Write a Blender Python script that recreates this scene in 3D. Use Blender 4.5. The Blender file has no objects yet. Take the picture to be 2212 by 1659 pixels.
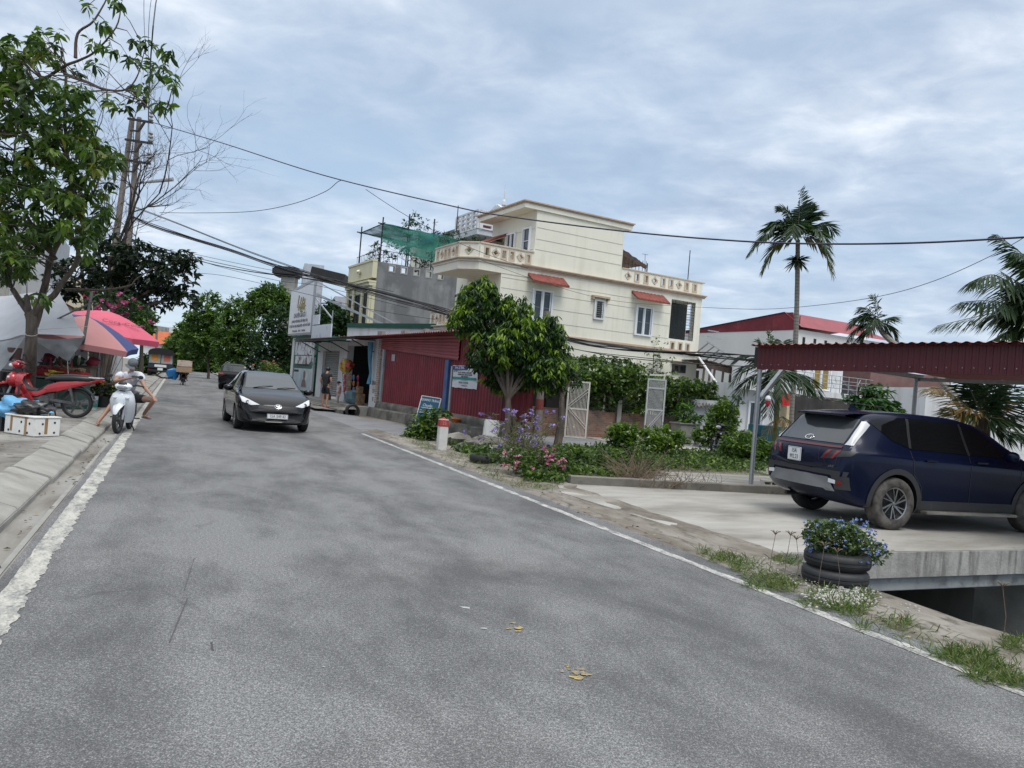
import bpy, bmesh, math, random
import numpy as np
from mathutils import Vector, Matrix, noise
from mathutils.bvhtree import BVHTree
random.seed(7); rng = np.random.default_rng(7)
sc = bpy.context.scene; COL = sc.collection
PI = math.pi; R = math.radians
# ---------------------------------------------------------------- camera and measured frames
FOC, ROLL, PITCH, HCAM = 1661.0, R(4.7), math.atan(9.5/1661), 1.55
def ray(u, v):
    x = (u-1106)/FOC; y = -(v-829.5)/FOC
    X = x*math.cos(ROLL)-y*math.sin(ROLL); Z = x*math.sin(ROLL)+y*math.cos(ROLL)
    return X, math.cos(PITCH)-Z*math.sin(PITCH), math.sin(PITCH)+Z*math.cos(PITCH)
def G(u, v, z=0.0):
    X, Y, Z = ray(u, v); t = (z-HCAM)/Z
    return Vector((X*t, Y*t, z))
def A(u, v, Y):
    a, b, c = ray(u, v); t = Y/b
    return Vector((a*t, Y, HCAM+c*t))
def PL(u, v, C, d):
    a, b, c = ray(u, v); det = -a*d[1]+b*d[0]
    t = (-C[0]*d[1]+C[1]*d[0])/det
    return Vector((a*t, b*t, HCAM+c*t))
RD = Vector((-0.40, 0.917, 0)); RN = Vector((0.917, 0.40, 0))      # main road: along, across
def ST(s, t, z=0.0): return RD*s+RN*t+Vector((0, 0, z))
HW = Vector((0.870, 0.493, 0)); HP = Vector((-0.493, 0.870, 0)); HC = Vector((9.52, 40, 0))
def WQ(s, q, z=0.0): return HC+HW*s+HP*q+Vector((0, 0, z))
AW = math.atan2(0.493, 0.870); AP = AW+PI/2; AD = math.atan2(0.917, -0.40)
CS = Vector((-1.455, 24.5, 0))
def SQ(q, o=0.0, z=0.0): return CS+HP*q+HW*o+Vector((0, 0, z))     # shop row: q along street, o back from front
cam = bpy.data.cameras.new("camera"); cam.sensor_width = 36; cam.lens = 36*FOC/2212
cam.clip_start = 0.05; cam.clip_end = 3000
co = bpy.data.objects.new("camera", cam); COL.objects.link(co); sc.camera = co
ax = Matrix(((1, 0, 0), (0, -math.sin(PITCH), -math.cos(PITCH)), (0, math.cos(PITCH), -math.sin(PITCH))))
rl = Matrix.Rotation(ROLL, 3, 'Z')
co.matrix_world = Matrix.Translation((0, 0, HCAM)) @ (ax @ rl).to_4x4()
# ---------------------------------------------------------------- materials
def newmat(name):
    m = bpy.data.materials.new(name); m.use_nodes = True
    return m, m.node_tree, m.node_tree.nodes['Principled BSDF']
def nd(t, typ, **k):
    n = t.nodes.new(typ)
    for a, b in k.items():
        if a.startswith('i_'):
            key = a[2:]; key = int(key) if key.isdigit() else key.replace('_', ' ')
            n.inputs[key].default_value = b
        else: setattr(n, a, b)
    return n
def c4(c): return (c[0], c[1], c[2], 1)
def noisef(t, scale, detail=5, rough=.55, stretch=(1, 1, 1), dist=0, rot=0):
    tc = nd(t, 'ShaderNodeTexCoord'); mp = nd(t, 'ShaderNodeMapping')
    mp.inputs['Scale'].default_value = stretch if not rot else tuple(1/x for x in stretch); mp.vector_type = 'TEXTURE' if rot else 'POINT'; mp.inputs['Rotation'].default_value = (0, 0, rot)
    t.links.new(tc.outputs['Object'], mp.inputs[0])
    n = nd(t, 'ShaderNodeTexNoise', i_Scale=scale, i_Detail=detail, i_Roughness=rough, i_Distortion=dist)
    t.links.new(mp.outputs[0], n.inputs['Vector']); return n.outputs['Fac']
def ramp(t, fac, stops):
    r = nd(t, 'ShaderNodeValToRGB'); e = r.color_ramp.elements
    while len(e) < len(stops): e.new(.5)
    for k, (p, c) in enumerate(stops):
        e[k].position = p; e[k].color = c4(c) if not isinstance(c, (int, float)) else (c, c, c, 1)
    t.links.new(fac, r.inputs[0]); return r.outputs[0]
def mixc(t, fac, a, b, typ='MIX'):
    m = nd(t, 'ShaderNodeMix', data_type='RGBA', blend_type=typ)
    for s, k in ((fac, 0), (a, 6), (b, 7)):
        if isinstance(s, (int, float)): m.inputs[k].default_value = s
        elif isinstance(s, tuple): m.inputs[k].default_value = c4(s)
        else: t.links.new(s, m.inputs[k])
    return m.outputs[2]
def bump(t, p, h, st=.3, dist=.02):
    b = nd(t, 'ShaderNodeBump', i_Strength=st, i_Distance=dist)
    t.links.new(h, b.inputs['Height']); t.links.new(b.outputs[0], p.inputs['Normal'])
_mc = {}
def mth(t, op, a, b=None, c=None):
    m = nd(t, 'ShaderNodeMath', operation=op)
    for k, s in enumerate((a, b, c)):
        if s is None: continue
        if isinstance(s, (int, float)): m.inputs[k].default_value = s
        else: t.links.new(s, m.inputs[k])
    return m.outputs[0]
def mk(name, col, rough=.6, metal=0, var=.25, scale=3, col2=None, stretch=(1, 1, 1), thr=(.35, .68), bmp=0, bscale=40, coat=0, spec=.5, dirt=None, dscale=1.2, dthr=(.5, .75), streak=None):
    if name in _mc: return _mc[name]
    m, t, p = newmat(name)
    col2 = col2 or tuple(x*(1-var) for x in col)
    o = ramp(t, noisef(t, scale, stretch=stretch), [(thr[0], col2), (thr[1], col)])
    if dirt: o = mixc(t, ramp(t, noisef(t, dscale, 8, .65), [(dthr[0], 0.), (dthr[1], 1.)]), o, dirt)
    if streak: o = mixc(t, ramp(t, mth(t, 'ADD', mth(t, 'MULTIPLY', noisef(t, 3.2, 6, .65, (1, 1, .07)), .6), mth(t, 'MULTIPLY', noisef(t, .5, 4, .6), .4)), [(.5, 0.), (.68, .8)]), o, streak)
    t.links.new(o, p.inputs['Base Color'])
    p.inputs['Roughness'].default_value = rough; p.inputs['Metallic'].default_value = metal
    p.inputs['Coat Weight'].default_value = coat; p.inputs['Coat Roughness'].default_value = .03
    p.inputs['Specular IOR Level'].default_value = spec
    if bmp: bump(t, p, noisef(t, bscale, 4), bmp)
    _mc[name] = m; return m
def leafmat(name, stops, rough=.45, trans=.3, spec=.4):
    m, t, p = newmat(name)
    a = nd(t, 'ShaderNodeAttribute', attribute_name='tint')
    o = ramp(t, a.outputs['Fac'], stops)
    t.links.new(o, p.inputs['Base Color']); p.inputs['Roughness'].default_value = rough
    p.inputs['Specular IOR Level'].default_value = spec
    tr = nd(t, 'ShaderNodeBsdfTranslucent'); br = mixc(t, 1., o, (1.0, 1.25, .55), 'MULTIPLY'); t.links.new(br, tr.inputs[0])
    ms = nd(t, 'ShaderNodeMixShader'); ms.inputs[0].default_value = trans
    t.links.new(p.outputs[0], ms.inputs[1]); t.links.new(tr.outputs[0], ms.inputs[2])
    t.links.new(ms.outputs[0], t.nodes['Material Output'].inputs[0]); return m
def glassmat(name, col, rough=.04, spec=.5):
    m, t, p = newmat(name)
    p.inputs['Base Color'].default_value = c4(col); p.inputs['Roughness'].default_value = rough
    p.inputs['Specular IOR Level'].default_value = spec; p.inputs['Coat Weight'].default_value = .0
    _mc[name] = m; return m
M_white = mk('white paint', (.72, .73, .74), .55, var=.1)
M_black = mk('black plastic', (.016, .016, .018), .5, var=.3)
M_rubber = mk('tyre rubber', (.02, .02, .021), .75, var=.3, scale=8)
M_dusty = mk('dusty tyre rubber', (.115, .104, .09), .85, col2=(.03, .028, .026), scale=9)
M_chrome = mk('chrome', (.75, .75, .76), .15, 1, var=.05)
M_alu = mk('machined alloy', (.36, .36, .36), .3, 1, var=.1)
M_steel = mk('galvanised steel', (.42, .44, .46), .42, .7, var=.2, scale=12)
M_glass = glassmat('dark tinted glass', (.006, .007, .008), .05, .3)
M_window = glassmat('window glass', (.035, .05, .062), .08)
M_lamp = glassmat('clear lamp lens', (.62, .64, .66), .1)
M_red = glassmat('red lamp lens', (.16, .012, .016), .15)
M_plate = mk('number plate white', (.7, .71, .71), .4, var=.06)
M_ink = mk('black ink', (.02, .02, .025), .6, var=.1)
M_skin = mk('skin', (.36, .2, .135), .5, var=.1)
M_hair = mk('black hair', (.012, .011, .011), .45, var=.3)
M_black_cloth = mk('black cloth', (.014, .014, .017), .85, var=.3, scale=14)
M_wood = mk('weathered wood', (.17, .13, .1), .8, var=.5, scale=5, stretch=(1, 1, .1))
M_conc = mk('weathered concrete', (.36, .35, .32), .85, col2=(.24, .235, .215), scale=1.6, bmp=.25, bscale=30, dirt=(.1, .098, .088), dscale=.9, dthr=(.55, .85))
M_bark = mk('bark', (.12, .095, .075), .9, col2=(.05, .04, .033), scale=14, stretch=(1, 1, .2), bmp=.6, bscale=30)
M_bark2 = mk('dark bark', (.055, .046, .04), .9, var=.5, scale=14, bmp=.5)
M_cable = mk('black cable', (.012, .012, .016), .55, var=.1)
M_bluecable = mk('dark blue cable', (.02, .02, .05), .5, var=.1)
# ---------------------------------------------------------------- mesh builder
def root_loc(o):
    v = Vector((0, 0, 0))
    while o: v += o.location; o = o.parent
    return v
class MB:
    def __init__(s): s.v = []; s.f = []; s.m = []
    def add(s, vs, fs, mi=0, X=None):
        b = len(s.v)
        s.v += [tuple(X @ Vector(p)) if X else tuple(p) for p in vs]
        s.f += [tuple(b+i for i in f) for f in fs]; s.m += [mi]*len(fs); return s
    def box(s, c, size, rz=0, mi=0, X=None, rot=None):
        a, b, h = size[0]/2, size[1]/2, size[2]/2
        vs = [Vector((x, y, z)) for z in (-h, h) for x, y in ((-a, -b), (a, -b), (a, b), (-a, b))]
        m = rot if rot else Matrix.Rotation(rz, 3, 'Z')
        vs = [Vector(c)+m @ p for p in vs]
        return s.add(vs, [(0, 3, 2, 1), (4, 5, 6, 7), (0, 1, 5, 4), (1, 2, 6, 5), (2, 3, 7, 6), (3, 0, 4, 7)], mi, X)
    def beam(s, p, q, w, h=None, mi=0, up=Vector((0, 0, 1))):
        p = Vector(p); q = Vector(q); h = h or w; d = (q-p); L = d.length; d.normalize()
        if abs(d.dot(up)) > .98: up = Vector((1, 0, 0))
        x = d.cross(up).normalized(); z = x.cross(d)
        rot = Matrix((x, d, z)).transposed()
        return s.box((p+q)/2, (w, L, h), mi=mi, rot=rot)
    def tube(s, pts, rad, n=6, mi=0, cap=True, X=None):
        pts = [Vector(p) for p in pts]
        if not hasattr(rad, '__len__'): rad = [rad]*len(pts)
        rings = []; up = Vector((.13, .21, 1)).normalized()
        prev = None
        for k, p in enumerate(pts):
            d = (pts[min(k+1, len(pts)-1)]-pts[max(k-1, 0)])
            d = d.normalized() if d.length > 1e-9 else Vector((0, 0, 1))
            if prev is None:
                x = d.cross(up)
                if x.length < .05: x = d.cross(Vector((1, 0, 0)))
            else: x = prev-d*prev.dot(d)
            x.normalize(); prev = x; y = d.cross(x)
            rings.append([p+(x*math.cos(2*PI*i/n)+y*math.sin(2*PI*i/n))*rad[k] for i in range(n)])
        vs = [v for r in rings for v in r]; fs = []
        for k in range(len(pts)-1):
            for i in range(n): fs.append((k*n+i, k*n+(i+1) % n, (k+1)*n+(i+1) % n, (k+1)*n+i))
        if cap: fs += [tuple(range(n-1, -1, -1)), tuple((len(pts)-1)*n+i for i in range(n))]
        return s.add(vs, fs, mi, X)
    def lathe(s, prof, n=24, mi=0, X=None, close=False):   # prof (r, z) about local Z
        vs = [(r*math.cos(2*PI*i/n), r*math.sin(2*PI*i/n), z) for r, z in prof for i in range(n)]; fs = []
        m = len(prof)
        for k in range(m if close else m-1):
            k2 = (k+1) % m
            for i in range(n): fs.append((k*n+i, k*n+(i+1) % n, k2*n+(i+1) % n, k2*n+i))
        return s.add(vs, fs, mi, X)
    def prism(s, poly, z0, z1, mi=0, X=None):
        n = len(poly); vs = [(p[0], p[1], z0) for p in poly]+[(p[0], p[1], z1) for p in poly]
        a = sum(poly[i][0]*poly[(i+1) % n][1]-poly[(i+1) % n][0]*poly[i][1] for i in range(n))
        fs = [tuple(range(n-1, -1, -1)), tuple(range(n, 2*n))]+[(i, (i+1) % n, n+(i+1) % n, n+i) for i in range(n)]
        if a < 0: fs = [tuple(reversed(f)) for f in fs]
        return s.add(vs, fs, mi, X)
    def ball(s, c, r, n=8, mi=0, jit=0, X=None):
        r = r if hasattr(r, '__len__') else (r, r, r); m = n//2+1; vs = []; fs = []
        for k in range(m+1):
            th = PI*k/m
            for i in range(n):
                ph = 2*PI*i/n; v = Vector((math.sin(th)*math.cos(ph), math.sin(th)*math.sin(ph), math.cos(th)))
                q = 1+(jit*noise.noise(v*2.3+Vector(c)*3.1) if jit else 0)
                vs.append((c[0]+r[0]*v.x*q, c[1]+r[1]*v.y*q, c[2]+r[2]*v.z*q))
        for k in range(m):
            for i in range(n): fs.append((k*n+i, (k+1)*n+i, (k+1)*n+(i+1) % n, k*n+(i+1) % n))
        return s.add(vs, fs, mi, X)
    def grid(s, P, mi=0, flip=False):
        nr, nc = len(P), len(P[0]); vs = [p for r in P for p in r]
        fs = [(i*nc+j, i*nc+j+1, (i+1)*nc+j+1, (i+1)*nc+j) for i in range(nr-1) for j in range(nc-1)]
        if flip: fs = [tuple(reversed(f)) for f in fs]
        return s.add(vs, fs, mi)
    def build(s, name, mat, parent=None, world=False, smooth=True, bev=0, loc=None, ang=.6):
        me = bpy.data.meshes.new(name)
        off = root_loc(parent) if (world and parent) else Vector((0, 0, 0))
        me.from_pydata([tuple(Vector(v)-off) for v in s.v] if off.length else s.v, [], s.f)
        for x in (mat if isinstance(mat, (list, tuple)) else [mat]): me.materials.append(x)
        if len(set(s.m)) > 1: me.polygons.foreach_set('material_index', s.m)
        me.validate()
        if bev:
            bm = bmesh.new(); bm.from_mesh(me)
            bmesh.ops.remove_doubles(bm, verts=bm.verts, dist=1e-5)
            es = [e for e in bm.edges if len(e.link_faces) == 2 and e.calc_face_angle(0) > .6]
            try: bmesh.ops.bevel(bm, geom=es, offset=bev, segments=2, affect='EDGES', clamp_overlap=True)
            except Exception: pass
            bm.to_mesh(me); bm.free()
        if smooth:
            me.polygons.foreach_set('use_smooth', [True]*len(me.polygons)); me.set_sharp_from_angle(angle=ang)
        me.update()
        o = bpy.data.objects.new(name, me); COL.objects.link(o); o.parent = parent
        if loc is not None and not (world and parent): o.location = loc
        return o
def tag(o, label, cat, group=None, kind=None):
    o['label'] = label; o['category'] = cat
    if group: o['group'] = group
    if kind: o['kind'] = kind
    return o
def thing(name, label, cat, loc=(0, 0, 0), rz=0, group=None):
    o = bpy.data.objects.new(name, None); COL.objects.link(o); o.location = loc; o.rotation_euler = (0, 0, rz); o.empty_display_size = .2
    return tag(o, label, cat, group)
def struct(o): o['kind'] = 'structure'; return o
def stuff(o, label=None, cat=None):
    o['kind'] = 'stuff'
    if label: o['label'] = label
    if cat: o['category'] = cat
    return o
def dup(o, loc=None, rz=None, label=None):
    def rec(x, par):
        c = x.copy(); COL.objects.link(c); c.parent = par
        for ch in list(x.children): rec(ch, c)
        return c
    c = rec(o, o.parent)
    if loc is not None: c.location = loc
    if rz is not None: c.rotation_euler = (0, 0, rz)
    if label: c['label'] = label
    return c
def text_into(mb, txt, size, X, mi=0, align='CENTER', ext=.002, sx=1.0, shear=0):
    cu = bpy.data.curves.new('t', 'FONT'); cu.body = txt; cu.size = size; cu.align_x = align; cu.align_y = 'CENTER'; cu.extrude = ext; cu.resolution_u = 2; cu.shear = shear
    o = bpy.data.objects.new('t', cu); COL.objects.link(o)
    dg = bpy.context.evaluated_depsgraph_get(); me = bpy.data.meshes.new_from_object(o.evaluated_get(dg), depsgraph=dg)
    mb.add([(v.co.x*sx, v.co.y, v.co.z) for v in me.vertices], [tuple(p.vertices) for p in me.polygons], mi, X)
    bpy.data.objects.remove(o); bpy.data.curves.remove(cu); bpy.data.meshes.remove(me)
def frame(o, xd, yd):          # 4x4: local x along xd, local y along yd, at o
    xd = Vector(xd).normalized(); yd = Vector(yd).normalized(); zd = xd.cross(yd).normalized(); yd = zd.cross(xd)
    m = Matrix((xd, yd, zd)).transposed().to_4x4(); m.translation = Vector(o); return m
UPZ = Vector((0, 0, 1))
def leaves(name, pos, dirs, nrm, L, Wd, tint, mat, parent=None, segs=1, droop=0.0, fold=.25):
    """one mesh of leaf blades: arrays of base, direction, normal"""
    pos = np.asarray(pos, float); n = len(pos); d = np.asarray(dirs, float); d /= np.linalg.norm(d, axis=1)[:, None]+1e-9
    nn = np.asarray(nrm, float); side = np.cross(d, nn); side /= np.linalg.norm(side, axis=1)[:, None]+1e-9; up = np.cross(side, d)
    L = np.broadcast_to(np.asarray(L, float), (n,))[:, None]; Wd = np.broadcast_to(np.asarray(Wd, float), (n,))[:, None]
    gz = np.array([0, 0, -1.0])
    if segs == 1:
        mid = pos+d*L*.45-up*Wd*fold*0; V = np.stack([pos, mid+side*Wd*.5+up*Wd*fold, pos+d*L+gz*L*droop, mid-side*Wd*.5+up*Wd*fold], 1)
        F = np.array([[0, 1, 2], [0, 2, 3]]); k = 4
    else:
        m1 = pos+d*L*.33+gz*L*droop*.12; m2 = pos+d*L*.68+gz*L*droop*.5; tip = pos+d*L+gz*L*droop
        V = np.stack([pos, m1+side*Wd*.42+up*Wd*fold, m1, m1-side*Wd*.42+up*Wd*fold, m2+side*Wd*.46+up*Wd*fold, m2, m2-side*Wd*.46+up*Wd*fold, tip], 1)
        F = np.array([[0, 1, 2], [0, 2, 3], [1, 4, 5], [1, 5, 2], [2, 5, 6], [2, 6, 3], [4, 7, 5], [5, 7, 6]]); k = 8
    V = V.reshape(-1, 3)
    if parent is not None: V = V-np.array(root_loc(parent))
    FF = (F[None]+(np.arange(n)*k)[:, None, None]).reshape(-1, 3)
    me = bpy.data.meshes.new(name); me.vertices.add(len(V)); me.vertices.foreach_set('co', V.ravel())
    me.loops.add(FF.size); me.loops.foreach_set('vertex_index', FF.ravel().astype(np.int32))
    me.polygons.add(len(FF)); me.polygons.foreach_set('loop_start', np.arange(0, FF.size, 3, dtype=np.int32)); me.polygons.foreach_set('loop_total', np.full(len(FF), 3, np.int32))
    me.update(calc_edges=True)
    at = me.attributes.new('tint', 'FLOAT', 'POINT'); at.data.foreach_set('value', np.repeat(np.broadcast_to(np.asarray(tint, float), (n,)), k).astype(np.float32))
    me.materials.append(mat)
    o = bpy.data.objects.new(name, me); COL.objects.link(o); o.parent = parent; return o
def rdir(n, zb=0.0):
    v = rng.normal(size=(n, 3)); v[:, 2] += zb; return v/np.linalg.norm(v, axis=1)[:, None]
def clusters(centres, per, L, spread=.1, zdrop=-.3, tintc=None, tj=.12, wr=.35):
    """rosettes of leaves around centres: returns pos, dir, nrm, L, W, tint"""
    C = np.repeat(np.asarray(centres, float), per, 0); n = len(C)
    d = rdir(n); d[:, 2] = d[:, 2]*.6+zdrop; d /= np.linalg.norm(d, axis=1)[:, None]
    nr = rdir(n, 1.6); LL = L*rng.uniform(.65, 1.15, n)
    t0 = np.repeat(tintc if tintc is not None else rng.uniform(.2, .8, len(centres)), per)
    return C+rdir(n)*spread*rng.uniform(.1, 1, n)[:, None], d, nr, LL, LL*wr*rng.uniform(.8, 1.2, n), np.clip(t0+rng.normal(0, tj, n), 0, 1)
# ================================================================ sky and light
SUN_EL, SUN_AZ = R(62), R(150)
wd = bpy.data.worlds.new("World"); sc.world = wd; wd.use_nodes = True; t = wd.node_tree
sky = nd(t, 'ShaderNodeTexSky', sky_type='NISHITA', sun_disc=False, sun_elevation=SUN_EL, sun_rotation=SUN_AZ, air_density=1.0, dust_density=2.0, ozone_density=1.5)
tc = nd(t, 'ShaderNodeTexCoord'); sx = nd(t, 'ShaderNodeSeparateXYZ'); t.links.new(tc.outputs['Generated'], sx.inputs[0])
zc = mth(t, 'MAXIMUM', sx.outputs[2], 0.0); den = mth(t, 'ADD', zc, .16)
cx = nd(t, 'ShaderNodeCombineXYZ'); t.links.new(mth(t, 'DIVIDE', sx.outputs[0], den), cx.inputs[0]); t.links.new(mth(t, 'DIVIDE', sx.outputs[1], den), cx.inputs[1])
def wn(scale, detail, rough, dist, st, rot):
    mp = nd(t, 'ShaderNodeMapping'); mp.inputs['Scale'].default_value = st; mp.inputs['Rotation'].default_value = (0, 0, rot)
    t.links.new(cx.outputs[0], mp.inputs[0])
    n = nd(t, 'ShaderNodeTexNoise', i_Scale=scale, i_Detail=detail, i_Roughness=rough, i_Distortion=dist); t.links.new(mp.outputs[0], n.inputs['Vector']); return n.outputs['Fac']
cover = ramp(t, mth(t, 'ADD', mth(t, 'MULTIPLY', wn(.8, 4, .5, .2, (1, 1, 1), .4), .8), mth(t, 'MULTIPLY', wn(3.2, 5, .55, .2, (1, 1.2, 1), .7), .2)), [(.34, 0.), (.60, 1.)])
lum = ramp(t, mth(t, 'ADD', mth(t, 'MULTIPLY', wn(1.15, 4, .5, .2, (1, 1.1, 1), 2.1), .58), mth(t, 'MULTIPLY', wn(5.2, 8, .58, .3, (1, 1.2, 1), .6), .44)), [(.35, (2.9, 3.7, 5.0)), (.46, (3.8, 4.6, 5.85)), (.55, (5.0, 5.7, 6.75)), (.67, (7.3, 7.75, 8.4))])
gap = mixc(t, .6, sky.outputs[0], (4.3, 5.6, 7.1))
cl = mixc(t, cover, gap, lum)
hz = ramp(t, zc, [(0.0, 1.), (.14, 0.)])
cl = mixc(t, mth(t, 'MULTIPLY', hz, .7), cl, (6.0, 7.1, 7.9)); cl = mixc(t, ramp(t, zc, [(.42, 0.), (.75, .9)]), cl, (6.3, 6.5, 6.7))
bm_ = nd(t, 'ShaderNodeVectorMath', operation='SCALE'); t.links.new(cl, bm_.inputs[0])
t.links.new(mth(t, 'ADD', 1.0, mth(t, 'MULTIPLY', mth(t, 'MAXIMUM', mth(t, 'SUBTRACT', zc, .45), 0.0), 1.9)), bm_.inputs['Scale'])
bg = t.nodes['Background']; t.links.new(bm_.outputs[0], bg.inputs['Color']); bg.inputs['Strength'].default_value = .1
sl = bpy.data.lights.new("sun", 'SUN'); sl.energy = 1.5; sl.angle = R(28); sl.color = (1, .965, .91)
so = bpy.data.objects.new("sun", sl); COL.objects.link(so)
sv = Vector((math.sin(SUN_AZ)*math.cos(SUN_EL), math.cos(SUN_AZ)*math.cos(SUN_EL), math.sin(SUN_EL)))
so.rotation_euler = sv.to_track_quat('Z', 'Y').to_euler(); so.location = sv*60
sc.view_settings.view_transform = 'Standard'; sc.view_settings.look = 'None'; sc.view_settings.exposure = 0.42; sc.view_settings.gamma = 1.0
# ================================================================ ground, road, pavements
def stgrid(s0, s1, t0, t1, ns, nt_, z=0.0, jit=0.0, zj=0.0):
    P = []
    for i in range(ns+1):
        r_ = []
        for j in range(nt_+1):
            p = ST(s0+(s1-s0)*i/ns, t0+(t1-t0)*j/nt_, z)
            if zj: p.z += zj*noise.noise(p*1.7)+zj*.5*noise.noise(p*5)
            r_.append(p)
        P.append(r_)
    return P
m, t, p = newmat('earth'); o = ramp(t, noisef(t, .35, 8, .6), [(.35, (.13, .115, .09)), (.5, (.2, .18, .15)), (.65, (.27, .25, .22))])
o = mixc(t, ramp(t, noisef(t, 2.2, 6, .7), [(.45, 0.), (.7, .6)]), o, (.06, .075, .03)); t.links.new(o, p.inputs[0]); p.inputs['Roughness'].default_value = .95; bump(t, p, noisef(t, 18, 6), .5); M_earth = m
mb = MB()
H0s, H1s, H0t, H1t = -9, 10.5, 5.85, 15
for a, b, c, d_ in ((-300, H0s, -700, 700), (H1s, 900, -700, 700), (H0s, H1s, -700, H0t), (H0s, H1s, H1t, 700)):
    q = [ST(a, c), ST(a, d_), ST(b, d_), ST(b, c)]
    mb.add([(v.x, v.y, -.035) for v in q], [(0, 1, 2, 3)])
mb.f = [tuple(reversed(f)) if (Vector(mb.v[f[1]])-Vector(mb.v[f[0]])).cross(Vector(mb.v[f[2]])-Vector(mb.v[f[0]])).z < 0 else f for f in mb.f]
struct(mb.build('ground', M_earth))
# asphalt
m, t, p = newmat('worn asphalt')
big = noisef(t, .45, 5, .6, (.45, 1, 1), .6, AD); mid = noisef(t, 1.35, 10, .74, (.6, 1, 1), .25, AD); trk = noisef(t, 1.1, 3, .5, (.03, 1, 1), 0, AD)
fine = noisef(t, 120, 2, .8); fine2 = noisef(t, 45, 2, .7)
lay = mth(t, 'ADD', mth(t, 'MULTIPLY', mid, .5), mth(t, 'ADD', mth(t, 'MULTIPLY', trk, .2), mth(t, 'MULTIPLY', big, .3)))
patch = ramp(t, lay, [(.41, 0.), (.47, .5), (.56, 1.)])          # 0 where bitumen covers the stones
spd = mth(t, 'ADD', mth(t, 'ADD', mth(t, 'MULTIPLY', fine, .7), mth(t, 'MULTIPLY', fine2, .3)), mth(t, 'MULTIPLY', mth(t, 'SUBTRACT', patch, .66), .115))
base = ramp(t, spd, [(.36, (.066, .066, .067)), (.45, (.092, .092, .093)), (.52, (.136, .136, .136)), (.59, (.245, .245, .242)), (.67, (.36, .36, .355))])
base = mixc(t, ramp(t, noisef(t, .4, 4, .5, (1, 1, 1), 0, 1.0), [(.5, 0.), (.75, .35)]), base, mixc(t, 1., base, (1.08, .97, .96), 'MULTIPLY'))
vo = nd(t, 'ShaderNodeTexVoronoi', feature='DISTANCE_TO_EDGE', i_Scale=.42); tcv = nd(t, 'ShaderNodeTexCoord'); nv = nd(t, 'ShaderNodeTexNoise', i_Scale=2.0, i_Detail=6); t.links.new(tcv.outputs['Object'], nv.inputs[0]); vm = nd(t, 'ShaderNodeMix', data_type='VECTOR'); vm.inputs[0].default_value = .35; t.links.new(tcv.outputs['Object'], vm.inputs[4]); t.links.new(nv.outputs['Color'], vm.inputs[5]); t.links.new(vm.outputs[1], vo.inputs['Vector'])
crk = mth(t, 'MULTIPLY', ramp(t, vo.outputs['Distance'], [(.002, 1.), (.007, 0.)]), ramp(t, noisef(t, .5, 3), [(.56, 0.), (.64, .45)])); base = mixc(t, crk, base, (.05, .05, .052))
t.links.new(base, p.inputs[0]); p.inputs['Roughness'].default_value = .85; p.inputs['Specular IOR Level'].default_value = .3; bump(t, p, fine, .35, .01); M_asph = m
mb = MB(); mb.grid(stgrid(-12, 190, -.97, 5.0, 40, 4, 0.0), flip=True); struct(mb.build('road', M_asph))
M_lane = mk('lane asphalt', (.21, .213, .222), .85, col2=(.15, .152, .16), scale=1.3, bmp=.3, bscale=60)
mb = MB()
near = [(-4.6, 20.6), (-3.3, 21.2), (-1.75, 22.1), (-.8, 22.0), (1.45, 21.85), (4.5, 24.2), (6, 25.2), (10, 27.4), (24, 35)]
far = [(-9, 33.5), (-6.0, 29.6), (-4.4, 27.4), (-2.2, 24.6), (-.2, 25.2), (3.1, 28.35), (6.0, 29.7), (10, 32), (24, 40)]
mb.grid([[(a[0], a[1], -.006), ((a[0]+b[0])/2, (a[1]+b[1])/2, -.004), (b[0], b[1], -.006)] for a, b in zip(near, far)], flip=True)
struct(mb.build('side_lane', M_lane))
# worn paint
def paint(name, col, thr=(.4, .55), sc_=7):
    m, t, p = newmat(name)
    n = mth(t, 'ADD', mth(t, 'MULTIPLY', noisef(t, sc_, 6, .7, (.5, 1, 1), 0, AD), .6), mth(t, 'MULTIPLY', noisef(t, 55, 3, .7), .4))
    t.links.new(mixc(t, ramp(t, n, [(thr[0], 0.), (thr[1], 1.)]), (.15, .15, .15), col), p.inputs[0]); p.inputs['Roughness'].default_value = .75; return m
M_paint = paint('worn white paint', (.47, .455, .40), (.40, .56)); M_paint2 = paint('worn white edge paint', (.47, .46, .43), (.43, .56)); M_yel = paint('worn yellow paint', (.42, .31, .1), (.42, .55))
def ragged(t0, t1, s0, s1, ra, rb, step=.07, z=.004, gaps=0):
    mb = MB(); s = s0; rows = []
    while s < s1:
        st_ = step*max(1, s/9)
        rows.append([ST(s, t0+ra*noise.noise(Vector((s*5, t0, 1))), z), ST(s, t1+rb*(1.2*noise.noise(Vector((s*2.3, t1, 2)))+1.1*noise.noise(Vector((s*9, t1, 3)))+.8*noise.noise(Vector((s*28, t1, 4)))), z)]); s += st_*random.uniform(.6, 1.4)
    mb.grid(rows, flip=True); return mb
struct(ragged(-.9, -.735, -2, 70, .012, .028, step=.03).build('white_edge_line', M_paint))
struct(ragged(4.66, 4.77, -2, 20.7, .015, .02, step=.03).build('white_edge_line', M_paint2))
mb = MB()
for i in range(26):
    a, b = near[2+i//9], near[3+i//9]; k = (i % 9)/9
for a, b in zip(near[1:4], near[2:5]):
    A_, B_ = Vector((a[0], a[1], .004)), Vector((b[0], b[1], .004)); o_ = Vector((0, .12, 0)); mb.grid([[A_, A_+o_], [B_, B_+o_]], flip=True)
struct(mb.build('lane_edge_line', M_paint2))
mb = MB()
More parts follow.
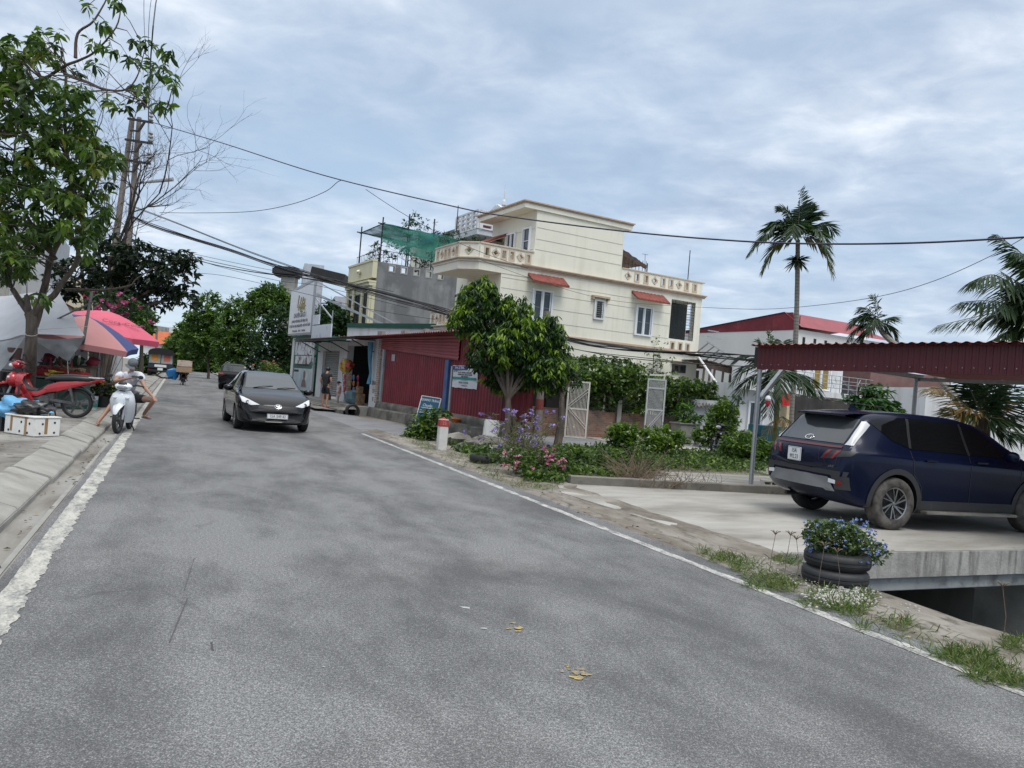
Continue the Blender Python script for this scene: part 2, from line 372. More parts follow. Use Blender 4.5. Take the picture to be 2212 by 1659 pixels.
for u, v, r_ in [(1112+random.gauss(0, 7), 1355+random.gauss(0, 5), random.uniform(.02, .045)) for _ in range(9)]+[(1252+random.gauss(0, 9), 1458+random.gauss(0, 5), random.uniform(.02, .06)) for _ in range(12)]+[(1218+random.gauss(0, 10), 1443+random.gauss(0, 4), .02) for _ in range(6)]:
    c = G(u, v, .004); n_ = 13
    mb.add([c+Vector((math.cos(2*PI*i/n_)*1.4, math.sin(2*PI*i/n_), 0))*r_*.5*random.uniform(.45, 1.1)+Vector((0, 0, .0002*(u % 17))) for i in range(n_)], [tuple(range(n_))])
struct(mb.build('yellow_line_remains', M_yel))
mb = MB()
for u, v, r_ in ((1005, 1312, .04), (1045, 1357, .025), (700, 1440, .012)):
    c = G(u, v, .004); n_ = 7
    mb.add([c+Vector((math.cos(2*PI*i/n_)*1.3, math.sin(2*PI*i/n_)*.7, 0))*r_*random.uniform(.5, 1.1) for i in range(n_)], [tuple(range(n_))])
struct(mb.build('pale_road_patch', mk('pale patch', (.42, .42, .42), .8)))
# dark tar streaks along the road
mb = MB()
for (u0, v0, u1, v1, w_) in ((487, 1400, 462, 1480, .005), (470, 1500, 425, 1610, .005), (530, 1610, 534, 1630, .008)):
    a, b = G(u0*2212/2568*1.0, v0*2212/2568, .004), G(u1*2212/2568, v1*2212/2568, .004); sd = Vector((w_, 0, 0)); rows = []
    for i in range(9):
        c = a.lerp(b, i/8); k = random.uniform(.15, 1); rows.append([c-sd*k, c+sd*k])
    mb.grid(rows)
struct(mb.build('tar_streak', mk('tar', (.075, .075, .077), .8)))
# gutter, kerb, pavement
m, t, p = newmat('gutter concrete'); o = ramp(t, noisef(t, 1.5, 7, .6, (.35, 1, 1), .3, AD), [(.33, (.115, .1, .085)), (.5, (.22, .205, .18)), (.66, (.29, .285, .27))]); t.links.new(o, p.inputs[0]); p.inputs['Roughness'].default_value = .9; bump(t, p, noisef(t, 40, 4), .3); M_gut = m
mb = MB(); mb.grid(stgrid(-12, 120, -1.32, -.96, 30, 2, -.003), flip=True); struct(mb.build('gutter', M_gut))
mb = MB(); mb.grid(stgrid(-4, 60, -1.03, -.985, 60, 1, .005), flip=True); struct(mb.build('gutter_joint', mk('pale cement', (.3, .295, .27), .9)))
M_kerb = mk('kerb stone', (.34, .33, .3), .85, col2=(.24, .23, .205), scale=2.5, bmp=.3, dirt=(.13, .115, .09), dscale=1.7, dthr=(.56, .8))
mb = MB(); s = -8.0
while s < 75:
    L_ = 1.02; dz = random.uniform(-.012, .012); dt = random.uniform(-.015, .015)
    pr = [(-1.235, -.03), (-1.235, .055), (-1.265, .085), (-1.60, .185), (-1.66, .188), (-1.66, -.03)]
    A_ = [ST(s, a+dt, b+dz) for a, b in pr]; B_ = [ST(s+L_-.018, a+dt, b+dz+random.uniform(-.006, .006)) for a, b in pr]
    n_ = len(pr); mb.add(A_+B_, [(i, (i+1) % n_, n_+(i+1) % n_, n_+i) for i in range(n_)]+[tuple(range(n_-1, -1, -1)), tuple(range(n_, 2*n_))]); s += L_
struct(mb.build('kerb', M_kerb, bev=.008))
m, t, p = newmat('pavement concrete'); o = ramp(t, noisef(t, .9, 8, .62, (1, .6, 1), .4), [(.32, (.11, .098, .082)), (.47, (.20, .187, .165)), (.62, (.29, .28, .26))])
o = mixc(t, ramp(t, noisef(t, 5, 7, .7), [(.36, .85), (.47, 0.)]), o, (.07, .065, .055)); t.links.new(o, p.inputs[0]); p.inputs['Roughness'].default_value = .9; bump(t, p, noisef(t, 30, 5), .4); M_pave = m
mb = MB(); mb.grid(stgrid(-12, 110, -7.5, -1.64, 120, 14, .172, zj=.012), flip=True); struct(mb.build('pavement', M_pave))
# right shoulder
m, t, p = newmat('broken shoulder'); o = ramp(t, noisef(t, 1.6, 8, .65, (.5, 1, 1), .3, AD), [(.3, (.085, .07, .052)), (.46, (.16, .14, .112)), (.62, (.26, .24, .208))])
o = mixc(t, ramp(t, noisef(t, 7, 6, .7, (.4, 1, 1), 0, AD), [(.36, .9), (.48, 0.)]), o, (.07, .058, .045)); t.links.new(o, p.inputs[0]); p.inputs['Roughness'].default_value = .92; bump(t, p, noisef(t, 22, 6), .6); M_sh = m
mb = MB(); P = []
for i in range(150):
    s = -6+i*.19; e = 5.80 if s < 6.3 else (6.1 if s < 11.2 else max(5.35, 6.3-.07*(s-11)))
    e += .13*noise.noise(Vector((s*.9, 3, 0)))+.07*noise.noise(Vector((s*3.1, 7, 0)))
    row = []
    for j in range(9):
        k = j/8; tt = 4.9+(e-4.9)*k; q = ST(s, tt, 0); q.z = -.008+.035*k*k+.018*noise.noise(q*2.6)*min(1, k*3)+.01*noise.noise(q*8)*min(1, k*3); row.append(q)
    if s < 6.6: row.append(ST(s, e+.05, -.12)); row.append(ST(s, e-.05, -1.5))
    else: row.append(ST(s, e+.04, -.05)); row.append(ST(s, e+.04, -.2))
    P.append(row)
mb.grid(P, flip=True); struct(mb.build('road_shoulder', M_sh))
# parking slab carried over the canal
m, t, p = newmat('slab concrete'); o = ramp(t, noisef(t, .8, 8, .6, (1.6, .5, 1), .3, AP), [(.32, (.19, .175, .15)), (.48, (.29, .275, .245)), (.64, (.37, .355, .325))])
o = mixc(t, ramp(t, noisef(t, 2.4, 8, .7, (2.2, .6, 1), .4, AP), [(.3, .45), (.44, 0.)]), o, (.14, .115, .085)); t.links.new(o, p.inputs[0]); p.inputs['Roughness'].default_value = .85; bump(t, p, noisef(t, 35, 5), .25); M_slab = m
m, t, p = newmat('stained slab edge'); o = ramp(t, noisef(t, 2.0, 7, .65), [(.3, (.2, .195, .175)), (.6, (.42, .41, .385))])
o = mixc(t, ramp(t, noisef(t, 5, 6, .7, (1, 1, .12)), [(.36, .75), (.52, 0.)]), o, (.09, .088, .075)); t.links.new(o, p.inputs[0]); p.inputs['Roughness'].default_value = .85; bump(t, p, noisef(t, 30, 4), .3); M_edge = m
def ground_st(v): return (RD.dot(v), RN.dot(v))
sl_c = [G(1690, 1200), G(1205, 1050)]
mb = MB()
poly = [ST(6.42, 6.05), ST(6.42, 17), ST(30, 17), ST(30, 14), ST(12.2, 13), ST(11.55, 6.0), ST(10.5, 5.55), ST(8, 5.72)]
mb.prism([(v.x, v.y) for v in poly], -.30, .012); struct(mb.build('parking_slab', [M_slab], bev=.012))
mb = MB(); a, b = ST(6.40, 6.06), ST(6.40, 17)
mb.prism([(ST(6.405, 6.05).x, ST(6.405, 6.05).y), (ST(6.405, 17).x, ST(6.405, 17).y), (ST(6.418, 17).x, ST(6.418, 17).y), (ST(6.418, 6.05).x, ST(6.418, 6.05).y)], -.295, .004)
struct(mb.build('slab_edge', M_edge))
mb = MB(); mb.beam(ST(6.62, 5.9, -.385), ST(6.62, 17, -.385), .3, .168); mb.beam(ST(9.4, 5.9, -.385), ST(9.4, 17, -.385), .3, .168); struct(mb.build('slab_beam', mk('beam concrete', (.36, .38, .38), .8, dirt=(.13, .14, .14), dscale=4, dthr=(.5, .7)), bev=.01))
mb = MB(); mb.box(ST(6.85, 10.9, -1.0), (1.0, .5, 2.0), AD, 0); struct(mb.build('canal_wall', M_conc))
mb = MB(); mb.grid(stgrid(-12, 30, 5.6, 16, 8, 4, -1.55), flip=True); struct(mb.build('canal_water', mk('black canal water', (.012, .013, .011), .12, var=.4)))
mb = MB()
mb.grid([[ST(s, 11.4, .02) for s in (-12, 6.3)], [ST(s, 11.4, -1.7) for s in (-12, 6.3)]]); mb.grid([[ST(s, 16, -.04) for s in (-12, 6.3)], [ST(s, 11.4, .02) for s in (-12, 6.3)]])
mb.grid([[ST(10.6, t_, 0) for t_ in (5.6, 16)], [ST(10.6, t_, -1.7) for t_ in (5.6, 16)]], flip=True)
struct(mb.build('canal_bank', M_conc))
# ================================================================ cars
def pchip(tab, x):
    xs = [a for a, b in tab]; ys = [b for a, b in tab]; n = len(xs)
    if x <= xs[0]: return ys[0]
    if x >= xs[-1]: return ys[-1]
    h = [xs[i+1]-xs[i] for i in range(n-1)]; dl = [(ys[i+1]-ys[i])/h[i] for i in range(n-1)]
    m = [dl[0]]+[0 if dl[i-1]*dl[i] <= 0 else 2*dl[i-1]*dl[i]/(dl[i-1]+dl[i]) for i in range(1, n-1)]+[dl[-1]]
    k = max(i for i in range(n-1) if xs[i] <= x); u = (x-xs[k])/h[k]
    return ys[k]*(2*u**3-3*u*u+1)+h[k]*m[k]*(u**3-2*u*u+u)+ys[k+1]*(3*u*u-2*u**3)+h[k]*m[k+1]*(u**3-u*u)
def crom(pts, sub):
    out = []
    n = len(pts)
    for i in range(n-1):
        p0, p1, p2, p3 = pts[max(i-1, 0)], pts[i], pts[i+1], pts[min(i+2, n-1)]
        for k in range(sub):
            u = k/sub; out.append(tuple(.5*((2*b)+(-a+c)*u+(2*a-5*b+4*c-d)*u*u+(-a+3*b-3*c+d)*u**3) for a, b, c, d in zip(p0, p1, p2, p3)))
    out.append(pts[-1]); return out
class Car:
    def __init__(s, T, paint, wheels, wr, wellr, bulge, name='body', under=None):
        x0, x1 = T['zt'][0][0], T['zt'][-1][0]; N = 110; rings = []
        for i in range(N+1):
            u = i/N; x = x0+(x1-x0)*(.5-.5*math.cos(PI*u))*.35+(x1-x0)*u*.65
            zt, zb, zs, yw, yr = (pchip(T[k], x) for k in ('zt', 'zb', 'zs', 'yw', 'yr'))
            zs = min(zs, zt-.02); zr = max(zs+.008, zt-T.get('crown', .05)); zm = zb+(zs-zb)*.62; ys = yw*T.get('sho', .965); yr = min(yr, ys-.02)
            tum = pchip(T['tum'], x) if 'tum' in T else .5
            hp = [(0, zb), (yw*.7, zb), (yw*.93, zb+.03), (yw*.975, zb+.16), (yw, zm), (yw*.995, zs-.07), (ys, zs), (ys+(yr-ys)*.5, zs+(zr-zs)*(.5+.05*tum)), (yr, zr), (yr*.62, zt-.014), (0, zt)]
            r = crom(hp, 4); full = [(y, z) for y, z in r]+[(-y, z) for y, z in reversed(r[1:-1])]
            ring = []
            for y, z in full:
                w_ = (abs(y)/.85)**2.4
                kf = max(0, min(1, (x-(x1-.75))/.75)); kr = max(0, min(1, ((x0+.6)-x)/.6))
                ring.append(Vector((x-bulge[0]*w_*kf*kf+bulge[1]*w_*kr*kr, y, z)))
            rings.append(ring)
        mb = MB(); n = len(rings[0]); vs = [v for r in rings for v in r]
        fs = [(k*n+i, k*n+(i+1) % n, (k+1)*n+(i+1) % n, (k+1)*n+i) for k in range(N) for i in range(n)]
        mb.add(vs, [tuple(reversed(f)) for f in fs]); 
        for e, rev in ((0, False), (N, True)):
            ring = rings[e]; c = sum(ring, Vector())/n; b = len(mb.v); mb.v.append(tuple(c)); o = e*n
            mb.f += [((o+i, o+(i+1) % n, b) if not rev else (o+(i+1) % n, o+i, b)) for i in range(n)]; mb.m += [0]*n
        ob = mb.build(name, [paint, M_black])
        s.bvh = BVHTree.FromPolygons([tuple(v) for v in mb.v], mb.f)
        # wheel wells
        cut = MB()
        for wx in wheels:
            for sd in (-1, 1):
                X = Matrix.Translation((wx, sd*.78, wr)) @ Matrix.Rotation(PI/2, 4, 'X')
                cut.lathe([(0.001, -.27), (wellr, -.27), (wellr, .27), (.001, .27)], 36, 0, X)
        c2 = cut.build('cutter', [M_black], smooth=False)
        bm = bmesh.new(); bm.from_mesh(c2.data); bmesh.ops.remove_doubles(bm, verts=bm.verts, dist=1e-3); bmesh.ops.recalc_face_normals(bm, faces=bm.faces)
        for f in bm.faces: f.material_index = 1
        bm.to_mesh(c2.data); bm.free(); c2.data.materials.append(M_black)
        bm = bmesh.new(); bm.from_mesh(ob.data); bmesh.ops.recalc_face_normals(bm, faces=bm.faces); bm.to_mesh(ob.data); bm.free()
        md = ob.modifiers.new('b', 'BOOLEAN'); md.object = c2; md.operation = 'DIFFERENCE'; md.solver = 'EXACT'
        dg = bpy.context.evaluated_depsgraph_get(); me = bpy.data.meshes.new_from_object(ob.evaluated_get(dg), depsgraph=dg)
        ob.modifiers.clear(); old = ob.data; ob.data = me; me.name = name; bpy.data.objects.remove(c2); bpy.data.meshes.remove(old)
        me.polygons.foreach_set('use_smooth', [True]*len(me.polygons)); me.set_sharp_from_angle(angle=.6)
        s.body = ob
    DIR = {'L': (Vector((0, 1, 0)), lambda a, b: Vector((a, 3, b))), 'R': (Vector((0, -1, 0)), lambda a, b: Vector((a, -3, b))),
           'F': (Vector((1, 0, 0)), lambda a, b: Vector((8, a, b))), 'B': (Vector((-1, 0, 0)), lambda a, b: Vector((-8, a, b))), 'T': (Vector((0, 0, 1)), lambda a, b: Vector((a, b, 6)))}
    def gridp(s, P, side, off=.006, mb=None):
        mb = mb or MB(); dv, org = s.DIR[side]; b = len(mb.v); idx = {}
        for i, r in enumerate(P):
            for j, (a, c) in enumerate(r):
                h = s.bvh.ray_cast(org(a, c), -dv)
                if h[0] is None: continue
                nrm = h[1] if h[1].dot(dv) > 0 else -h[1]
                idx[i, j] = len(mb.v); mb.v.append(tuple(h[0]+nrm*off))
        for i in range(len(P)-1):
            for j in range(len(P[0])-1):
                k = [(i, j), (i, j+1), (i+1, j+1), (i+1, j)]
                if all(q in idx for q in k):
                    f = [idx[q] for q in k]; n_ = (Vector(mb.v[f[1]])-Vector(mb.v[f[0]])).cross(Vector(mb.v[f[2]])-Vector(mb.v[f[0]]))
                    mb.f.append(tuple(f if n_.dot(dv) > 0 else reversed(f))); mb.m.append(0)
        return mb
    @staticmethod
    def polygrid(poly, nu=20, nv=10):
        xs = sorted(set([p[0] for p in poly]+[min(p[0] for p in poly)+(max(p[0] for p in poly)-min(p[0] for p in poly))*i/nu for i in range(nu+1)]))
        P = []; n = len(poly)
        for k, x in enumerate(xs):
            e = 1e-5 if k == 0 else (-1e-5 if k == len(xs)-1 else 0); xx = x+e; ys = []
            for i in range(n):
                (ax_, ay), (bx, by) = poly[i], poly[(i+1) % n]
                if (ax_-xx)*(bx-xx) <= 0 and ax_ != bx: ys.append(ay+(by-ay)*(xx-ax_)/(bx-ax_))
            if len(ys) < 2: continue
            P.append([(x, min(ys)+(max(ys)-min(ys))*j/nv) for j in range(nv+1)])
        return P
    def patch(s, poly, side, mat, name, parent, off=.006, nu=20, nv=10):
        return s.gridp(s.polygrid(poly, nu, nv), side, off).build(name, mat, parent)
    def strip(s, path, w, side, mat, name, parent, off=.005):
        P = []
        pts = []
        for a, b in zip(path, path[1:]):
            for k in range(8): pts.append((a[0]+(b[0]-a[0])*k/8, a[1]+(b[1]-a[1])*k/8))
        pts.append(path[-1])
        for i, q in enumerate(pts):
            a, b = pts[max(i-1, 0)], pts[min(i+1, len(pts)-1)]; d = Vector((b[0]-a[0], b[1]-a[1])); d = d.normalized() if d.length else Vector((1, 0)); nn = Vector((-d.y, d.x))*w/2
            P.append([(q[0]+nn.x, q[1]+nn.y), (q[0]-nn.x, q[1]-nn.y)])
        return s.gridp(P, side, off).build(name, mat, parent)
    def hit(s, a, b, side):
        dv, org = s.DIR[side]; h = s.bvh.ray_cast(org(a, b), -dv); return h[0], (h[1] if h[0] is None or h[1].dot(dv) > 0 else -h[1])
def wheel(parent, x, y, r, w, rimr, sd, tyre_mat, spokes=5, style='split'):
    X = Matrix.Translation((x, y, r)) @ Matrix.Rotation(-sd*PI/2, 4, 'X')     # local +Z = outward
    mb = MB(); h = w/2
    pr = [(rimr-.012, -h*.8), (rimr+.02, -h), (r-.05, -h*1.02), (r-.012, -h*.86), (r-.001, -h*.55), (r, -h*.2), (r-.006, -h*.15), (r, -h*.1), (r, h*.1), (r-.006, h*.15), (r, h*.2), (r-.001, h*.55), (r-.012, h*.86), (r-.05, h*1.02), (rimr+.02, h), (rimr-.012, h*.8)]
    mb.lathe(pr, 40, 0, X, close=True); wh = mb.build('wheel', tyre_mat, parent, ang=.9)
    rb = MB(); rb.lathe([(rimr-.005, h*.86), (rimr-.02, h*.8), (rimr-.035, h*.2), (rimr-.04, -h*.8)], 40, 0, X)
    rb.lathe([(.001, h*.78), (.028, h*.77), (.034, h*.6)], 16, 0, X)
    for i in range(spokes):
        a = 2*PI*i/spokes
        for da, wd_ in (((-.14, .03), (.14, .03)) if style == 'split' else ((0, .045),) if style != 'turbine' else ((-.03, .024), (.33, .013))):
            p0 = Vector((.03*math.cos(a), .03*math.sin(a), h*.66)); a2 = a+da+(.35 if style == 'turbine' else 0); p1 = Vector(((rimr-.02)*math.cos(a2), (rimr-.02)*math.sin(a2), h*.76))
            rb.beam(X @ p0, X @ p1, wd_, .018, up=(X.to_3x3() @ Vector((0, 0, 1))))
    rb.build('rim', M_alu, wh)
    db = MB(); db.lathe([(.001, h*.1), (rimr-.04, h*.08), (rimr-.04, -h*.1)], 30, 0, X); db.build('brake_disc', M_black, wh)
    return wh
def plate(parent, o, xd, lines, w, h, size, name='number_plate', sx=.8):
    X = frame(o, xd, UPZ); mb = MB(); mb.box((0, 0, 0), (w, h, .012), X=X); pl = mb.build(name, M_plate, parent, bev=.004)
    tb = MB()
    for k, l in enumerate(lines):
        y = (len(lines)-1)*size*.5-k*size*1.0
        text_into(tb, l, size, X @ Matrix.Translation((0, y, .008)), sx=sx, ext=.001)
    e = [(-w/2+.008, h/2-.008), (w/2-.008, h/2-.008), (w/2-.008, -h/2+.008), (-w/2+.008, -h/2+.008)]
    for a, b in zip(e, e[1:]+e[:1]): tb.beam(X @ Vector((*a, .0065)), X @ Vector((*b, .0065)), .004, .003)
    tb.build('lettering', M_ink, pl, smooth=False); return pl
def mirror_pod(parent, x, y, z, sd, mat):
    mb = MB(); mb.ball((x, y+sd*.13, z), (.075, .12, .085), 12); mb.beam((x+.01, y, z-.05), (x, y+sd*.08, z-.03), .05, .03); return mb.build('side_mirror', mat, parent)
# ---- the dark blue sport utility vehicle on the slab
M_navy = mk('navy metallic paint', (.0035, .007, .026), .25, .1, var=.12, coat=.14, spec=.2, dirt=(.06, .055, .05), dscale=2.3, dthr=(.72, .9))
M_clad = mk('grey cladding', (.03, .031, .033), .6, var=.2, dirt=(.12, .105, .085), dscale=3, dthr=(.6, .8))
M_skid = mk('silver skid plate', (.19, .19, .187), .5, .3, var=.15)
T = dict(zt=[(-.95, .86), (-.93, 1.0), (-.88, 1.08), (-.80, 1.17), (-.62, 1.36), (-.44, 1.545), (-.33, 1.60), (-.1, 1.635), (.5, 1.655), (1.2, 1.645), (1.65, 1.59), (2.0, 1.48), (2.4, 1.26), (2.72, 1.10), (3.1, 1.045), (3.45, .97), (3.62, .87), (3.7, .74)],
         zb=[(-.95, .50), (-.75, .36), (-.4, .27), (0, .23), (2.7, .23), (3.4, .25), (3.7, .4)],
         zs=[(-.95, .84), (-.88, 1.02), (-.7, 1.08), (-.4, 1.085), (.5, 1.05), (1.5, 1.03), (2.4, 1.0), (2.72, .98), (3.1, .94), (3.5, .84), (3.7, .68)],
         yw=[(-.95, .80), (-.8, .88), (-.45, .925), (0, .93), (.6, .915), (1.4, .91), (2.2, .915), (2.76, .93), (3.2, .91), (3.5, .85), (3.7, .74)],
         yr=[(-.95, .76), (-.82, .76), (-.6, .68), (-.35, .64), (.2, .65), (1, .655), (1.65, .64), (2.0, .64), (2.4, .72), (2.72, .78), (3.1, .78), (3.5, .7), (3.7, .6)], crown=.055, sho=.945)
suv = thing('suv_car', 'dark blue sport utility vehicle parked on the concrete slab under the red canopy', 'car', (5.17, 11.58, .012), R(18)); suv.scale = (.965, .985, 1.0)
c = Car(T, M_navy, (0, 2.755), .368, .425, (.18, .07)); c.body.parent = suv
for sd in (1, -1):
    S_ = 'L' if sd > 0 else 'R'
    c.patch([(-.36, 1.475), (-.02, 1.235), (.30, 1.14), (2.3, 1.09), (1.72, 1.47), (1.3, 1.55), (.5, 1.575), (0, 1.56), (-.30, 1.51)], S_, M_glass, 'side_window', suv, .006, 40, 12)
    c.patch([(-.77, 1.13), (-.70, 1.13), (-.36, 1.43), (-.40, 1.475), (-.46, 1.47)], S_, M_chrome if False else mk('painted pillar reflection', (.5, .51, .52), .45, .2, var=.1), 'pillar_reflection', suv, .012)  # pale strip paints a bright reflection on the rear pillar
    for xx, yy in (((.33, 1.56), (.28, 1.15)), ((1.33, 1.545), (1.42, 1.1))): c.strip([xx, yy], .05, S_, M_black, 'window_pillar', suv, .010)
    c.strip([(.28, 1.12), (.30, .8), (.47, .62), (.52, .33)], .012, S_, M_black, 'door_seam', suv, .004)
    c.strip([(1.42, 1.1), (1.40, .7), (1.42, .33)], .012, S_, M_black, 'door_seam', suv, .004)
    c.strip([(2.42, 1.0), (2.38, .6), (2.33, .33)], .012, S_, M_black, 'door_seam', suv, .004)
    for xa, xb in ((.62, .30), (1.62, .30)):
        q, n_ = c.hit(xa+.0, .99, S_); hb = MB(); hb.beam(q+n_*.022+Vector((-.11, 0, 0)), q+n_*.022+Vector((.11, 0, 0)), .03, .025); hb.build('door_handle', M_navy, suv, bev=.006)
    for wx in (0, 2.755):
        P = [[(wx+rr*math.cos(a), .368+rr*math.sin(a)) for rr in (.415, .435, .46, .495)] for a in [PI*(-.08)+PI*1.16*k/30 for k in range(31)]]
        c.gridp(P, S_, .012).build('wheel_arch', M_clad, suv)
    c.patch([(.46, .25), (2.30, .25), (2.30, .43), (.46, .43)], S_, M_clad, 'sill_cladding', suv, .014)
    st_ = MB(); st_.beam((.5, sd*.95, .27), (2.28, sd*.95, .27), .13, .04); st_.build('side_step', mk('step alloy', (.35, .33, .28), .45, .6, var=.4), suv, bev=.012)
    wheel(suv, 0, sd*.815, .368, .235, .235, sd, M_dusty if sd < 0 else M_rubber, 6, 'turbine'); wheel(suv, 2.755, sd*.815, .368, .235, .235, sd, M_dusty, 6, 'turbine')
    mirror_pod(suv, 2.05, sd*.9, 1.13, sd, M_navy)
    # tail lamps: two slanted teeth a side
    y0 = -sd
    fang = lambda ya, yb, k: [(-y0*0+sd*ya, .93), (sd*(ya+.045), .93), (sd*(yb+.06), 1.055), (sd*yb, 1.055)]
    c.patch([(sd*.42, .915), (sd*.54, .92), (sd*.86, .985), (sd*.90, 1.055), (sd*.50, 1.05)], 'B', M_black, 'lamp_housing', suv, .006)
    for ya, yb in ((.44, .52), (.60, .66)): c.patch([(sd*ya, .925), (sd*(ya+.05), .93), (sd*(yb+.07), 1.045), (sd*yb, 1.045)], 'B', M_red, 'tail_lamp', suv, .011, 6, 5)
    c.patch([(sd*.50, .60), (sd*.80, .585), (sd*.80, .635), (sd*.5, .665)], 'B', M_red, 'reflector', suv, .02, 10, 3)
    c.patch([(sd*.60, .597), (sd*.74, .59), (sd*.74, .642), (sd*.60, .655)], 'B', M_lamp, 'reverse_lamp', suv, .025, 6, 3)
    c.patch([(sd*.50, .80), (sd*.86, .70), (sd*.88, .82), (sd*.62, .86)], 'F', M_lamp, 'headlight', suv, .008)
c.patch([(-.68, 1.145), (.68, 1.145), (.62, 1.50), (.3, 1.535), (-.3, 1.535), (-.62, 1.50)], 'B', glassmat('rear glass', (.05, .055, .06), .06, .6), 'rear_window', suv, .007)
c.strip([(-.70, 1.10), (-.6, 1.095), (.6, 1.095), (.70, 1.10)], .03, 'B', glassmat('dark red lens', (.085, .008, .011), .15), 'light_bar', suv, .010)
c.patch([(-.88, .66), (.88, .66), (.86, .80), (-.86, .80)] if False else [(-.84, .70), (.84, .70), (.86, .77), (-.86, .77)], 'B', M_clad, 'bumper_trim', suv, .012)
c.patch([(-.72, .50), (.72, .50), (.58, .67), (-.58, .67)], 'B', M_skid, 'skid_plate', suv, .022, 24, 8)
c.patch([(-.86, .52), (-.73, .52), (-.62, .70), (-.86, .70)], 'B', M_clad, 'bumper_corner', suv, .010); c.patch([(.86, .52), (.73, .52), (.62, .70), (.86, .70)], 'B', M_clad, 'bumper_corner', suv, .010)
c.patch([(-.60, 1.31), (.60, 1.31), (.66, 1.16), (-.66, 1.16)], 'F', M_glass, 'grille', suv) if False else c.patch([(-.5, .50), (.5, .50), (.6, .80), (-.6, .80)], 'F', M_black, 'grille', suv, .008)
c.patch([(2.36, -.60), (2.36, .60), (1.86, .56), (1.86, -.56)] if False else [(1.74, -.57), (2.5, -.68), (2.5, .68), (1.74, .57)], 'T', M_glass, 'windshield', suv, .006)
for sd in (1, -1): c.strip([(sd*.40, .885), (sd*.36, 1.03), (sd*.33, 1.06)], .01, 'B', M_black, 'tailgate_seam', suv, .004)
c.strip([(-.70, .80), (-.705, 1.08)], .01, 'B', M_black, 'tailgate_seam', suv, .004); c.strip([(.70, .80), (.705, 1.08)], .01, 'B', M_black, 'tailgate_seam', suv, .004)
sp = MB(); sp.grid([[(-.50, -.55, 1.575), (-.50, -.3, 1.585), (-.50, .3, 1.585), (-.50, .55, 1.575)], [(-.64, -.52, 1.555), (-.68, -.3, 1.565), (-.68, .3, 1.565), (-.64, .52, 1.555)]][::-1])
sp.grid([[(-.64, -.52, 1.555), (-.68, -.3, 1.565), (-.68, .3, 1.565), (-.64, .52, 1.555)], [(-.62, -.52, 1.525), (-.66, -.3, 1.535), (-.66, .3, 1.535), (-.62, .52, 1.525)]][::-1]); sp.grid([[(-.62, -.52, 1.525), (-.66, -.3, 1.535), (-.66, .3, 1.535), (-.62, .52, 1.525)], [(-.40, -.60, 1.52), (-.42, -.3, 1.53), (-.42, .3, 1.53), (-.40, .60, 1.52)]][::-1])
sp.grid([[(-.50, -.55, 1.575), (-.50, .55, 1.575)], [(-.15, -.58, 1.60), (-.15, .58, 1.60)]])
sp.build('spoiler', M_navy, suv, ang=.5)
fin = MB(); fin.prism([(-.1, -.02), (.12, -.012), (.12, .012), (-.1, .02)], 1.62, 1.66, X=None); fin.add([(-.1, -.014, 1.64), (.1, -.012, 1.64), (.1, .012, 1.64), (-.1, .014, 1.64), (-.09, -.006, 1.72), (-.05, -.006, 1.72), (-.05, .006, 1.72), (-.09, .006, 1.72)], [(0, 1, 5, 4), (1, 2, 6, 5), (2, 3, 7, 6), (3, 0, 4, 7), (4, 5, 6, 7)]); fin.build('roof_antenna', M_navy, suv)
q, n_ = c.hit(.0, .955, 'B'); plate(suv, q+Vector((-.022, .12, -.03)), (0, -1, 0), ['15A', '992.23'], .30, .20, .088)
q, n_ = c.hit(0, 1.185, 'B'); em = MB(); X = frame(q+n_*.012, (0, -1, 0), (n_.cross(Vector((0, -1, 0)))))
em.tube([X @ Vector((.085*math.cos(2*PI*i/28), .045*math.sin(2*PI*i/28), 0)) for i in range(29)], .008, 6, cap=False)
for a, b in (((-.05, -.03), (-.025, .034)), ((.025, -.034), (.05, .03)), ((-.035, -.008), (.035, .008))): em.beam(X @ Vector((*a, 0)), X @ Vector((*b, 0)), .014, .008)
em.build('emblem', M_chrome, suv)
em = MB(); q, n_ = c.hit(-.62, .83, 'B'); text_into(em, '2.0 D', .04, frame(q+n_*.008, (0, -1, 0), UPZ), ext=.003, sx=1.3); em.build('badge', M_chrome, suv, smooth=False)
ex = MB(); ex.tube([(-.75, .5, .30), (-.2, .5, .30)], .03, 10); ex.box((1.35, 0, .26), (2.6, 1.3, .08)); ex.beam((0, -.7, .33), (0, .7, .33), .09); ex.build('underbody', M_black, suv)
# ---- black saloon on the road
M_blk = mk('black car paint', (.003, .003, .004), .09, 0, var=.1, coat=.2, spec=.35)
T = dict(zt=[(-.93, .74), (-.91, .90), (-.85, .98), (-.7, 1.03), (-.45, 1.07), (-.25, 1.15), (.1, 1.33), (.45, 1.43), (.95, 1.475), (1.4, 1.455), (1.75, 1.37), (2.1, 1.20), (2.45, 1.03), (2.7, .965), (3.0, .90), (3.25, .80), (3.42, .66), (3.49, .52)],
         zb=[(-.93, .45), (-.75, .32), (-.4, .22), (0, .19), (2.55, .19), (3.2, .2), (3.49, .26)],
         zs=[(-.93, .74), (-.85, .93), (-.6, .97), (0, .95), (1.0, .91), (2.0, .89), (2.45, .88), (2.8, .84), (3.15, .74), (3.4, .58), (3.49, .48)],
         yw=[(-.93, .72), (-.8, .79), (-.4, .85), (0, .862), (.8, .85), (1.6, .85), (2.55, .862), (2.95, .84), (3.25, .77), (3.49, .62)],
         yr=[(-.93, .6), (-.7, .64), (-.3, .62), (.1, .57), (.6, .56), (1.3, .565), (1.75, .56), (2.1, .60), (2.45, .68), (2.8, .70), (3.2, .6), (3.49, .5)], crown=.045)
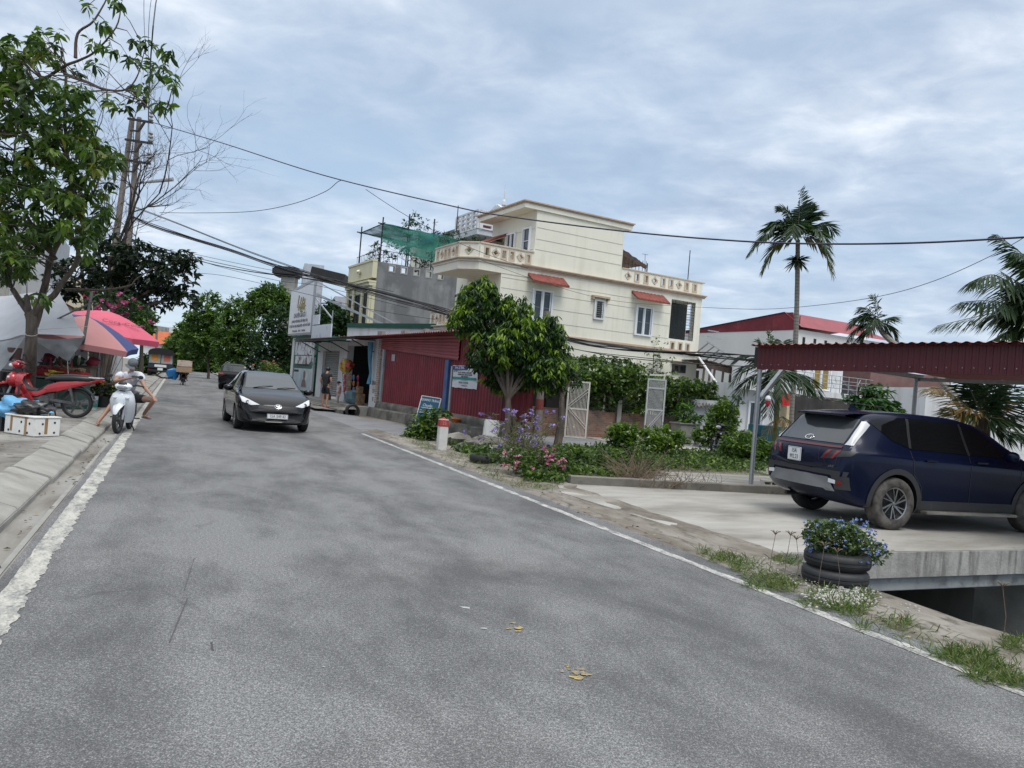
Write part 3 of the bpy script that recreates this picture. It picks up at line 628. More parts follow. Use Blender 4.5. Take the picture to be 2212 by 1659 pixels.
car = thing('saloon_car', 'black saloon car driving towards the viewer along the road', 'car', (-7.15, 21.83, 0), math.atan2(-.90, .438)); car.scale = (1.02, 1.05, 1.0)
c = Car(T, M_blk, (0, 2.55), .30, .345, (.30, .08)); c.body.parent = car
for sd in (1, -1):
    S_ = 'L' if sd > 0 else 'R'
    c.patch([(-.25, .985), (2.22, .945), (1.72, 1.27), (1.35, 1.37), (.9, 1.40), (.4, 1.345)], S_, M_glass, 'side_window', car, .006, 36, 10)
    c.strip([(.93, 1.40), (.88, .96)], .05, S_, M_black, 'window_pillar', car, .010)
    for pth in ([(.88, .95), (.86, .6), (.84, .26)], [(2.2, .9), (2.16, .6), (2.1, .26)], [(.0, .93), (.1, .75), (.33, .6), (.38, .26)]): c.strip(pth, .011, S_, M_clad, 'door_seam', car, .004)
    for xa in (.18, 1.08):
        q, n_ = c.hit(xa, .84, S_); hb = MB(); hb.beam(q+n_*.022+Vector((-.09, 0, 0)), q+n_*.022+Vector((.09, 0, 0)), .025, .022); hb.build('door_handle', M_chrome, car, bev=.005)
    wheel(car, 0, sd*.755, .30, .19, .205, sd, M_rubber, 6, 'split'); wheel(car, 2.55, sd*.755, .30, .19, .205, sd, M_rubber, 6, 'split')
    mirror_pod(car, 1.88, sd*.83, .99, sd, M_blk)
    c.patch([(sd*.40, .655), (sd*.58, .635), (sd*.76, .70), (sd*.80, .83), (sd*.70, .80)], 'F', M_lamp, 'headlight', car, .010, 18, 8)
    q, n_ = c.hit(sd*.64, .70, 'F')
    rg = MB(); X = frame(q+n_*.012, Vector((0, 1, 0)), n_.cross(Vector((0, 1, 0)))); rg.lathe([(.05, 0), (.042, .01), (.03, .002), (.001, .006)], 18, 0, X); rg.build('lamp_projector', mk('projector glass', (.1, .11, .12), .1, .3), car)
    c.patch([(sd*.60, .28), (sd*.74, .33), (sd*.76, .50), (sd*.70, .50)], 'F', M_black, 'fog_lamp_recess', car, .008, 8, 6)
    c.strip([(sd*.52, .27), (sd*.60, .285), (sd*.70, .33)], .03, 'F', M_clad, 'bumper_fin', car, .012)
    c.patch([(sd*.55, .83), (sd*.80, .84), (sd*.80, .97), (sd*.60, .93)], 'B', M_red, 'tail_lamp', car, .008)
c.patch([(1.60, -.52), (2.36, -.63), (2.44, 0), (2.36, .63), (1.60, .52), (1.52, 0)], 'T', glassmat('windscreen glass', (.045, .055, .062), .05, .7), 'windshield', car, .006, 20, 16)
c.patch([(-.2, -.58), (-.2, .58), (.42, .5), (.42, -.5)], 'T', M_glass, 'rear_window', car, .006)
c.patch([(-.54, .30), (.54, .30), (.60, .50), (.42, .57), (-.42, .57), (-.60, .50)], 'F', M_black, 'grille', car, .008, 24, 8)
c.patch([(-.44, .575), (.44, .575), (.42, .65), (-.42, .65)], 'F', M_black, 'upper_grille', car, .007, 20, 4); c.patch([(-.60, .20), (.60, .20), (.55, .298), (-.55, .298)], 'F', M_black, 'lower_lip', car, .007, 20, 4)
for z in (.33, .365, .40, .435, .47, .505): c.strip([(-.53, z), (.53, z)], .009, 'F', M_clad, 'grille_bar', car, .014)
c.strip([(-.46, .655), (-.2, .62), (0, .612), (.2, .62), (.46, .655)], .014, 'F', M_chrome if False else M_clad, 'nose_trim', car, .010)
q, n_ = c.hit(0, .42, 'F'); plate(car, q+Vector((.085, 0, -.02)), (0, 1, 0), ['15A 549.43'], .47, .115, .10, sx=.78)
q, n_ = c.hit(0, .635, 'F'); em = MB(); X = frame(q+n_*.012, (0, 1, 0), n_.cross(Vector((0, 1, 0))))
for rx, ry, oy in ((.075, .052, 0), (.042, .022, .027), (.019, .042, .005)): em.tube([X @ Vector((rx*math.cos(2*PI*i/24), oy+ry*math.sin(2*PI*i/24), 0)) for i in range(25)], .0075, 6, cap=False)
em.build('emblem', M_chrome, car)
wp = MB()
for y0, y1 in ((.1, .55), (-.45, .02)):
    a = c.hit(2.40, y0, 'T')[0]; b = c.hit(2.30, y1, 'T')[0]; wp.tube([a+Vector((0, 0, .012)), (a+b)/2+Vector((0, 0, .03)), b+Vector((0, 0, .014))], .009, 5)
wp.build('wiper', M_black, car)
ub = MB(); ub.box((1.3, 0, .2), (2.5, 1.2, .06)); ub.build('underbody', M_black, car)
# ---- distant black sport utility vehicle at the kerb, seen from behind
T = dict(zt=[(-1.0, .85), (-.98, 1.0), (-.9, 1.1), (-.78, 1.35), (-.66, 1.58), (-.5, 1.66), (.5, 1.70), (1.3, 1.68), (1.75, 1.58), (2.4, 1.15), (2.6, 1.08), (3.3, 1.0), (3.6, .85), (3.7, .7)],
         zb=[(-1, .45), (-.6, .3), (0, .25), (2.7, .25), (3.7, .4)], zs=[(-1, .84), (-.9, 1.04), (0, 1.04), (2.4, 1.0), (3.2, .92), (3.7, .66)],
         yw=[(-1, .84), (-.8, .91), (0, .945), (2.7, .945), (3.3, .9), (3.7, .72)], yr=[(-1, .8), (-.8, .74), (-.5, .68), (1, .68), (1.75, .66), (2.4, .74), (3.2, .78), (3.7, .6)], crown=.055)
su2 = thing('suv_car', 'black sport utility vehicle stopped at the kerb behind the black saloon', 'car', ST(57, 3.25, 0)+Vector((0, 0, 0)), AD-.24)
su2.location = G(507, 843)+RD*.2
c = Car(T, M_blk, (0, 2.75), .36, .42, (.18, .06)); c.body.parent = su2
for sd in (1, -1):
    S_ = 'L' if sd > 0 else 'R'
    c.patch([(-.6, 1.14), (2.3, 1.09), (1.75, 1.46), (1.2, 1.58), (0, 1.6), (-.45, 1.55)], S_, M_glass, 'side_window', su2, .006, 30, 8)
    wheel(su2, 0, sd*.83, .36, .235, .23, sd, M_rubber, 5, 'plain'); wheel(su2, 2.75, sd*.83, .36, .235, .23, sd, M_rubber, 5, 'plain'); mirror_pod(su2, 2.05, sd*.93, 1.12, sd, M_blk)
    c.patch([(sd*.48, .93), (sd*.88, .95), (sd*.88, 1.07), (sd*.6, 1.05)], 'B', M_red, 'tail_lamp', su2, .01)
    rr = MB(); rr.tube([(-.4, sd*.62, 1.70), (.3, sd*.63, 1.75), (1.2, sd*.63, 1.72)], .02, 6); rr.build('roof_rail', M_chrome, su2)
c.patch([(-.66, 1.17), (.66, 1.17), (.60, 1.52), (-.60, 1.52)], 'B', glassmat('back glass', (.06, .07, .07), .06, .6), 'rear_window', su2, .007)
q, n_ = c.hit(0, .9, 'B'); plate(su2, q+Vector((-.02, 0, -.05)), (0, -1, 0), ['15A', '623.01'], .3, .2, .09) if False else None
# ================================================================ buildings
M_cream = mk('cream plaster', (.76, .74, .63), .8, var=.06, scale=.7, dirt=(.60, .57, .46), dscale=.9, dthr=(.6, .9), bmp=.08, streak=(.62, .59, .49))
M_cream2 = mk('pale plaster', (.7, .68, .58), .8, var=.08, scale=1)
M_peach = mk('peach trim', (.50, .385, .285), .75, var=.18, scale=3)
M_tan = mk('tan panel frame', (.55, .46, .35), .75, var=.12, scale=3)
M_whitew = mk('whitewash', (.66, .67, .68), .8, var=.1, scale=.8, dirt=(.4, .39, .36), dscale=1.3, dthr=(.62, .85), streak=(.42, .41, .38))
M_frame = mk('white upvc', (.75, .77, .8), .4, var=.05)
M_grey = mk('bare render', (.205, .21, .213), .9, col2=(.135, .14, .145), scale=.55, thr=(.44, .52), bmp=.3, dirt=(.29, .29, .285), dscale=1.5, dthr=(.58, .8), streak=(.10, .103, .105))
M_tile = mk('red roof tile', (.27, .062, .042), .7, col2=(.14, .038, .028), scale=5)
M_redsheet = mk('red painted sheet', (.21, .018, .03), .5, var=.35, scale=1.1, dirt=(.28, .07, .075), dscale=2, dthr=(.55, .85), streak=(.12, .012, .018))
M_redrib = mk('faded red sheet', (.30, .055, .06), .5, var=.35, scale=1.2, stretch=(1, 1, .3))
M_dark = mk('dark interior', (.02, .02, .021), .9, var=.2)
M_green = mk('green paint', (.012, .11, .075), .5, var=.15)
M_teal = mk('teal paint', (.015, .12, .16), .45, var=.15)
M_iron = mk('dark iron', (.035, .033, .033), .6, .3, var=.3)
M_rust = mk('rusty sheet', (.16, .1, .08), .85, col2=(.08, .06, .05), scale=4)
def hbox(mb, s0, s1, q0, q1, z0, z1, mi=0): return mb.box(WQ((s0+s1)/2, (q0+q1)/2, (z0+z1)/2), (s1-s0, q1-q0, z1-z0), AW, mi)
def pierced(mw, mt, X, L, h, items, th=.12, hw=.17, hh=.22, dd=.24, y0=.0):
    """wall along local x (0..L), y up; holes at items; X local frame, z outwards"""
    x = 0.0; cy = y0+h/2
    def bx(m, xa, xb, ya, yb, za=-th/2, zb=th/2): 
        if xb-xa > 1e-3 and yb-ya > 1e-3: m.box(((xa+xb)/2, (ya+yb)/2, (za+zb)/2), (xb-xa, yb-ya, zb-za), X=X)
    for xc, k in sorted(items):
        w_ = hw if k == 'r' else dd; bx(mw, x, xc-w_, y0, y0+h)
        if k == 'r':
            bx(mw, xc-w_, xc+w_, y0, cy-hh); bx(mw, xc-w_, xc+w_, cy+hh, y0+h)
            for a in (-1, 1): bx(mt, xc+a*w_-.035, xc+a*w_+.035, cy-hh-.04, cy+hh+.04, -th/2-.02, th/2+.02)
            for a in (-1, 1): bx(mt, xc-w_+.035, xc+w_-.035, cy+a*hh-.035, cy+a*hh+.035, -th/2-.02, th/2+.02)
        else:
            bx(mw, xc-w_, xc+w_, y0, cy-w_); bx(mw, xc-w_, xc+w_, cy+w_, y0+h)
            for a in (-1, 1):
                for b in (-1, 1): mw.prism([(xc+a*w_, cy+b*w_), (xc+a*w_, cy), (xc, cy+b*w_)], -th/2, th/2, X=X)
            q = [(xc-w_+.05, cy), (xc, cy+w_-.05), (xc+w_-.05, cy), (xc, cy-w_+.05)]
            for a, b in zip(q, q[1:]+q[:1]): mt.beam(X @ Vector((*a, 0)), X @ Vector((*b, 0)), .06, th+.04, up=X.to_3x3() @ Vector((0, 0, 1)))
        x = xc+w_
    bx(mw, x, L, y0, y0+h)
def window(parent, o, xd, w, h, panes=2, fmat=None, gmat=None, bars=0, fw=.075, name='window'):
    X = frame(o, xd, UPZ); mb = MB(); g = MB(); fmat = fmat or M_frame; gmat = gmat or M_window
    for a in (-1, 1): mb.box((a*(w/2-fw/2), 0, .03), (fw, h, .12), X=X); mb.box((0, a*(h/2-fw/2), .03), (w-2*fw, fw, .118), X=X)
    pw = (w-2*fw)/panes
    for k in range(panes):
        xa = -w/2+fw+k*pw
        if k: mb.box((xa, 0, .03), (fw*.8, h-2*fw, .11), X=X)
        if panes > 1 or True:
            for a in (0, 1): mb.box((xa+fw*.4+.02+a*(pw-fw*.8-.04), 0, .025), (.045, h-2*fw, .07), X=X)
        g.box((xa+pw/2, 0, -.005), (pw-.004, h-2*fw, .01), X=X)
    for k in range(bars): mb.box((0, -h/2+fw+(k+1)*(h-2*fw)/(bars+1), .03), (w-2*fw, .03, .04), X=X)
    f = mb.build(name, fmat, parent, world=True, bev=.006)
    g.build('pane', gmat, f, world=True, smooth=False); return f
def tile_canopy(parent, o, xd, w, d_, drop, name='tiled_canopy'):
    X = frame(o, xd, UPZ); mb = MB(); rows = []
    for i in range(9):
        k = i/8; r_ = []
        for j in range(49):
            x = -w/2+w*j/48; st = (k*4) % 1.0
            r_.append(X @ Vector((x*(1-.0*k), -drop*k+.022*abs(math.sin(PI*j/48*9))+.03*(1-st)*(.6), d_*k)))
        rows.append(r_)
    mb.grid(rows, flip=True)
    for a in (-1, 1): mb.add([X @ Vector(p) for p in ((a*w/2, -.10, 0), (a*w/2, .02, 0), (a*w/2, -drop+.02, d_), (a*w/2, -drop-.05, d_))], [(0, 1, 2, 3), (3, 2, 1, 0)])
    mb.add([X @ Vector(p) for p in ((-w/2, -drop-.05, d_), (w/2, -drop-.05, d_), (w/2, -drop+.03, d_), (-w/2, -drop+.03, d_))], [(0, 1, 2, 3)])
    cp = mb.build(name, M_tile, parent, world=True, ang=.9)
    ub = MB(); ub.add([X @ Vector(p) for p in ((-w/2+.03, -.13, 0), (w/2-.03, -.13, 0), (w/2-.03, -drop-.055, d_-.03), (-w/2+.03, -drop-.055, d_-.03), (-w/2+.03, -.03, 0), (w/2-.03, -.03, 0), (w/2-.03, -drop-.02, d_-.03), (-w/2+.03, -drop-.02, d_-.03))], [(0, 1, 2, 3), (7, 6, 5, 4), (0, 3, 7, 4), (1, 5, 6, 2), (3, 2, 6, 7)]); ub.build('canopy_slab', M_cream, cp, world=True, smooth=False)
    return cp
house = thing('townhouse', 'cream three storey townhouse with peach cornices and pierced balcony parapets', 'house', WQ(-6, 2, 0))
b = MB()
hbox(b, -11.95, -2.06, 0, 4.6, -.1, 4.0); hbox(b, -11.95, -2.06, 0, 4.6, 4.0, 7.02)
b2 = MB(); hbox(b2, -2.06, -.02, .015, 4.6, -.1, 3.98); hbox(b2, -2.06, -.02, 1.06, 4.58, 4.0, 7.0)
hbox(b2, -.42, -.01, .01, .32, 4.0, 7.0); hbox(b2, -2.06, -.42, .02, 1.05, 6.74, 7.0); hbox(b2, -.40, -.02, .33, 1.05, 6.76, 7.0)
hbox(b, -10.35, -5.36, .01, 4.3, 7.16, 9.72)
w_ = b.build('wall', M_cream, house, world=True, smooth=False); b2.build('loggia_wall', M_cream, house, world=True, smooth=False)
g = MB()
for z in (4.72, 5.35, 5.98, 6.45): g.beam(WQ(-11.9, -.006, z), WQ(-2.1, -.006, z), .009, .012)
for z in (7.95, 8.42, 8.95): g.beam(WQ(-10.3, .004, z), WQ(-5.4, .004, z), .009, .012)
for z in (7.95, 8.9): g.beam(WQ(-10.356, .1, z), WQ(-10.356, 3.2, z), .009, .012)
g.build('wall_groove', mk('groove grey', (.4, .39, .34), .9), w_, world=True, smooth=False)
b = MB()
for z, h_, o_ in ((7.06, .06, .13), (7.0, .05, .09), (7.12, .05, .17)): hbox(b, -11.0, .0+o_, -o_, .005, z, z+h_-.004)
for z, h_, o_ in ((4.04, .05, .06), (4.1, .06, .12), (4.16, .05, .08)): hbox(b, -11.93, .0+o_, -o_, -.002, z, z+h_-.004)
b.build('cornice', M_peach, house, world=True, smooth=False)
b = MB(); b3 = MB()
def ring(mb, poly, o_, z0, z1):
    c = [sum(p[0] for p in poly)/len(poly), sum(p[1] for p in poly)/len(poly)]; out = []
    for s_, q_ in poly: out.append(((s_-c[0]), (q_-c[1])))
    P = [WQ(c[0]+a+(o_ if a > 0 else -o_), c[1]+e+(o_ if e > 0 else -o_)) for a, e in out]
    mb.prism([(p.x, p.y) for p in P], z0, z1)
rp = [(-11.05, -.07), (-4.95, -.07), (-4.95, 4.6), (-11.05, 4.6)]
ring(b, rp, 0, 9.725, 9.93); ring(b3, rp, .04, 9.935, 9.985); ring(b3, rp, .09, 9.99, 10.05); b.build('roof', M_cream, house, world=True, smooth=False); b3.build('roof_trim', M_peach, house, world=True, smooth=False)
bal = [(-10.0, -.02), (-13.1, -.02), (-13.75, .7), (-13.75, 3.4), (-10.0, 3.4)]
for z0, z1, nm in ((6.62, 7.14, 'balcony'), (3.72, 4.16, 'balcony')):
    b = MB(); t_ = MB(); tr = MB(); P = [WQ(*p) for p in bal]
    b.prism([(p.x, p.y) for p in P], z0 if nm else z0, z1-.17)
    ring(b, bal, .05, z1-.165, z1-.115)
    for k_, zz in enumerate((z1-.11, z1-.055)): ring(tr, bal, .07+.05*k_, zz, zz+.05)
    zb = z1+.0; h_ = .62
    segs = [((-13.1, .04), (-10.36 if z1 > 5 else -12.1, .04)), ((-13.69, .7), (-13.1, .04)), ((-13.69, 3.35), (-13.69, .7))]
    its = [[(.35, 'r'), (.78, 'd'), (1.2, 'r'), (1.6, 'r'), (2.05, 'd'), (2.45, 'r')] if z1 > 5 else [(.4, 'r')], [(.42, 'd')], [(.35, 'r'), (.8, 'd'), (1.2, 'r'), (1.6, 'r'), (2.05, 'd'), (2.4, 'r')]]
    for (a, e), it in zip(segs, its):
        p, q = WQ(*a), WQ(*e); L_ = (q-p).length
        X = frame(p+Vector((0, 0, zb)), q-p, UPZ); pierced(b, tr, X, L_, h_, [i for i in it if i[0] < L_-.2], hw=.12, hh=.2, dd=.22)
        tr.beam(p+Vector((0, 0, zb+h_+.03)), q+Vector((0, 0, zb+h_+.03)), .2, .06)
        b.beam(p+Vector((0, 0, zb+h_+.065)), q+Vector((0, 0, zb+h_+.065)), .16, .012)
    f = b.build(nm, M_cream, house, world=True, smooth=False); tr.build('balcony_trim', M_tan, f, world=True, smooth=False)
b = MB(); tr = MB()
X = frame(WQ(-5.36, .06, 7.2), HW, UPZ); its = [(-4.94, 'd'), (-4.39, 'r'), (-3.81, 'r'), (-3.25, 'd'), (-2.72, 'r'), (-2.2, 'r'), (-1.66, 'd'), (-1.15, 'r'), (-.6, 'r')]
pierced(b, tr, X, 5.3, .60, [(x+5.36, k) for x, k in its], hw=.13, hh=.2, dd=.22)
tr.beam(WQ(-5.34, .06, 7.83), WQ(.06, .06, 7.83), .2, .055); tr.beam(WQ(-.06, .17, 7.83), WQ(-.06, 4.6, 7.83), .2, .055)
hbox(b, -.12, -.01, .13, 4.55, 7.2, 7.8)
f = b.build('parapet', M_cream, house, world=True, smooth=False); tr.build('parapet_trim', M_tan, f, world=True, smooth=False)
b = MB(); tr = MB(); X = frame(WQ(-2.05, .07, 4.02), HW, UPZ); pierced(b, tr, X, 1.63, .72, [(.28, 'r'), (.8, 'r'), (1.3, 'r')], hw=.12, hh=.2); f = b.build('loggia_parapet', M_cream, house, world=True, smooth=False); tr.build('parapet_trim', M_tan, f, world=True, smooth=False)
b = MB()
for k in range(7): x = -2.0+k*.26; b.tube([WQ(x, .05, 4.76), WQ(x, .05, 6.74)], .011, 5)
for k in range(14): z = 4.82+k*.14; b.tube([WQ(-2.04, .06, z), WQ(-.42, .06, z)], .009, 5)
for k in range(7): z = 4.82+k*.28; b.tube([WQ(-.12, .3, z), WQ(-.12, 1.04, z)], .009, 5)
b.build('window_grille', M_iron, house, world=True)
b = MB(); hbox(b, -2.055, -2.02, .1, 1.05, 4.76, 6.73); hbox(b, -2.02, -.1, 1.0, 1.05, 4.03, 6.72); b.build('loggia_screen', mk('dark green shutter', (.03, .045, .045), .6), house, world=True, smooth=False)
window(house, WQ(-9.73, -.01, 5.42), HW, 1.1, 1.46); window(house, WQ(-3.78, -.01, 5.40), HW, 1.1, 1.46)
lv = window(house, WQ(-6.53, -.01, 5.64), HW, .62, .95, 1, M_whitew, M_dark, 0); s_ = MB()
for k in range(9): s_.box(WQ(-6.53, -.05, 5.25+k*.095), (.46, .02, .05), rot=Matrix.Rotation(AW, 3, 'Z') @ Matrix.Rotation(.6, 3, 'X'))
s_.build('louvre', mk('grey louvre', (.2, .21, .22), .6), lv, world=True, smooth=False)
b = MB(); hbox(b, -7.02, -6.03, -.2, -.003, 6.2, 6.29); hbox(b, -7.02, -6.93, -.18, -.003, 6.1, 6.197); hbox(b, -6.12, -6.03, -.18, -.003, 6.1, 6.197); b.build('window_hood', M_peach, house, world=True, smooth=False)
lv = window(house, WQ(-1.25, 0, 3.26), HW, .86, .42, 2, mk('dark window frame', (.05, .05, .05), .5), M_dark, 0); b = MB(); hbox(b, -1.8, -.7, -.15, -.003, 3.56, 3.63); b.build('window_hood', M_peach, house, world=True, smooth=False)
tile_canopy(house, WQ(-9.62, -.003, 6.82), HW, 1.95, .55, .40); tile_canopy(house, WQ(-3.62, -.003, 6.80), HW, 2.05, .55, .40)
window(house, WQ(-10.36, 2.25, 8.42), -HP, .95, 1.1); window(house, WQ(-10.36, .75, 8.40), -HP, .75, 1.25, 1, bars=1)
tile_canopy(house, WQ(-10.36, 3.75, 9.0), -HP, 2.2, 1.5, .75)
b = MB(); hbox(b, -11.0, -10.2, 3.0, 4.5, 7.1, 8.6); b.build('stair_enclosure', M_grey, house, world=True, smooth=False)
window(house, WQ(-11.96, 2.0, 5.3), -HP, 1.6, 1.9, 2)
b = MB(); b.tube([WQ(-.3, .9, 7.8), WQ(-.3, .9, 9.6)], .025, 6); b.tube([WQ(-1.9, 2.5, 7.8), WQ(-2.0, 2.5, 9.3)], .012, 5); b.tube([WQ(-2.2, 2.5, 9.3), WQ(-1.8, 2.5, 9.3)], .01, 4); b.build('antenna_mast', M_iron, house, world=True)
# rooftop shelter on the terrace
sh = thing('rooftop_shelter', 'rusty sheet shelter with iron bars on the terrace of the cream townhouse', 'shelter', WQ(-4.3, 1.5, 7.2))
b = MB(); b.grid([[WQ(-5.35+k*.24, q, 9.0-.09*k+.03*math.sin(k*2.7)) for k in range(9)] for q in (.5, 2.6)], flip=True); b.grid([[WQ(-5.35+k*.24, .5, 9.0-.09*k+.03*math.sin(k*2.7)) for k in range(9)], [WQ(-5.35+k*.24, .55, 8.72-.08*k) for k in range(9)]], flip=True); b.build('roof', M_rust, sh, world=True)
b = MB()
for k in range(9): b.tube([WQ(-5.2+k*.22, .55, 7.1), WQ(-5.2+k*.22, .55, 8.5)], .014, 5)
for z in (7.4, 7.8, 8.2): b.tube([WQ(-5.3, .55, z), WQ(-3.4, .55, z)], .012, 5)
b.tube([WQ(-3.4, .5, 7.1), WQ(-3.4, .5, 8.4)], .03, 6); b.build('bars', M_iron, sh, world=True)
# ---- bare concrete house with the roof garden
QG = 15.1
ch = thing('townhouse', 'narrow house with bare grey concrete side wall and cream front', 'house', WQ(-8, 17, 0))
b = MB(); hbox(b, -12.5, -2.0, QG, QG+4.7, -.1, 8.0); hbox(b, -12.5, -2, QG, QG+.25, 8.002, 8.55) if False else None
b.build('wall', M_grey, ch, world=True, smooth=False)
b = MB(); tr = MB(); X = frame(WQ(-12.48, QG+.12, 8.0), HW, UPZ)
hs = [PL(*q, WQ(0, QG), HW) for q in [(1292*0+((850+x/3.949)*2212/2568), (480+y/3.949)*2212/2568) for x, y in ((525, 770), (645, 790), (770, 810), (890, 835), (1007, 855))]]
hs = [((p-WQ(-12.48, QG)).dot(HW)) for p in hs]
pierced(b, tr, X, 10.4, .62, [(x, 'r') for x in hs], th=.2, hw=.2, hh=.2, y0=.004); f = b.build('parapet', M_grey, ch, world=True, smooth=False); tr.build('parapet_opening_frame', M_conc, f, world=True, smooth=False)
b = MB(); hbox(b, -12.72, -12.505, QG-.06, QG+4.75, -.1, 7.1); hbox(b, -12.8, -12.506, QG-.05, QG+4.76, 7.6, 8.6); hbox(b, -12.95, -12.507, QG-.08, QG+4.8, 7.104, 7.3); hbox(b, -13.05, -12.508, QG-.1, QG+4.8, 7.304, 7.42); hbox(b, -12.86, -12.509, QG-.07, QG+4.78, 8.604, 8.72)
for q in (.0, 1.35, 3.1, 4.4): hbox(b, -12.85, -12.724, QG+q, QG+q+.35, 4, 7.09)
b.build('front_wall', mk('cream facade', (.62, .58, .40), .8, var=.1, scale=1.1), ch, world=True, smooth=False)
for q, w2 in ((.95, .42), (2.45, .95), (3.95, .42)): window(ch, WQ(-12.73, QG+q, 5.75), -HP, w2, 1.9, 2 if w2 > .6 else 1, mk('dark window frame', (.05, .05, .05), .5))
ad = MB(); ad.box(WQ(-12.9, QG+1.5, 4.5), (.35, .8, .55), AW); ad.box(WQ(-12.9, QG+2.7, 4.5), (.35, .8, .55), AW); ad.build('air_conditioner', M_whitew, ch, world=True, bev=.02)
orn = MB(); orn.ball(WQ(-12.83, QG+2.4, 8.1), (.12, .5, .16), 10, jit=.6); orn.build('plaster_relief', M_cream2, ch, world=True)
rail = MB()
for k in range(34): rail.tube([WQ(-12.4+k*.3, QG+.12, 8.6), WQ(-12.4+k*.3, QG+.12, 9.35)], .014, 4)
rail.tube([WQ(-12.4, QG+.12, 9.35), WQ(-2.3, QG+.12, 9.35)], .02, 5)
for k in range(15): rail.tube([WQ(-12.4, QG+.2+k*.3, 8.7), WQ(-12.4, QG+.2+k*.3, 9.35)], .014, 4)
rail.tube([WQ(-12.4, QG+.1, 9.35), WQ(-12.4, QG+4.5, 9.35)], .02, 5); rail.build('railing', M_iron, ch, world=True)
pg = thing('rooftop_pergola', 'metal pergola hung with torn green shade net above the grey concrete house', 'pergola', WQ(-9, QG+2, 8.6))
b = MB()
for s, q in ((-12.3, .2), (-12.3, 4.3), (-10.6, .2), (-8.9, .2), (-8.9, 4.3), (-5.2, .2), (-5.2, 4.3), (-3.4, .3)): b.tube([WQ(s, QG+q, 8.5), WQ(s, QG+q, 11.0+(.9 if q < 1 and s > -12 and s < -8 else .4))], .045, 6)
for q in (.2, 4.3): b.tube([WQ(-12.6, QG+q, 11.0), WQ(-3.0, QG+q, 10.7)], .04, 6)
for s in (-12.3, -8.9, -5.2): b.tube([WQ(s, QG-.2, 11.0), WQ(s, QG+4.6, 11.0)], .035, 5)
b.build('frame', M_iron, pg, world=True)
m, t, p = newmat('green shade net'); p.inputs[0].default_value = (.02, .16, .12, 1); p.inputs['Roughness'].default_value = .8; tr_ = nd(t, 'ShaderNodeBsdfTransparent'); ms = nd(t, 'ShaderNodeMixShader'); t.links.new(ramp(t, noisef(t, 1.3, 4), [(.35, .55), (.65, .92)]), ms.inputs[0]); t.links.new(tr_.outputs[0], ms.inputs[1]); t.links.new(p.outputs[0], ms.inputs[2]); t.links.new(ms.outputs[0], t.nodes['Material Output'].inputs[0]); M_net = m
b = MB()
def drape(b, A0, A1, B0, B1, nu, nv, wob, sag):
    rows = []
    for i in range(nv+1):
        k = i/nv; r_ = []
        for j in range(nu+1):
            u = j/nu; q = A0.lerp(A1, u).lerp(B0.lerp(B1, u), k)
            q += Vector((0, 0, -sag*math.sin(PI*u)*k))+HP*(-wob*(noise.noise(Vector((u*5, k*3, A0.x)))))+Vector((0, 0, wob*.6*noise.noise(Vector((u*4, k*4, 9+A0.x)))*k)); r_.append(q)
        rows.append(r_)
    b.grid(rows, flip=True)
drape(b, WQ(-12.3, QG+.1, 11.0), WQ(-8.4, QG+.1, 10.95), WQ(-12.3, QG+.05, 9.9), WQ(-8.4, QG+0, 9.2), 16, 8, .3, .2)
drape(b, WQ(-8.6, QG+0, 10.95), WQ(-5.0, QG+0, 10.7), WQ(-8.5, QG-.1, 9.6), WQ(-5.6, QG-.1, 9.0), 14, 8, .5, .5)
drape(b, WQ(-5.9, QG-.1, 10.6), WQ(-2.9, QG-.1, 10.3), WQ(-5.2, QG-.15, 8.9), WQ(-3.1, QG-.15, 8.6), 14, 8, .6, .4)
drape(b, WQ(-12.3, QG+.1, 11.02), WQ(-5.2, QG+.1, 10.75), WQ(-12.3, QG+4.3, 11.02), WQ(-5.2, QG+4.3, 10.8), 16, 6, .2, .25)
b.build('shade_net', M_net, pg, world=True)
M_leafA = leafmat('garden leaf', [(0, (.008, .022, .01)), (.5, (.022, .06, .018)), (1, (.06, .12, .025))])
def bush(name, label, cat, base, blobs, per, L, stops=None, mat=None, group=None, wr=.4, stems=None, seed=0, zdrop=-.1, spread=.1, segs=1, droop=0):
    """blobs: (dx,dy,dz,rx,ry,rz,n) leaf clusters on an ellipsoid's outer volume"""
    o = thing(name, label, cat, base, 0, group); cs = []; tn = []
    for (dx, dy, dz, rx, ry, rz, n) in blobs:
        d = rdir(n); r_ = rng.uniform(.45, 1.05, n)**.6
        cs.append(np.array(base)+np.array((dx, dy, dz))+d*r_[:, None]*np.array((rx, ry, rz))); tn.append(rng.uniform(.15, .85, n))
    C_ = np.concatenate(cs); C_[:, 2] = np.maximum(C_[:, 2], base[2]+.03); TT = np.concatenate(tn)
    leaves('foliage', *clusters(C_, per, L, spread, zdrop, TT, .15, wr), mat or M_leafA, o, segs, droop)
    st_ = MB()
    for i in range(0, len(C_), max(1, len(C_)//(stems or 14))):
        q = Vector(C_[i]); bb = Vector(base)+Vector((random.gauss(0, .05), random.gauss(0, .05), 0)); mid = bb.lerp(q, .5)+Vector((0, 0, .12*(q-bb).length)); st_.tube([bb, mid, q], [.012, .009, .004], 4)
    st_.build('stem', M_bark2, o, world=True); return o
bush('climbing_vine', 'dark climbing vine growing over the rooftop pergola and green net', 'vine', WQ(-9.5, QG+1.2, 8.5), [(0, 0, 2.9, 1.2, .8, .9, 60), (2.5, 1.2, 2.7, 1.8, .5, .35, 50), (-1.5, -1, 1.2, 1.6, .6, .7, 50), (1.5, .8, .9, 2.2, .6, .6, 70)], 8, .22)
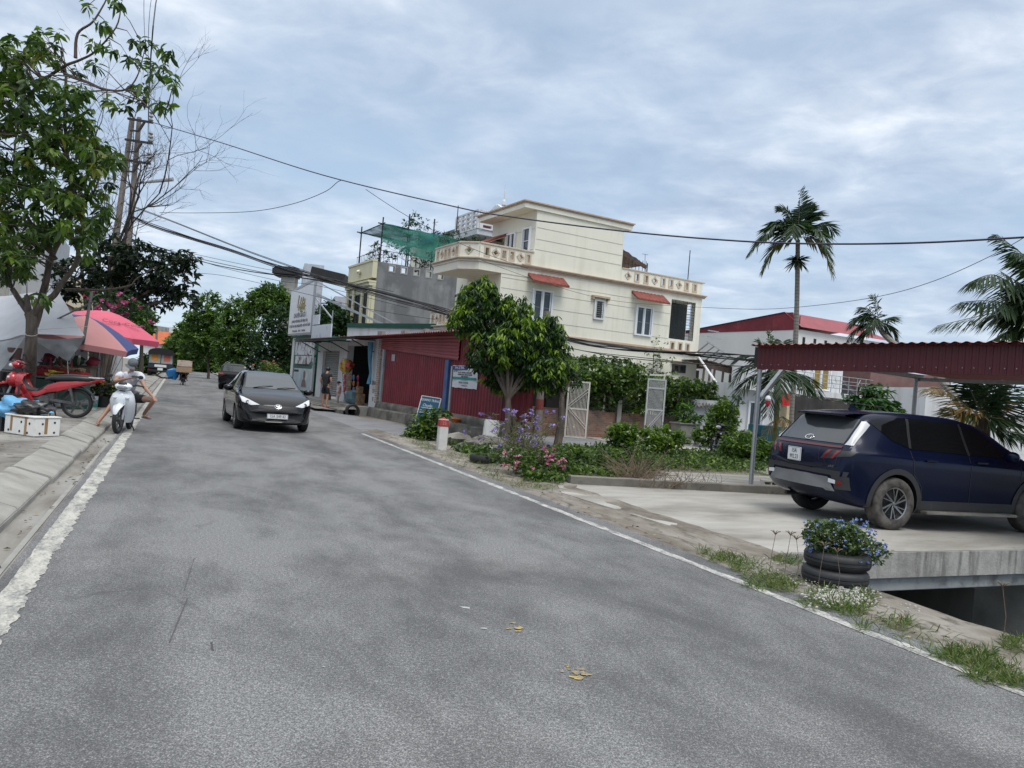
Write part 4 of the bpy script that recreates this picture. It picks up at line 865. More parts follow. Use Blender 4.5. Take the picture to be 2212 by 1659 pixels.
bush('potted_plant', 'leafy plants behind the railing of the grey concrete house', 'plant', WQ(-11.9, QG+1.5, 8.5), [(0, 0, .8, .8, .6, .7, 30), (-.6, .7, .6, .5, .6, .5, 20)], 8, .16)
# houses behind
def simple_house(name, label, P0, dirx, L, Wd, z0, z1, mat, diry=None):
    o = thing(name, label, 'house', P0+Vector((0, 0, 0)), 0); dirx = Vector(dirx); dy = Vector((-dirx.y, dirx.x, 0)) if diry is None else diry
    b = MB(); c = P0+dirx*L/2+dy*Wd/2; b.box((c.x, c.y, (z0+z1)/2), (L, Wd, z1-z0), math.atan2(dirx.y, dirx.x)); b.build('wall', mat, o, world=True, smooth=False); return o, dirx, dy
o, dx, dy = simple_house('townhouse', 'cream house with blue tarpaulin on its roof behind the pergola', A(945, 520, 66)*1.0, HW, 9, 6, 0, A(945, 512, 66).z, M_cream)
b = MB(); p0 = A(903, 527, 65.5); p1 = A(955, 500, 65.5); b.grid([[p0.lerp(p1, k/8)+Vector((0, 0, -.4*math.sin(PI*k/8))) for k in range(9)], [p0.lerp(p1, k/8)+HP*4+Vector((0, 0, .1-.4*math.sin(PI*k/8))) for k in range(9)]]); b.build('tarpaulin', mk('blue tarpaulin', (.1, .16, .42), .6), o, world=True)
b = MB(); p0 = A(985, 500, 65); b.box((p0+HW*3.4+HP*1+Vector((0, 0, -1.4))), (6.6, 4, 3.4), AW); b.build('roof_room', M_grey, o, world=True, smooth=False); b = MB(); q = A(985, 503, 64.6); b.tube([q, q+Vector((0, 0, 2.3))], .04, 5); b.build('antenna_mast', M_iron, o, world=True)
lt = thing('townhouse', 'tall pale house with white lattice balcony and maroon gable behind the cream townhouse', 'house', Vector((A(1040, 480, 62).x, 62, 0)))
p0 = A(1058, 500, 62); b = MB(); c0 = Vector((p0.x, p0.y, 0)); b.box(c0+HW*4+HP*3.2+Vector((0, 0, p0.z/2-.5)), (8, 5.8, p0.z-1), AW); b.box(c0+HW*1.5+HP*2.5+Vector((0, 0, p0.z-.2)), (5.4, 5.2, .4), AW); zt_ = A(1090, 440, 62).z
wl = b.build('wall', mk('bluish plaster', (.5, .53, .55), .8, var=.12), lt, world=True, smooth=False)
b = MB()
for z in np.arange(p0.z+.1, p0.z+1.55, .36): b.box(c0+HW*(-1.1)+HP*2+Vector((0, 0, z)), (.2, 4.2, .12), AW); b.box(c0+HW*(.2)+HP*(-.1)+Vector((0, 0, z)), (2.4, .2, .12), AW)
for k in range(5): b.box(c0+HW*(-1.1)+HP*(0+k)+Vector((0, 0, p0.z+.75)), (.24, .3, 1.4), AW)
for k in range(3): b.box(c0+HW*(-.9+k*1.1)+HP*(-.1)+Vector((0, 0, p0.z+.75)), (.3, .24, 1.4), AW)
b.build('lattice_balcony', M_whitew, lt, world=True, smooth=False)
b = MB(); X = frame(c0+HW*1.3+HP*4.0+Vector((0, 0, p0.z+.2)), -HP, UPZ); b.prism([(0, 0), (4.6, 0), (4.6, 1.2), (2.6, 2.2), (0, 1.2)], -3, 0, X=X); b.build('gable', mk('maroon render', (.16, .04, .04), .8), lt, world=True, smooth=False)
b = MB(); b.beam(c0+HW*1.3+HP*4+Vector((0, 0, p0.z+1.5)), c0+HW*1.3+HP*1.4+Vector((0, 0, p0.z+2.5)), .35, .35); b.beam(c0+HW*1.3+HP*1.4+Vector((0, 0, p0.z+2.5)), c0+HW*1.3-HP*.6+Vector((0, 0, p0.z+1.5)), .35, .35); b.lathe([(.18, 0), (.16, .3), (.05, .5), (.02, 2.0)], 10, 0, Matrix.Translation(c0+HW*1.6+HP*1.0+Vector((0, 0, p0.z+2.6)))); b.build('roof_trim', M_whitew, lt, world=True, smooth=False)
# ================================================================ shop row on the corner (q along street, o behind front)
AS = AP
def sbox(mb, q0, q1, o0, o1, z0, z1, mi=0): return mb.box(SQ((q0+q1)/2, (o0+o1)/2, (z0+z1)/2), (q1-q0, o1-o0, z1-z0), AS, mi)
def corr(P0, ex, ey, w, h, pitch, amp, nz, n=6, shape='v', X=None):
    """corrugated sheet: ridges across ex; returns grid rows"""
    ex = Vector(ex).normalized(); ey = Vector(ey).normalized(); nz = Vector(nz).normalized(); c = int(w/pitch*n)
    f = (lambda u: amp*(1 if (u % 1) < .35 else (1-((u % 1)-.35)/.15 if (u % 1) < .5 else (0 if (u % 1) < .85 else ((u % 1)-.85)/.15)))) if shape == 'v' else (lambda u: amp*.5*(1+math.sin(2*PI*u)))
    return [[P0+ex*(w*j/c)+ey*(h*i/1)+nz*f(j/n) for j in range(c+1)] for i in (0, 1)]
red = thing('tin_shed', 'red corrugated metal shed on the street corner behind the blue signboard', 'shed', SQ(2.5, .5, 0))
b = MB(); b.grid(corr(SQ(-2.5, 0, .58), HP, UPZ, 3.75, 2.6, .2, .03, -HW)); b.grid(corr(SQ(1.42, 0, .55), HP, UPZ, 6.28, 2.62, .2, .03, -HW))
b.grid(corr(SQ(-2.5, 0, .58), HW, UPZ, 1.0, 2.6, .2, .03, -HP)); b.build('wall', M_redsheet, red, world=True, smooth=False)
b = MB(); z1, zL, zR = 3.17, 2.72, 2.30
rows = []
for i in range(61):
    k = i/60; rows.append([SQ(7.95+(.55-7.95)*u, -.07-.028*abs(math.sin(PI*k*7))+.0, z1-(z1-(zL+(zR-zL)*u))*k) for u in (0, .33, .34, .66, .67, 1)])
b.grid(rows, flip=True); b.build('sheet_panel', M_redrib, red, world=True)
b = MB(); b.grid(corr(SQ(-2.8, -.55, 3.2), HP, HW*1+Vector((0, 0, .06)), 14.2, 1.9, .2, .03, UPZ), flip=True); b.grid(corr(SQ(-2.8, -.55, 3.17), HP, HW*1+Vector((0, 0, .06)), 14.2, 1.9, .2, .03, UPZ)); b.build('roof', M_redrib, red, world=True, smooth=False)
b = MB(); sbox(b, 1.2, 1.48, -.12, .02, .6, 2.33); b.build('corner_post', mk('faded blue paint', (.06, .13, .3), .6, var=.3), red, world=True, smooth=False, bev=.01)
b = MB(); sbox(b, 7.5, 7.7, -.1, 0, .5, 2.7); b.build('door_post', mk('pale blue grey', (.3, .36, .38), .7, var=.2), red, world=True, smooth=False)
tb = MB(); X = frame(SQ(6.55, -.045, 2.37), -HP, UPZ)
for k in range(6): tb.box((-.17+k*.062, 0, 0), (.03, .26, .004), X=X)
tb.build('painted_mark', M_whitew, red, world=True, smooth=False)
po = thing('poster', 'white paper notice with blue heading on the red corrugated wall', 'poster', SQ(.05, -.06, 1.4))
X = frame(SQ(.05, -.062, 1.79), -HP, UPZ); b = MB(); b.grid([[X @ Vector((-.93+1.86*j/10, .36-.72*i/6+.01*math.sin(j*2.3), .012*math.sin(j*1.3+i))) for j in range(11)] for i in range(7)], flip=True); b.build('sheet', mk('poster paper', (.62, .63, .66), .6, var=.08), po, world=True)
b = MB(); b.box((-.35, .28, .02), (1.05, .12, .006), X=X); b.build('heading_band', mk('poster blue', (.02, .045, .22), .6), po, world=True, smooth=False)
b = MB(); text_into(b, 'NHÀ XE BÌNH', .12, X @ Matrix.Translation((-.35, .28, .025)), sx=.95); b.build('lettering', M_white, po, world=True, smooth=False)
b = MB(); b.box((0, -.05, .02), (1.75, .075, .006), X=X); b.build('green_band', mk('poster green', (.02, .28, .26), .6), po, world=True, smooth=False)
b = MB(); text_into(b, 'Tuyến cố định', .05, X @ Matrix.Translation((-.65, .18, .022)))
for k, l in enumerate(('HÀ NỘI - HẢI PHÒNG - QUẢNG NINH', 'XE ĐI HÀNG NGÀY - ĐÓN TRẢ TẬN NƠI', 'NHẬN CHỞ HÀNG')): text_into(b, l, .062, X @ Matrix.Translation((.05, .13-k*.065, .022)), sx=.9)
text_into(b, 'ĐT 0912 . 78.39 EVN', .085, X @ Matrix.Translation((.0, -.19, .022)), sx=.9); text_into(b, 'Kính mời quý khách', .05, X @ Matrix.Translation((.1, -.28, .022))); b.build('lettering', M_ink, po, world=True, smooth=False)
for k, q in enumerate((-1.6, -.2, 1.5, 3.2, 5.4, 7.3)):
    hb = MB(); hb.box((0, 0, .095), (.38, .15, .19), 0)
    for s in (-1, 1): hb.box((s*.09, -.076, .1), (.1, .004, .1), mi=1)
    o = hb.build('concrete_block', [M_conc, M_dark], bev=.006, smooth=False); o.location = SQ(q, -.35+.06*k % .3, 3.205); o.rotation_euler = (0, 0, AS+.15*((k % 3)-1)); tag(o, ['grey concrete block weighing down the red roof above the poster', 'grey concrete block on the red roof close to the tree crown', 'concrete block on the red roof above the blue corner post', 'concrete block mid way along the red corrugated roof', 'concrete block on the roof above the painted white marks', 'concrete block on the roof above the brick pillar'][k], 'block', 'concrete blocks holding the roof sheets')
pl = MB()
M_plinth = mk('mossy plinth', (.24, .225, .195), .95, col2=(.09, .085, .075), scale=1.6, bmp=.6, bscale=14, dirt=(.05, .05, .042), dscale=2.4, dthr=(.5, .72))
def rough_step(q0, q1, o0, o1, z0, z1, n=26):
    rows = []
    for i in range(n+1):
        q = q0+(q1-q0)*i/n; j = lambda s: .05*noise.noise(Vector((q*1.7, s, z1)))
        rows.append([SQ(q, o0+j(1), z0), SQ(q, o0+j(2), z1*.5+z0*.5), SQ(q, o0+.03+j(3), z1-.03+j(4)*.5), SQ(q, o0+.07+j(5), z1+j(6)*.4), SQ(q, o1, z1+j(7)*.2)])
    return rows
pl.grid(rough_step(-2.6, 7.8, -.5, .05, -.03, .33)); pl.grid(rough_step(-2.6, 7.8, -.2, .05, .3, .585)); pl.grid([[SQ(-2.6, -.5, -.05), SQ(-2.6, -.5, .33)], [SQ(-2.6, .6, -.05), SQ(-2.6, .6, .33)]], flip=True); pl.grid([[SQ(-2.6, -.2, .3), SQ(-2.6, -.2, .585)], [SQ(-2.6, .6, .3), SQ(-2.6, .6, .585)]], flip=True)
tag(pl.build('plinth', M_plinth, loc=tuple(SQ(2.5, -.3, 0)), world=True) if False else pl.build('plinth', M_plinth), 'mossy two step concrete plinth under the red shed', 'plinth')
# ---- white corner shop
shop = thing('corner_shop', 'whitewashed single storey shop with open doorway and closed shutter', 'shop', SQ(13, 1, 0))
b = MB()
sbox(b, 8.25, 9.2, 0, .3, .1, 3.15); sbox(b, 12.65, 13.85, 0, .3, .1, 3.15); sbox(b, 16.65, 17.6, 0, .3, -.1, 3.15); sbox(b, 9.2, 12.65, .0, .3, 2.9, 3.14); sbox(b, 13.85, 16.65, .0, .3, 2.68, 3.14)
sbox(b, 17.3, 17.6, .31, 6, -.1, 3.14); gA, gB = SQ(17.2, 1.4, 3.6), SQ(10.1, 3.8, 3.6); b.beam(gA, gB, .2, .84)
b.build('wall', M_whitew, shop, world=True, smooth=False)
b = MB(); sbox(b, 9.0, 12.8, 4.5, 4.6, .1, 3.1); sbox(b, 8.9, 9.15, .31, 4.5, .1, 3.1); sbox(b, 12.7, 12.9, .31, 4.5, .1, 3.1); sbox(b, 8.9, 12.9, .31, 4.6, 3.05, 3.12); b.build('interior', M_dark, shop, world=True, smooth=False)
b = MB(); sbox(b, 8.1, 17.6, -.9, 4.6, -.1, .30); b.build('floor_slab', M_conc, shop, world=True, smooth=False)
b = MB(); rows = [[SQ(q, .12+(.04 if i % 2 else 0), .42+2.26*i/44) for q in (13.85, 16.65)] for i in range(45)]; b.grid(rows); b.build('roller_shutter', mk('shutter grey', (.30, .30, .285), .5, .3, var=.15), shop, world=True, smooth=False)
b = MB(); b.beam(gA+Vector((0, 0, .53)), gB+Vector((0, 0, .53)), .34, .22); b.build('green_coping', mk('dark green coping', (.008, .075, .05), .6), shop, world=True, smooth=False)
b = MB(); b.grid(corr(SQ(8.0, -1.2, 3.12), HP, HW+Vector((0, 0, .12)), 10, 1.6, .1, .02, UPZ), flip=True); b.grid(corr(SQ(8.0, -1.2, 3.1), HP, HW+Vector((0, 0, .12)), 10, 1.6, .1, .02, UPZ)); b.build('awning', M_rust, shop, world=True, smooth=False)
b = MB()
for q in (9.0, 12.4, 15.2, 17.2): b.beam(SQ(q, -1.1, 3.05), SQ(q, 0, 3.1), .05); b.beam(SQ(q, -1.0, 3.03), SQ(q, -.01, 2.6), .04)
b.beam(SQ(8.1, -1.15, 3.05), SQ(17.8, -1.15, 3.05), .06); b.build('awning_bracket', M_iron, shop, world=True, smooth=False)
b = MB()
for k in range(30): sbox(b, 7.92-.04*(k % 2), 8.23+.03*(k % 2), -.09, .1, .5+k*.088, .5+k*.088+.07)
b.build('brick_pillar', mk('raw brick', (.25, .1, .07), .9, col2=(.42, .38, .34), scale=9), shop, world=True, smooth=False)
b = MB(); X = frame(SQ(8.65, -.006, 1.0), -HP, UPZ)
for k, l in enumerate(('KHOAN', 'CẮT', 'BT')): text_into(b, l, .26, X @ Matrix.Translation((0, .3-.34*k, 0)), sx=.6)
b.build('lettering', mk('stencil grey', (.16, .16, .17), .8), shop, world=True, smooth=False)
b = MB(); sbox(b, 9.0, 9.25, -.6, -.2, 1.4, 3.0) if False else b.tube([SQ(8.95, -.2, 3.0), SQ(8.85, -.2, 2.2), SQ(8.7, -.18, 1.7), SQ(8.75, -.2, 1.25)], [.13, .08, .05, .1], 8); o = b.build('awning_curtain', mk('sky blue plastic', (.08, .26, .40), .5, var=.3)); tag(o, 'light blue plastic curtain bunched beside the shop doorway', 'curtain')
# goods hung at the shop door
rk = thing('snack_rack', 'wire rack of bright snack bags standing at the shop doorway', 'rack', A(758, 852, 34))
b = MB()
RK = lambda u, v: A(u, v, 34.0)
for u in (741, 776): b.tube([RK(u+2, 852), RK(u-1, 805)], .012, 5)
for k in range(4): b.tube([RK(740, 807+k*13), RK(777, 810+k*13)], .01, 5)
b.build('frame', M_iron, rk, world=True)
cols = [(.5, .04, .03), (.55, .2, .02), (.5, .35, .04), (.45, .03, .06), (.1, .2, .45), (.55, .1, .03)]; k = 0
nmc = ['red', 'orange', 'yellow', 'crimson', 'blue', 'vermilion']
for r_ in range(3):
    for c_ in range(4):
        pk = MB(); pk.ball((0, 0, 0), (.105, .05, .13), 8, jit=.3); ci = (k*5+r_) % 6; o = pk.build('snack_bag', mk('snack bag '+nmc[ci], cols[ci], .3, var=.35, scale=8)); o.location = A(745+c_*9.5, 814+r_*13+c_*.8, 33.9); o.rotation_euler = (0, 0, AS)
        tag(o, nmc[ci]+' snack bag in the %s row of the rack, %s from the shutter' % (('top', 'middle', 'bottom')[r_], ('first', 'second', 'third', 'fourth')[c_]), 'snack bag', 'snack bags hung on the rack'); k += 1
b = MB(); b.ball((0, 0, .1), (.33, .3, .3), 12, jit=.5); b.tube([(0, 0, .35), (0, 0, 1.1)], .01, 4); o = b.build('bag_of_balls', mk('mixed toy bag', (.55, .05, .07), .25, col2=(.5, .4, .05), scale=4, var=.3, thr=(.45, .55))); o.location = A(749, 790, 34.4)-Vector((0, 0, .1)); tag(o, 'net bag of red and yellow toy balls hanging under the shop awning', 'toy bag')
b = MB(); b.ball((0, 0, .3), (.36, .33, .32), 12, jit=.4); o = b.build('plastic_sack', mk('clear blue sack', (.2, .32, .36), .2, var=.3)); o.location = SQ(10.7, -.2, .3); tag(o, 'bluish clear plastic sack on the floor before the shop doorway', 'sack')
b = MB(); b.box((0, 0, .25), (.4, .3, .5)); b.box((.05, .05, .65), (.3, .25, .3)); o = b.build('goods_pile', mk('cardboard goods', (.3, .19, .1), .8, col2=(.1, .06, .04), scale=6), bev=.02); o.location = SQ(9.7, -.2, .3); o.rotation_euler = (0, 0, AS); tag(o, 'stack of brown cartons at the edge of the shop doorway', 'cartons')
b = MB(); b.box((0, 0, .13), (.45, .3, .26)); b.box((0, 0, .30), (.3, .25, .08)); o = b.build('wooden_stool', M_wood, bev=.01); o.location = SQ(14.2, -.35, .3); o.rotation_euler = (0, 0, AS); tag(o, 'low wooden stool by the closed roller shutter', 'stool')
b = MB(); X = Matrix.Translation(G(730*0+721, 895, .0)) @ Matrix.Rotation(PI/2, 4, 'X')
ty = MB(); ty.lathe([(.2, -.07), (.27, -.08), (.3, -.04), (.3, .04), (.27, .08), (.2, .07)], 26, 0, Matrix.Rotation(PI/2, 4, 'X'), close=True); o = ty.build('old_tyre', M_rubber, ang=1); o.location = G(761, 890, .1)+Vector((0, 0, .02)); o.rotation_euler = (0, 0, .5); tag(o, 'black tyre half sunk in the kerb before the shop, holding the rack stand', 'tyre')
sk = MB(); rows = []
for i in range(60):
    s = 22.5+i*.55; e = .08*noise.noise(Vector((i*.7, 1, 0))); p0 = SQ(7.6+i*.3, -1.55+e, -.03); rows.append([p0, p0+Vector((0, 0, .17+e*.3)), SQ(7.6+i*.3, -1.3, .2+.2*e), SQ(7.6+i*.3, -.85, .2)])
sk.grid(rows); struct(sk.build('shop_pavement', M_plinth))
# green poster kiosk and billboard
ki = thing('clinic_front', 'dark green shop front covered with photo posters below the tall white billboard', 'shop front', SQ(20.8, .5, 0))
b = MB(); sbox(b, 18.4, 23.2, .0, 3.5, -.1, 3.55); b.build('wall', M_green, ki, world=True, smooth=False)
m, t, p = newmat('photo collage'); o_ = ramp(t, noisef(t, 2.4, 3, .5, (1, 1, 1), 1.2), [(.38, (.02, .02, .025)), (.44, (.35, .3, .28)), (.5, (.55, .58, .62)), (.62, (.6, .63, .66))]); t.links.new(o_, p.inputs[0]); p.inputs['Roughness'].default_value = .5
b = MB(); sbox(b, 18.7, 22.4, -.03, -.004, 2.45, 3.3); sbox(b, 18.7, 22.2, -.03, -.004, 1.95, 2.4); b.build('photo_poster', m, ki, world=True, smooth=False)
b = MB(); sbox(b, 18.6, 22.3, -.03, -.004, .5, 1.7); b.build('portrait_poster', mk('pale poster', (.5, .56, .6), .5, col2=(.3, .38, .44), scale=1.2), ki, world=True, smooth=False)
b = MB(); X = frame(SQ(19.9, -.035, 1.3), -HP, UPZ); b.prism([(.42*math.cos(a)*.55, .05+.25*math.sin(a)) for a in np.linspace(0, 2*PI, 16)[:-1]], 0, .004, X=X); b.prism([(-.5, -.6), (.5, -.6), (.35, -.25), (.1, -.17), (-.1, -.17), (-.35, -.25)], 0, .006, X=X); b.build('portrait', mk('portrait tone', (.2, .15, .13), .6), ki, world=True, smooth=False)
b = MB(); b.prism([(.44*math.cos(a)*.58, .12+.2*abs(math.sin(a))) for a in np.linspace(0, 2*PI, 16)[:-1]], .006, .01, X=X); sbox(b, 21.2, 22.2, -.036, -.031, 1.5, 1.62); sbox(b, 19.3, 21.8, -.036, -.031, 1.88, 1.94); b.build('poster_mark', M_ink, ki, world=True, smooth=False)
b = MB(); sbox(b, 18.0, 18.36, -.1, .0, .1, 3.2); b.build('banner', mk('tall banner', (.55, .58, .58), .5, col2=(.02, .2, .17), scale=2.2, thr=(.42, .46)), ki, world=True, smooth=False)
b = MB(); sbox(b, 22.6, 23.1, -.04, -.004, .2, 3.4); b.build('side_pillar', M_whitew, ki, world=True, smooth=False)
bb = thing('billboard', 'tall white billboard with gold script on steel braces above the green shop front', 'billboard', SQ(20.7, -.2, 3.6))
b = MB(); sbox(b, 18.2, 23.1, -.35, -.2, 3.62, 6.08); b.build('panel', mk('billboard white', (.68, .69, .72), .4, var=.06), bb, world=True, smooth=False)
b = MB()
for a, e in (((18.2, 3.6), (18.2, 6.5)), ((18.2, 6.42), (23.1, 6.1)), ((23.1, 3.6), (23.1, 6.1)), ((18.2, 3.58), (23.1, 3.58))): b.beam(SQ(a[0], -.28, a[1]), SQ(e[0], -.28, e[1]), .1, .12)
for q, z0, o1, z1 in ((18.3, 6.3, 4.5, 4.1), (18.3, 5.6, 3.6, 4.1), (19.5, 5.9, 4.5, 4.1)): b.beam(SQ(q, -.2, z0), SQ(q-2, o1, z1), .06)
b.build('frame', M_steel, bb, world=True, smooth=False)
X = frame(SQ(20.6, -.36, 4.9), -HP, UPZ); b = MB(); text_into(b, 'Lụa', 1.0, X @ Matrix.Translation((0, .45, .01)), sx=1.15, shear=.3, ext=.01); text_into(b, 'Ngọc', .55, X @ Matrix.Translation((.25, .15, .01)), sx=1.2, shear=.3, ext=.01); b.build('script_lettering', mk('gold letters', (.42, .34, .12), .35, .5, var=.4, scale=6), bb, world=True, smooth=False)
b = MB()
for k, (l, z, s) in enumerate((('CHUYÊN GIA SỐ 1', -.30, .36), ('MI, MÀY, MÔI PHUN, XĂM HÌNH, XÓA', -.62, .22), ('TRỊ NÁM, DA, MỤN, MASSAGE ĐẸP - NỐI MI THẾ GIỚI', -.88, .2), ('ĐT 0936.474.628      HẢI Á 2      ĐẠI MẠNG', -1.16, .16))): text_into(b, l, s, X @ Matrix.Translation((0, z, .006)), sx=.92)
b.build('lettering', M_ink, bb, world=True, smooth=False)
sb = thing('roof_sign', 'low blue and white sign panels leaning on the shop roof by the billboard', 'sign', SQ(17, .3, 3.3))
b = MB(); sbox(b, 14.6, 18.1, -.3, -.24, 3.3, 3.95); sbox(b, 16.9, 18.1, -.3, -.24, 4.0, 4.5); b.build('panel', mk('blue white sign', (.55, .6, .66), .5, col2=(.25, .32, .48), scale=2.6, thr=(.3, .42)), sb, world=True, smooth=False)
b = MB(); b.beam(SQ(14.7, -.25, 3.3), SQ(14.7, -.25, 4.6), .05); b.beam(SQ(17, -.25, 4.5), SQ(17, -.25, 5.4), .05); b.beam(SQ(18, -.25, 5.4), SQ(14.7, -.25, 4.2), .05); b.build('frame', M_steel, sb, world=True, smooth=False)
# things behind the shop row: chimney-like water tower, dark gable roof, pale walls
o = thing('water_tower', 'grey post with dark cap rising behind the billboard', 'tower'); o.location = Vector((A(625, 620, 70).x, 70, 0))
b = MB(); q = A(626, 600, 70); b.box((q.x, 70, q.z/2), (1.2, 1.2, q.z)); b.build('post', M_conc, o, world=True, smooth=False); b = MB(); b.prism([(q.x-1.4, 69), (q.x+.9, 69), (q.x+.9, 71), (q.x-1.4, 71)], q.z+.005, q.z+.9); b.build('cap', M_iron, o, world=True, smooth=False, bev=.2)
def flatblock(name, label, cat, u0, u1, vt, Y, mat, dpt=5, rz=0.0, z0=0.0, parts=None):
    a, e = A(u0, vt, Y), A(u1, vt, Y); o = thing(name, label, cat, ((a.x+e.x)/2, Y+dpt/2, z0)); b = MB(); zt = (a.z+e.z)/2
    b.box((0, 0, (zt-z0)/2), (abs(e.x-a.x), dpt, zt-z0)); b.build('wall', mat, o, smooth=False); o.rotation_euler = (0, 0, rz); return o, zt, abs(e.x-a.x)
o, zt, w_ = flatblock('pale_building', 'plain pale building end standing between the billboard and the cream facade', 'building', 700, 752, 640, 62, mk('pale blue plaster', (.5, .52, .57), .8), 6, .3)
o, zt, w_ = flatblock('pale_building', 'tall plain white building end behind the billboard post', 'building', 638, 680, 569, 75, mk('pale blue plaster', (.5, .52, .57), .8), 6, .3)
o = thing('gable_roof_house', 'house with dark sheet roof edge sticking out behind the billboard', 'house', (A(715, 600, 64).x, 66, 0)); b = MB(); a, e = A(682, 583, 64), A(752, 600, 64); b.beam(a+Vector((0, 0, -.3)), e+Vector((0, 0, -.3)), 3, .75); b.build('roof', M_iron, o, world=True, smooth=False); b = MB(); b.box((e.x+2, 68, e.z/2-1), (7, 5, e.z-2)); b.build('wall', M_grey, o, world=True, smooth=False)
# ================================================================ island, garden wall, gates
M_brick, t, p = newmat('old brick'); tc_ = nd(t, 'ShaderNodeTexCoord'); sx_ = nd(t, 'ShaderNodeSeparateXYZ'); t.links.new(tc_.outputs['Object'], sx_.inputs[0])
dt = nd(t, 'ShaderNodeVectorMath', operation='DOT_PRODUCT'); t.links.new(tc_.outputs['Object'], dt.inputs[0]); dt.inputs[1].default_value = HW
cb = nd(t, 'ShaderNodeCombineXYZ'); t.links.new(dt.outputs['Value'], cb.inputs[0]); t.links.new(sx_.outputs[2], cb.inputs[1])
bt = nd(t, 'ShaderNodeTexBrick', i_Scale=1.0); bt.inputs['Color1'].default_value = (.19, .075, .05, 1); bt.inputs['Color2'].default_value = (.27, .15, .11, 1); bt.inputs['Mortar'].default_value = (.2, .18, .15, 1); bt.inputs['Mortar Size'].default_value = .011; bt.inputs['Brick Width'].default_value = .21; bt.inputs['Row Height'].default_value = .07; t.links.new(cb.outputs[0], bt.inputs[0])
o_ = mixc(t, ramp(t, noisef(t, 1.6, 7, .65), [(.42, 0.), (.62, .8)]), bt.outputs[0], (.1, .09, .075)); t.links.new(o_, p.inputs[0]); p.inputs['Roughness'].default_value = .95; bump(t, p, bt.outputs['Fac'], -.5)
BW0 = Vector((3.1, 28.3, 0)); BW = lambda s, q=0.0, z=0.0: BW0+HW*s+HP*q+Vector((0, 0, z))
b = MB(); rows = []
for i in range(50):
    s = -2.9+i*.16; zt = .98+.05*noise.noise(Vector((s*2, 1, 0))); rows.append([BW(s, 0, -.05), BW(s, 0, zt), BW(s, .2, zt), BW(s, .2, -.05)])
b.grid(rows); gw = b.build('garden_wall', M_brick, loc=tuple(BW(0))); 
tag(gw, 'low weathered brick wall under the vine curtain', 'wall')
for v in gw.data.vertices: v.co -= BW(0)
def gate(name, label, p0, p1, h, rows_z, mat, chev=1, nb=13):
    o = thing(name, label, 'gate', p0, 0, 'gate leaves standing by the brick wall'); b = MB(); ex = (p1-p0); L_ = ex.length
    X = frame(p0, ex, UPZ); W_ = L_
    for x in (0, W_): b.box((x, h/2, 0), (.06, h, .05), X=X)
    for z in (.03, h-.03)+tuple(rows_z): b.box((W_/2, z, 0), (W_-.06, .055, .045), X=X)
    b.build('frame', mat, o, world=True, smooth=False); b = MB()
    for k in range(nb): b.box((.03+(k+1)*(W_-.06)/(nb+1), h/2, 0), (.017, h-.1, .02), X=X)
    b.build('bars', mat, o, world=True, smooth=False); b = MB()
    for da in (0, .1):
        for a, e in chev: b.beam(X @ Vector((a[0]*W_, a[1]*h+da, .03)), X @ Vector((e[0]*W_, e[1]*h+da, .03)), .03, .02)
    b.build('diagonal_brace', mat, o, world=True, smooth=False)
M_gate = mk('cream gate paint', (.62, .6, .54), .6, var=.1); M_gate2 = mk('grey gate steel', (.42, .43, .43), .55, var=.1)
g0 = G(1220, 944); g1 = G(1263, 948)
gate('gate_leaf', 'cream barred gate leaf propped open by the tree trunk', g0, g0+(g1-g0).normalized()*.72, 2.0, (1.02,), M_gate, [((.05, .5), (.95, .18)), ((.05, .52), (.95, .82))])
g0 = G(1390, 956); g1 = G(1426, 958.5)
gate('gate_leaf', 'grey barred gate leaf half covered by vine near the bonsai pot', g0, g0+(g1-g0).normalized()*.66, 2.32, (1.2, 1.98), M_gate2, [((.05, .17), (.95, .48))])
o = thing('gate_arch', 'cream metal gate frame showing through the top of the vine curtain', 'gate', BW(1.6, .1)); b = MB()
b.beam(BW(.8, .12, 2.42), BW(3.3, .12, 2.55), .06, .06); b.beam(BW(.8, .12, 2.15), BW(3.3, .12, 2.2), .04, .04); b.beam(BW(3.3, .12, 0), BW(3.3, .12, 2.6), .06, .06); b.beam(BW(.5, .12, 0), BW(.5, .12, 2.5), .06, .06)
for k in range(26): b.beam(BW(.85+k*.095, .12, 2.16), BW(.85+k*.095, .12, 2.43), .018)
b.build('frame', M_gate, o, world=True, smooth=False)
for k, (s, h) in enumerate(((1.05, 1.45), (4.9, 1.3))): b = MB(); b.box((0, 0, h/2), (.16, .14, h)); o = b.build('concrete_post', M_conc, bev=.01); o.location = BW(s, -.12); tag(o, ['short concrete post against the brick wall behind the cream gate leaf', 'short concrete post at the grey gate leaf beside the brick wall'][k], 'post')
# bonsai planter
o = thing('planter_pot', 'ornate grey cement planter on carved feet by the end of the brick wall', 'planter', G(1478, 958)); b = MB(); X = frame(o.location, HW, HP)
b.box((0, 0, .52), (1.0, .55, .45), X=X); b.box((0, 0, .76), (1.12, .66, .06), X=X); b.box((0, 0, .27), (1.06, .6, .05), X=X); b.build('basin', M_conc, o, world=True, bev=.02); b = MB()
b.box((0, 0, .2), (.9, .5, .1), X=X)
for a in (-1, 1):
    for e in (-1, 1): b.ball((a*.42, e*.22, .1), (.12, .1, .13), 8, X=X)
b.build('feet', mk('pale carved cement', (.45, .42, .33), .9, var=.3), o, world=True)
bush('potted_plant', 'bright leafy plant growing in the ornate cement planter', 'plant', tuple(o.location+Vector((0, 0, .75))), [(0, 0, .35, .55, .4, .4, 40), (.2, 0, .15, .5, .3, .2, 14)], 9, .22, mat=leafmat('bright leaf', [(0, (.02, .06, .01)), (.5, (.06, .15, .02)), (1, (.16, .28, .04))]), wr=.3)
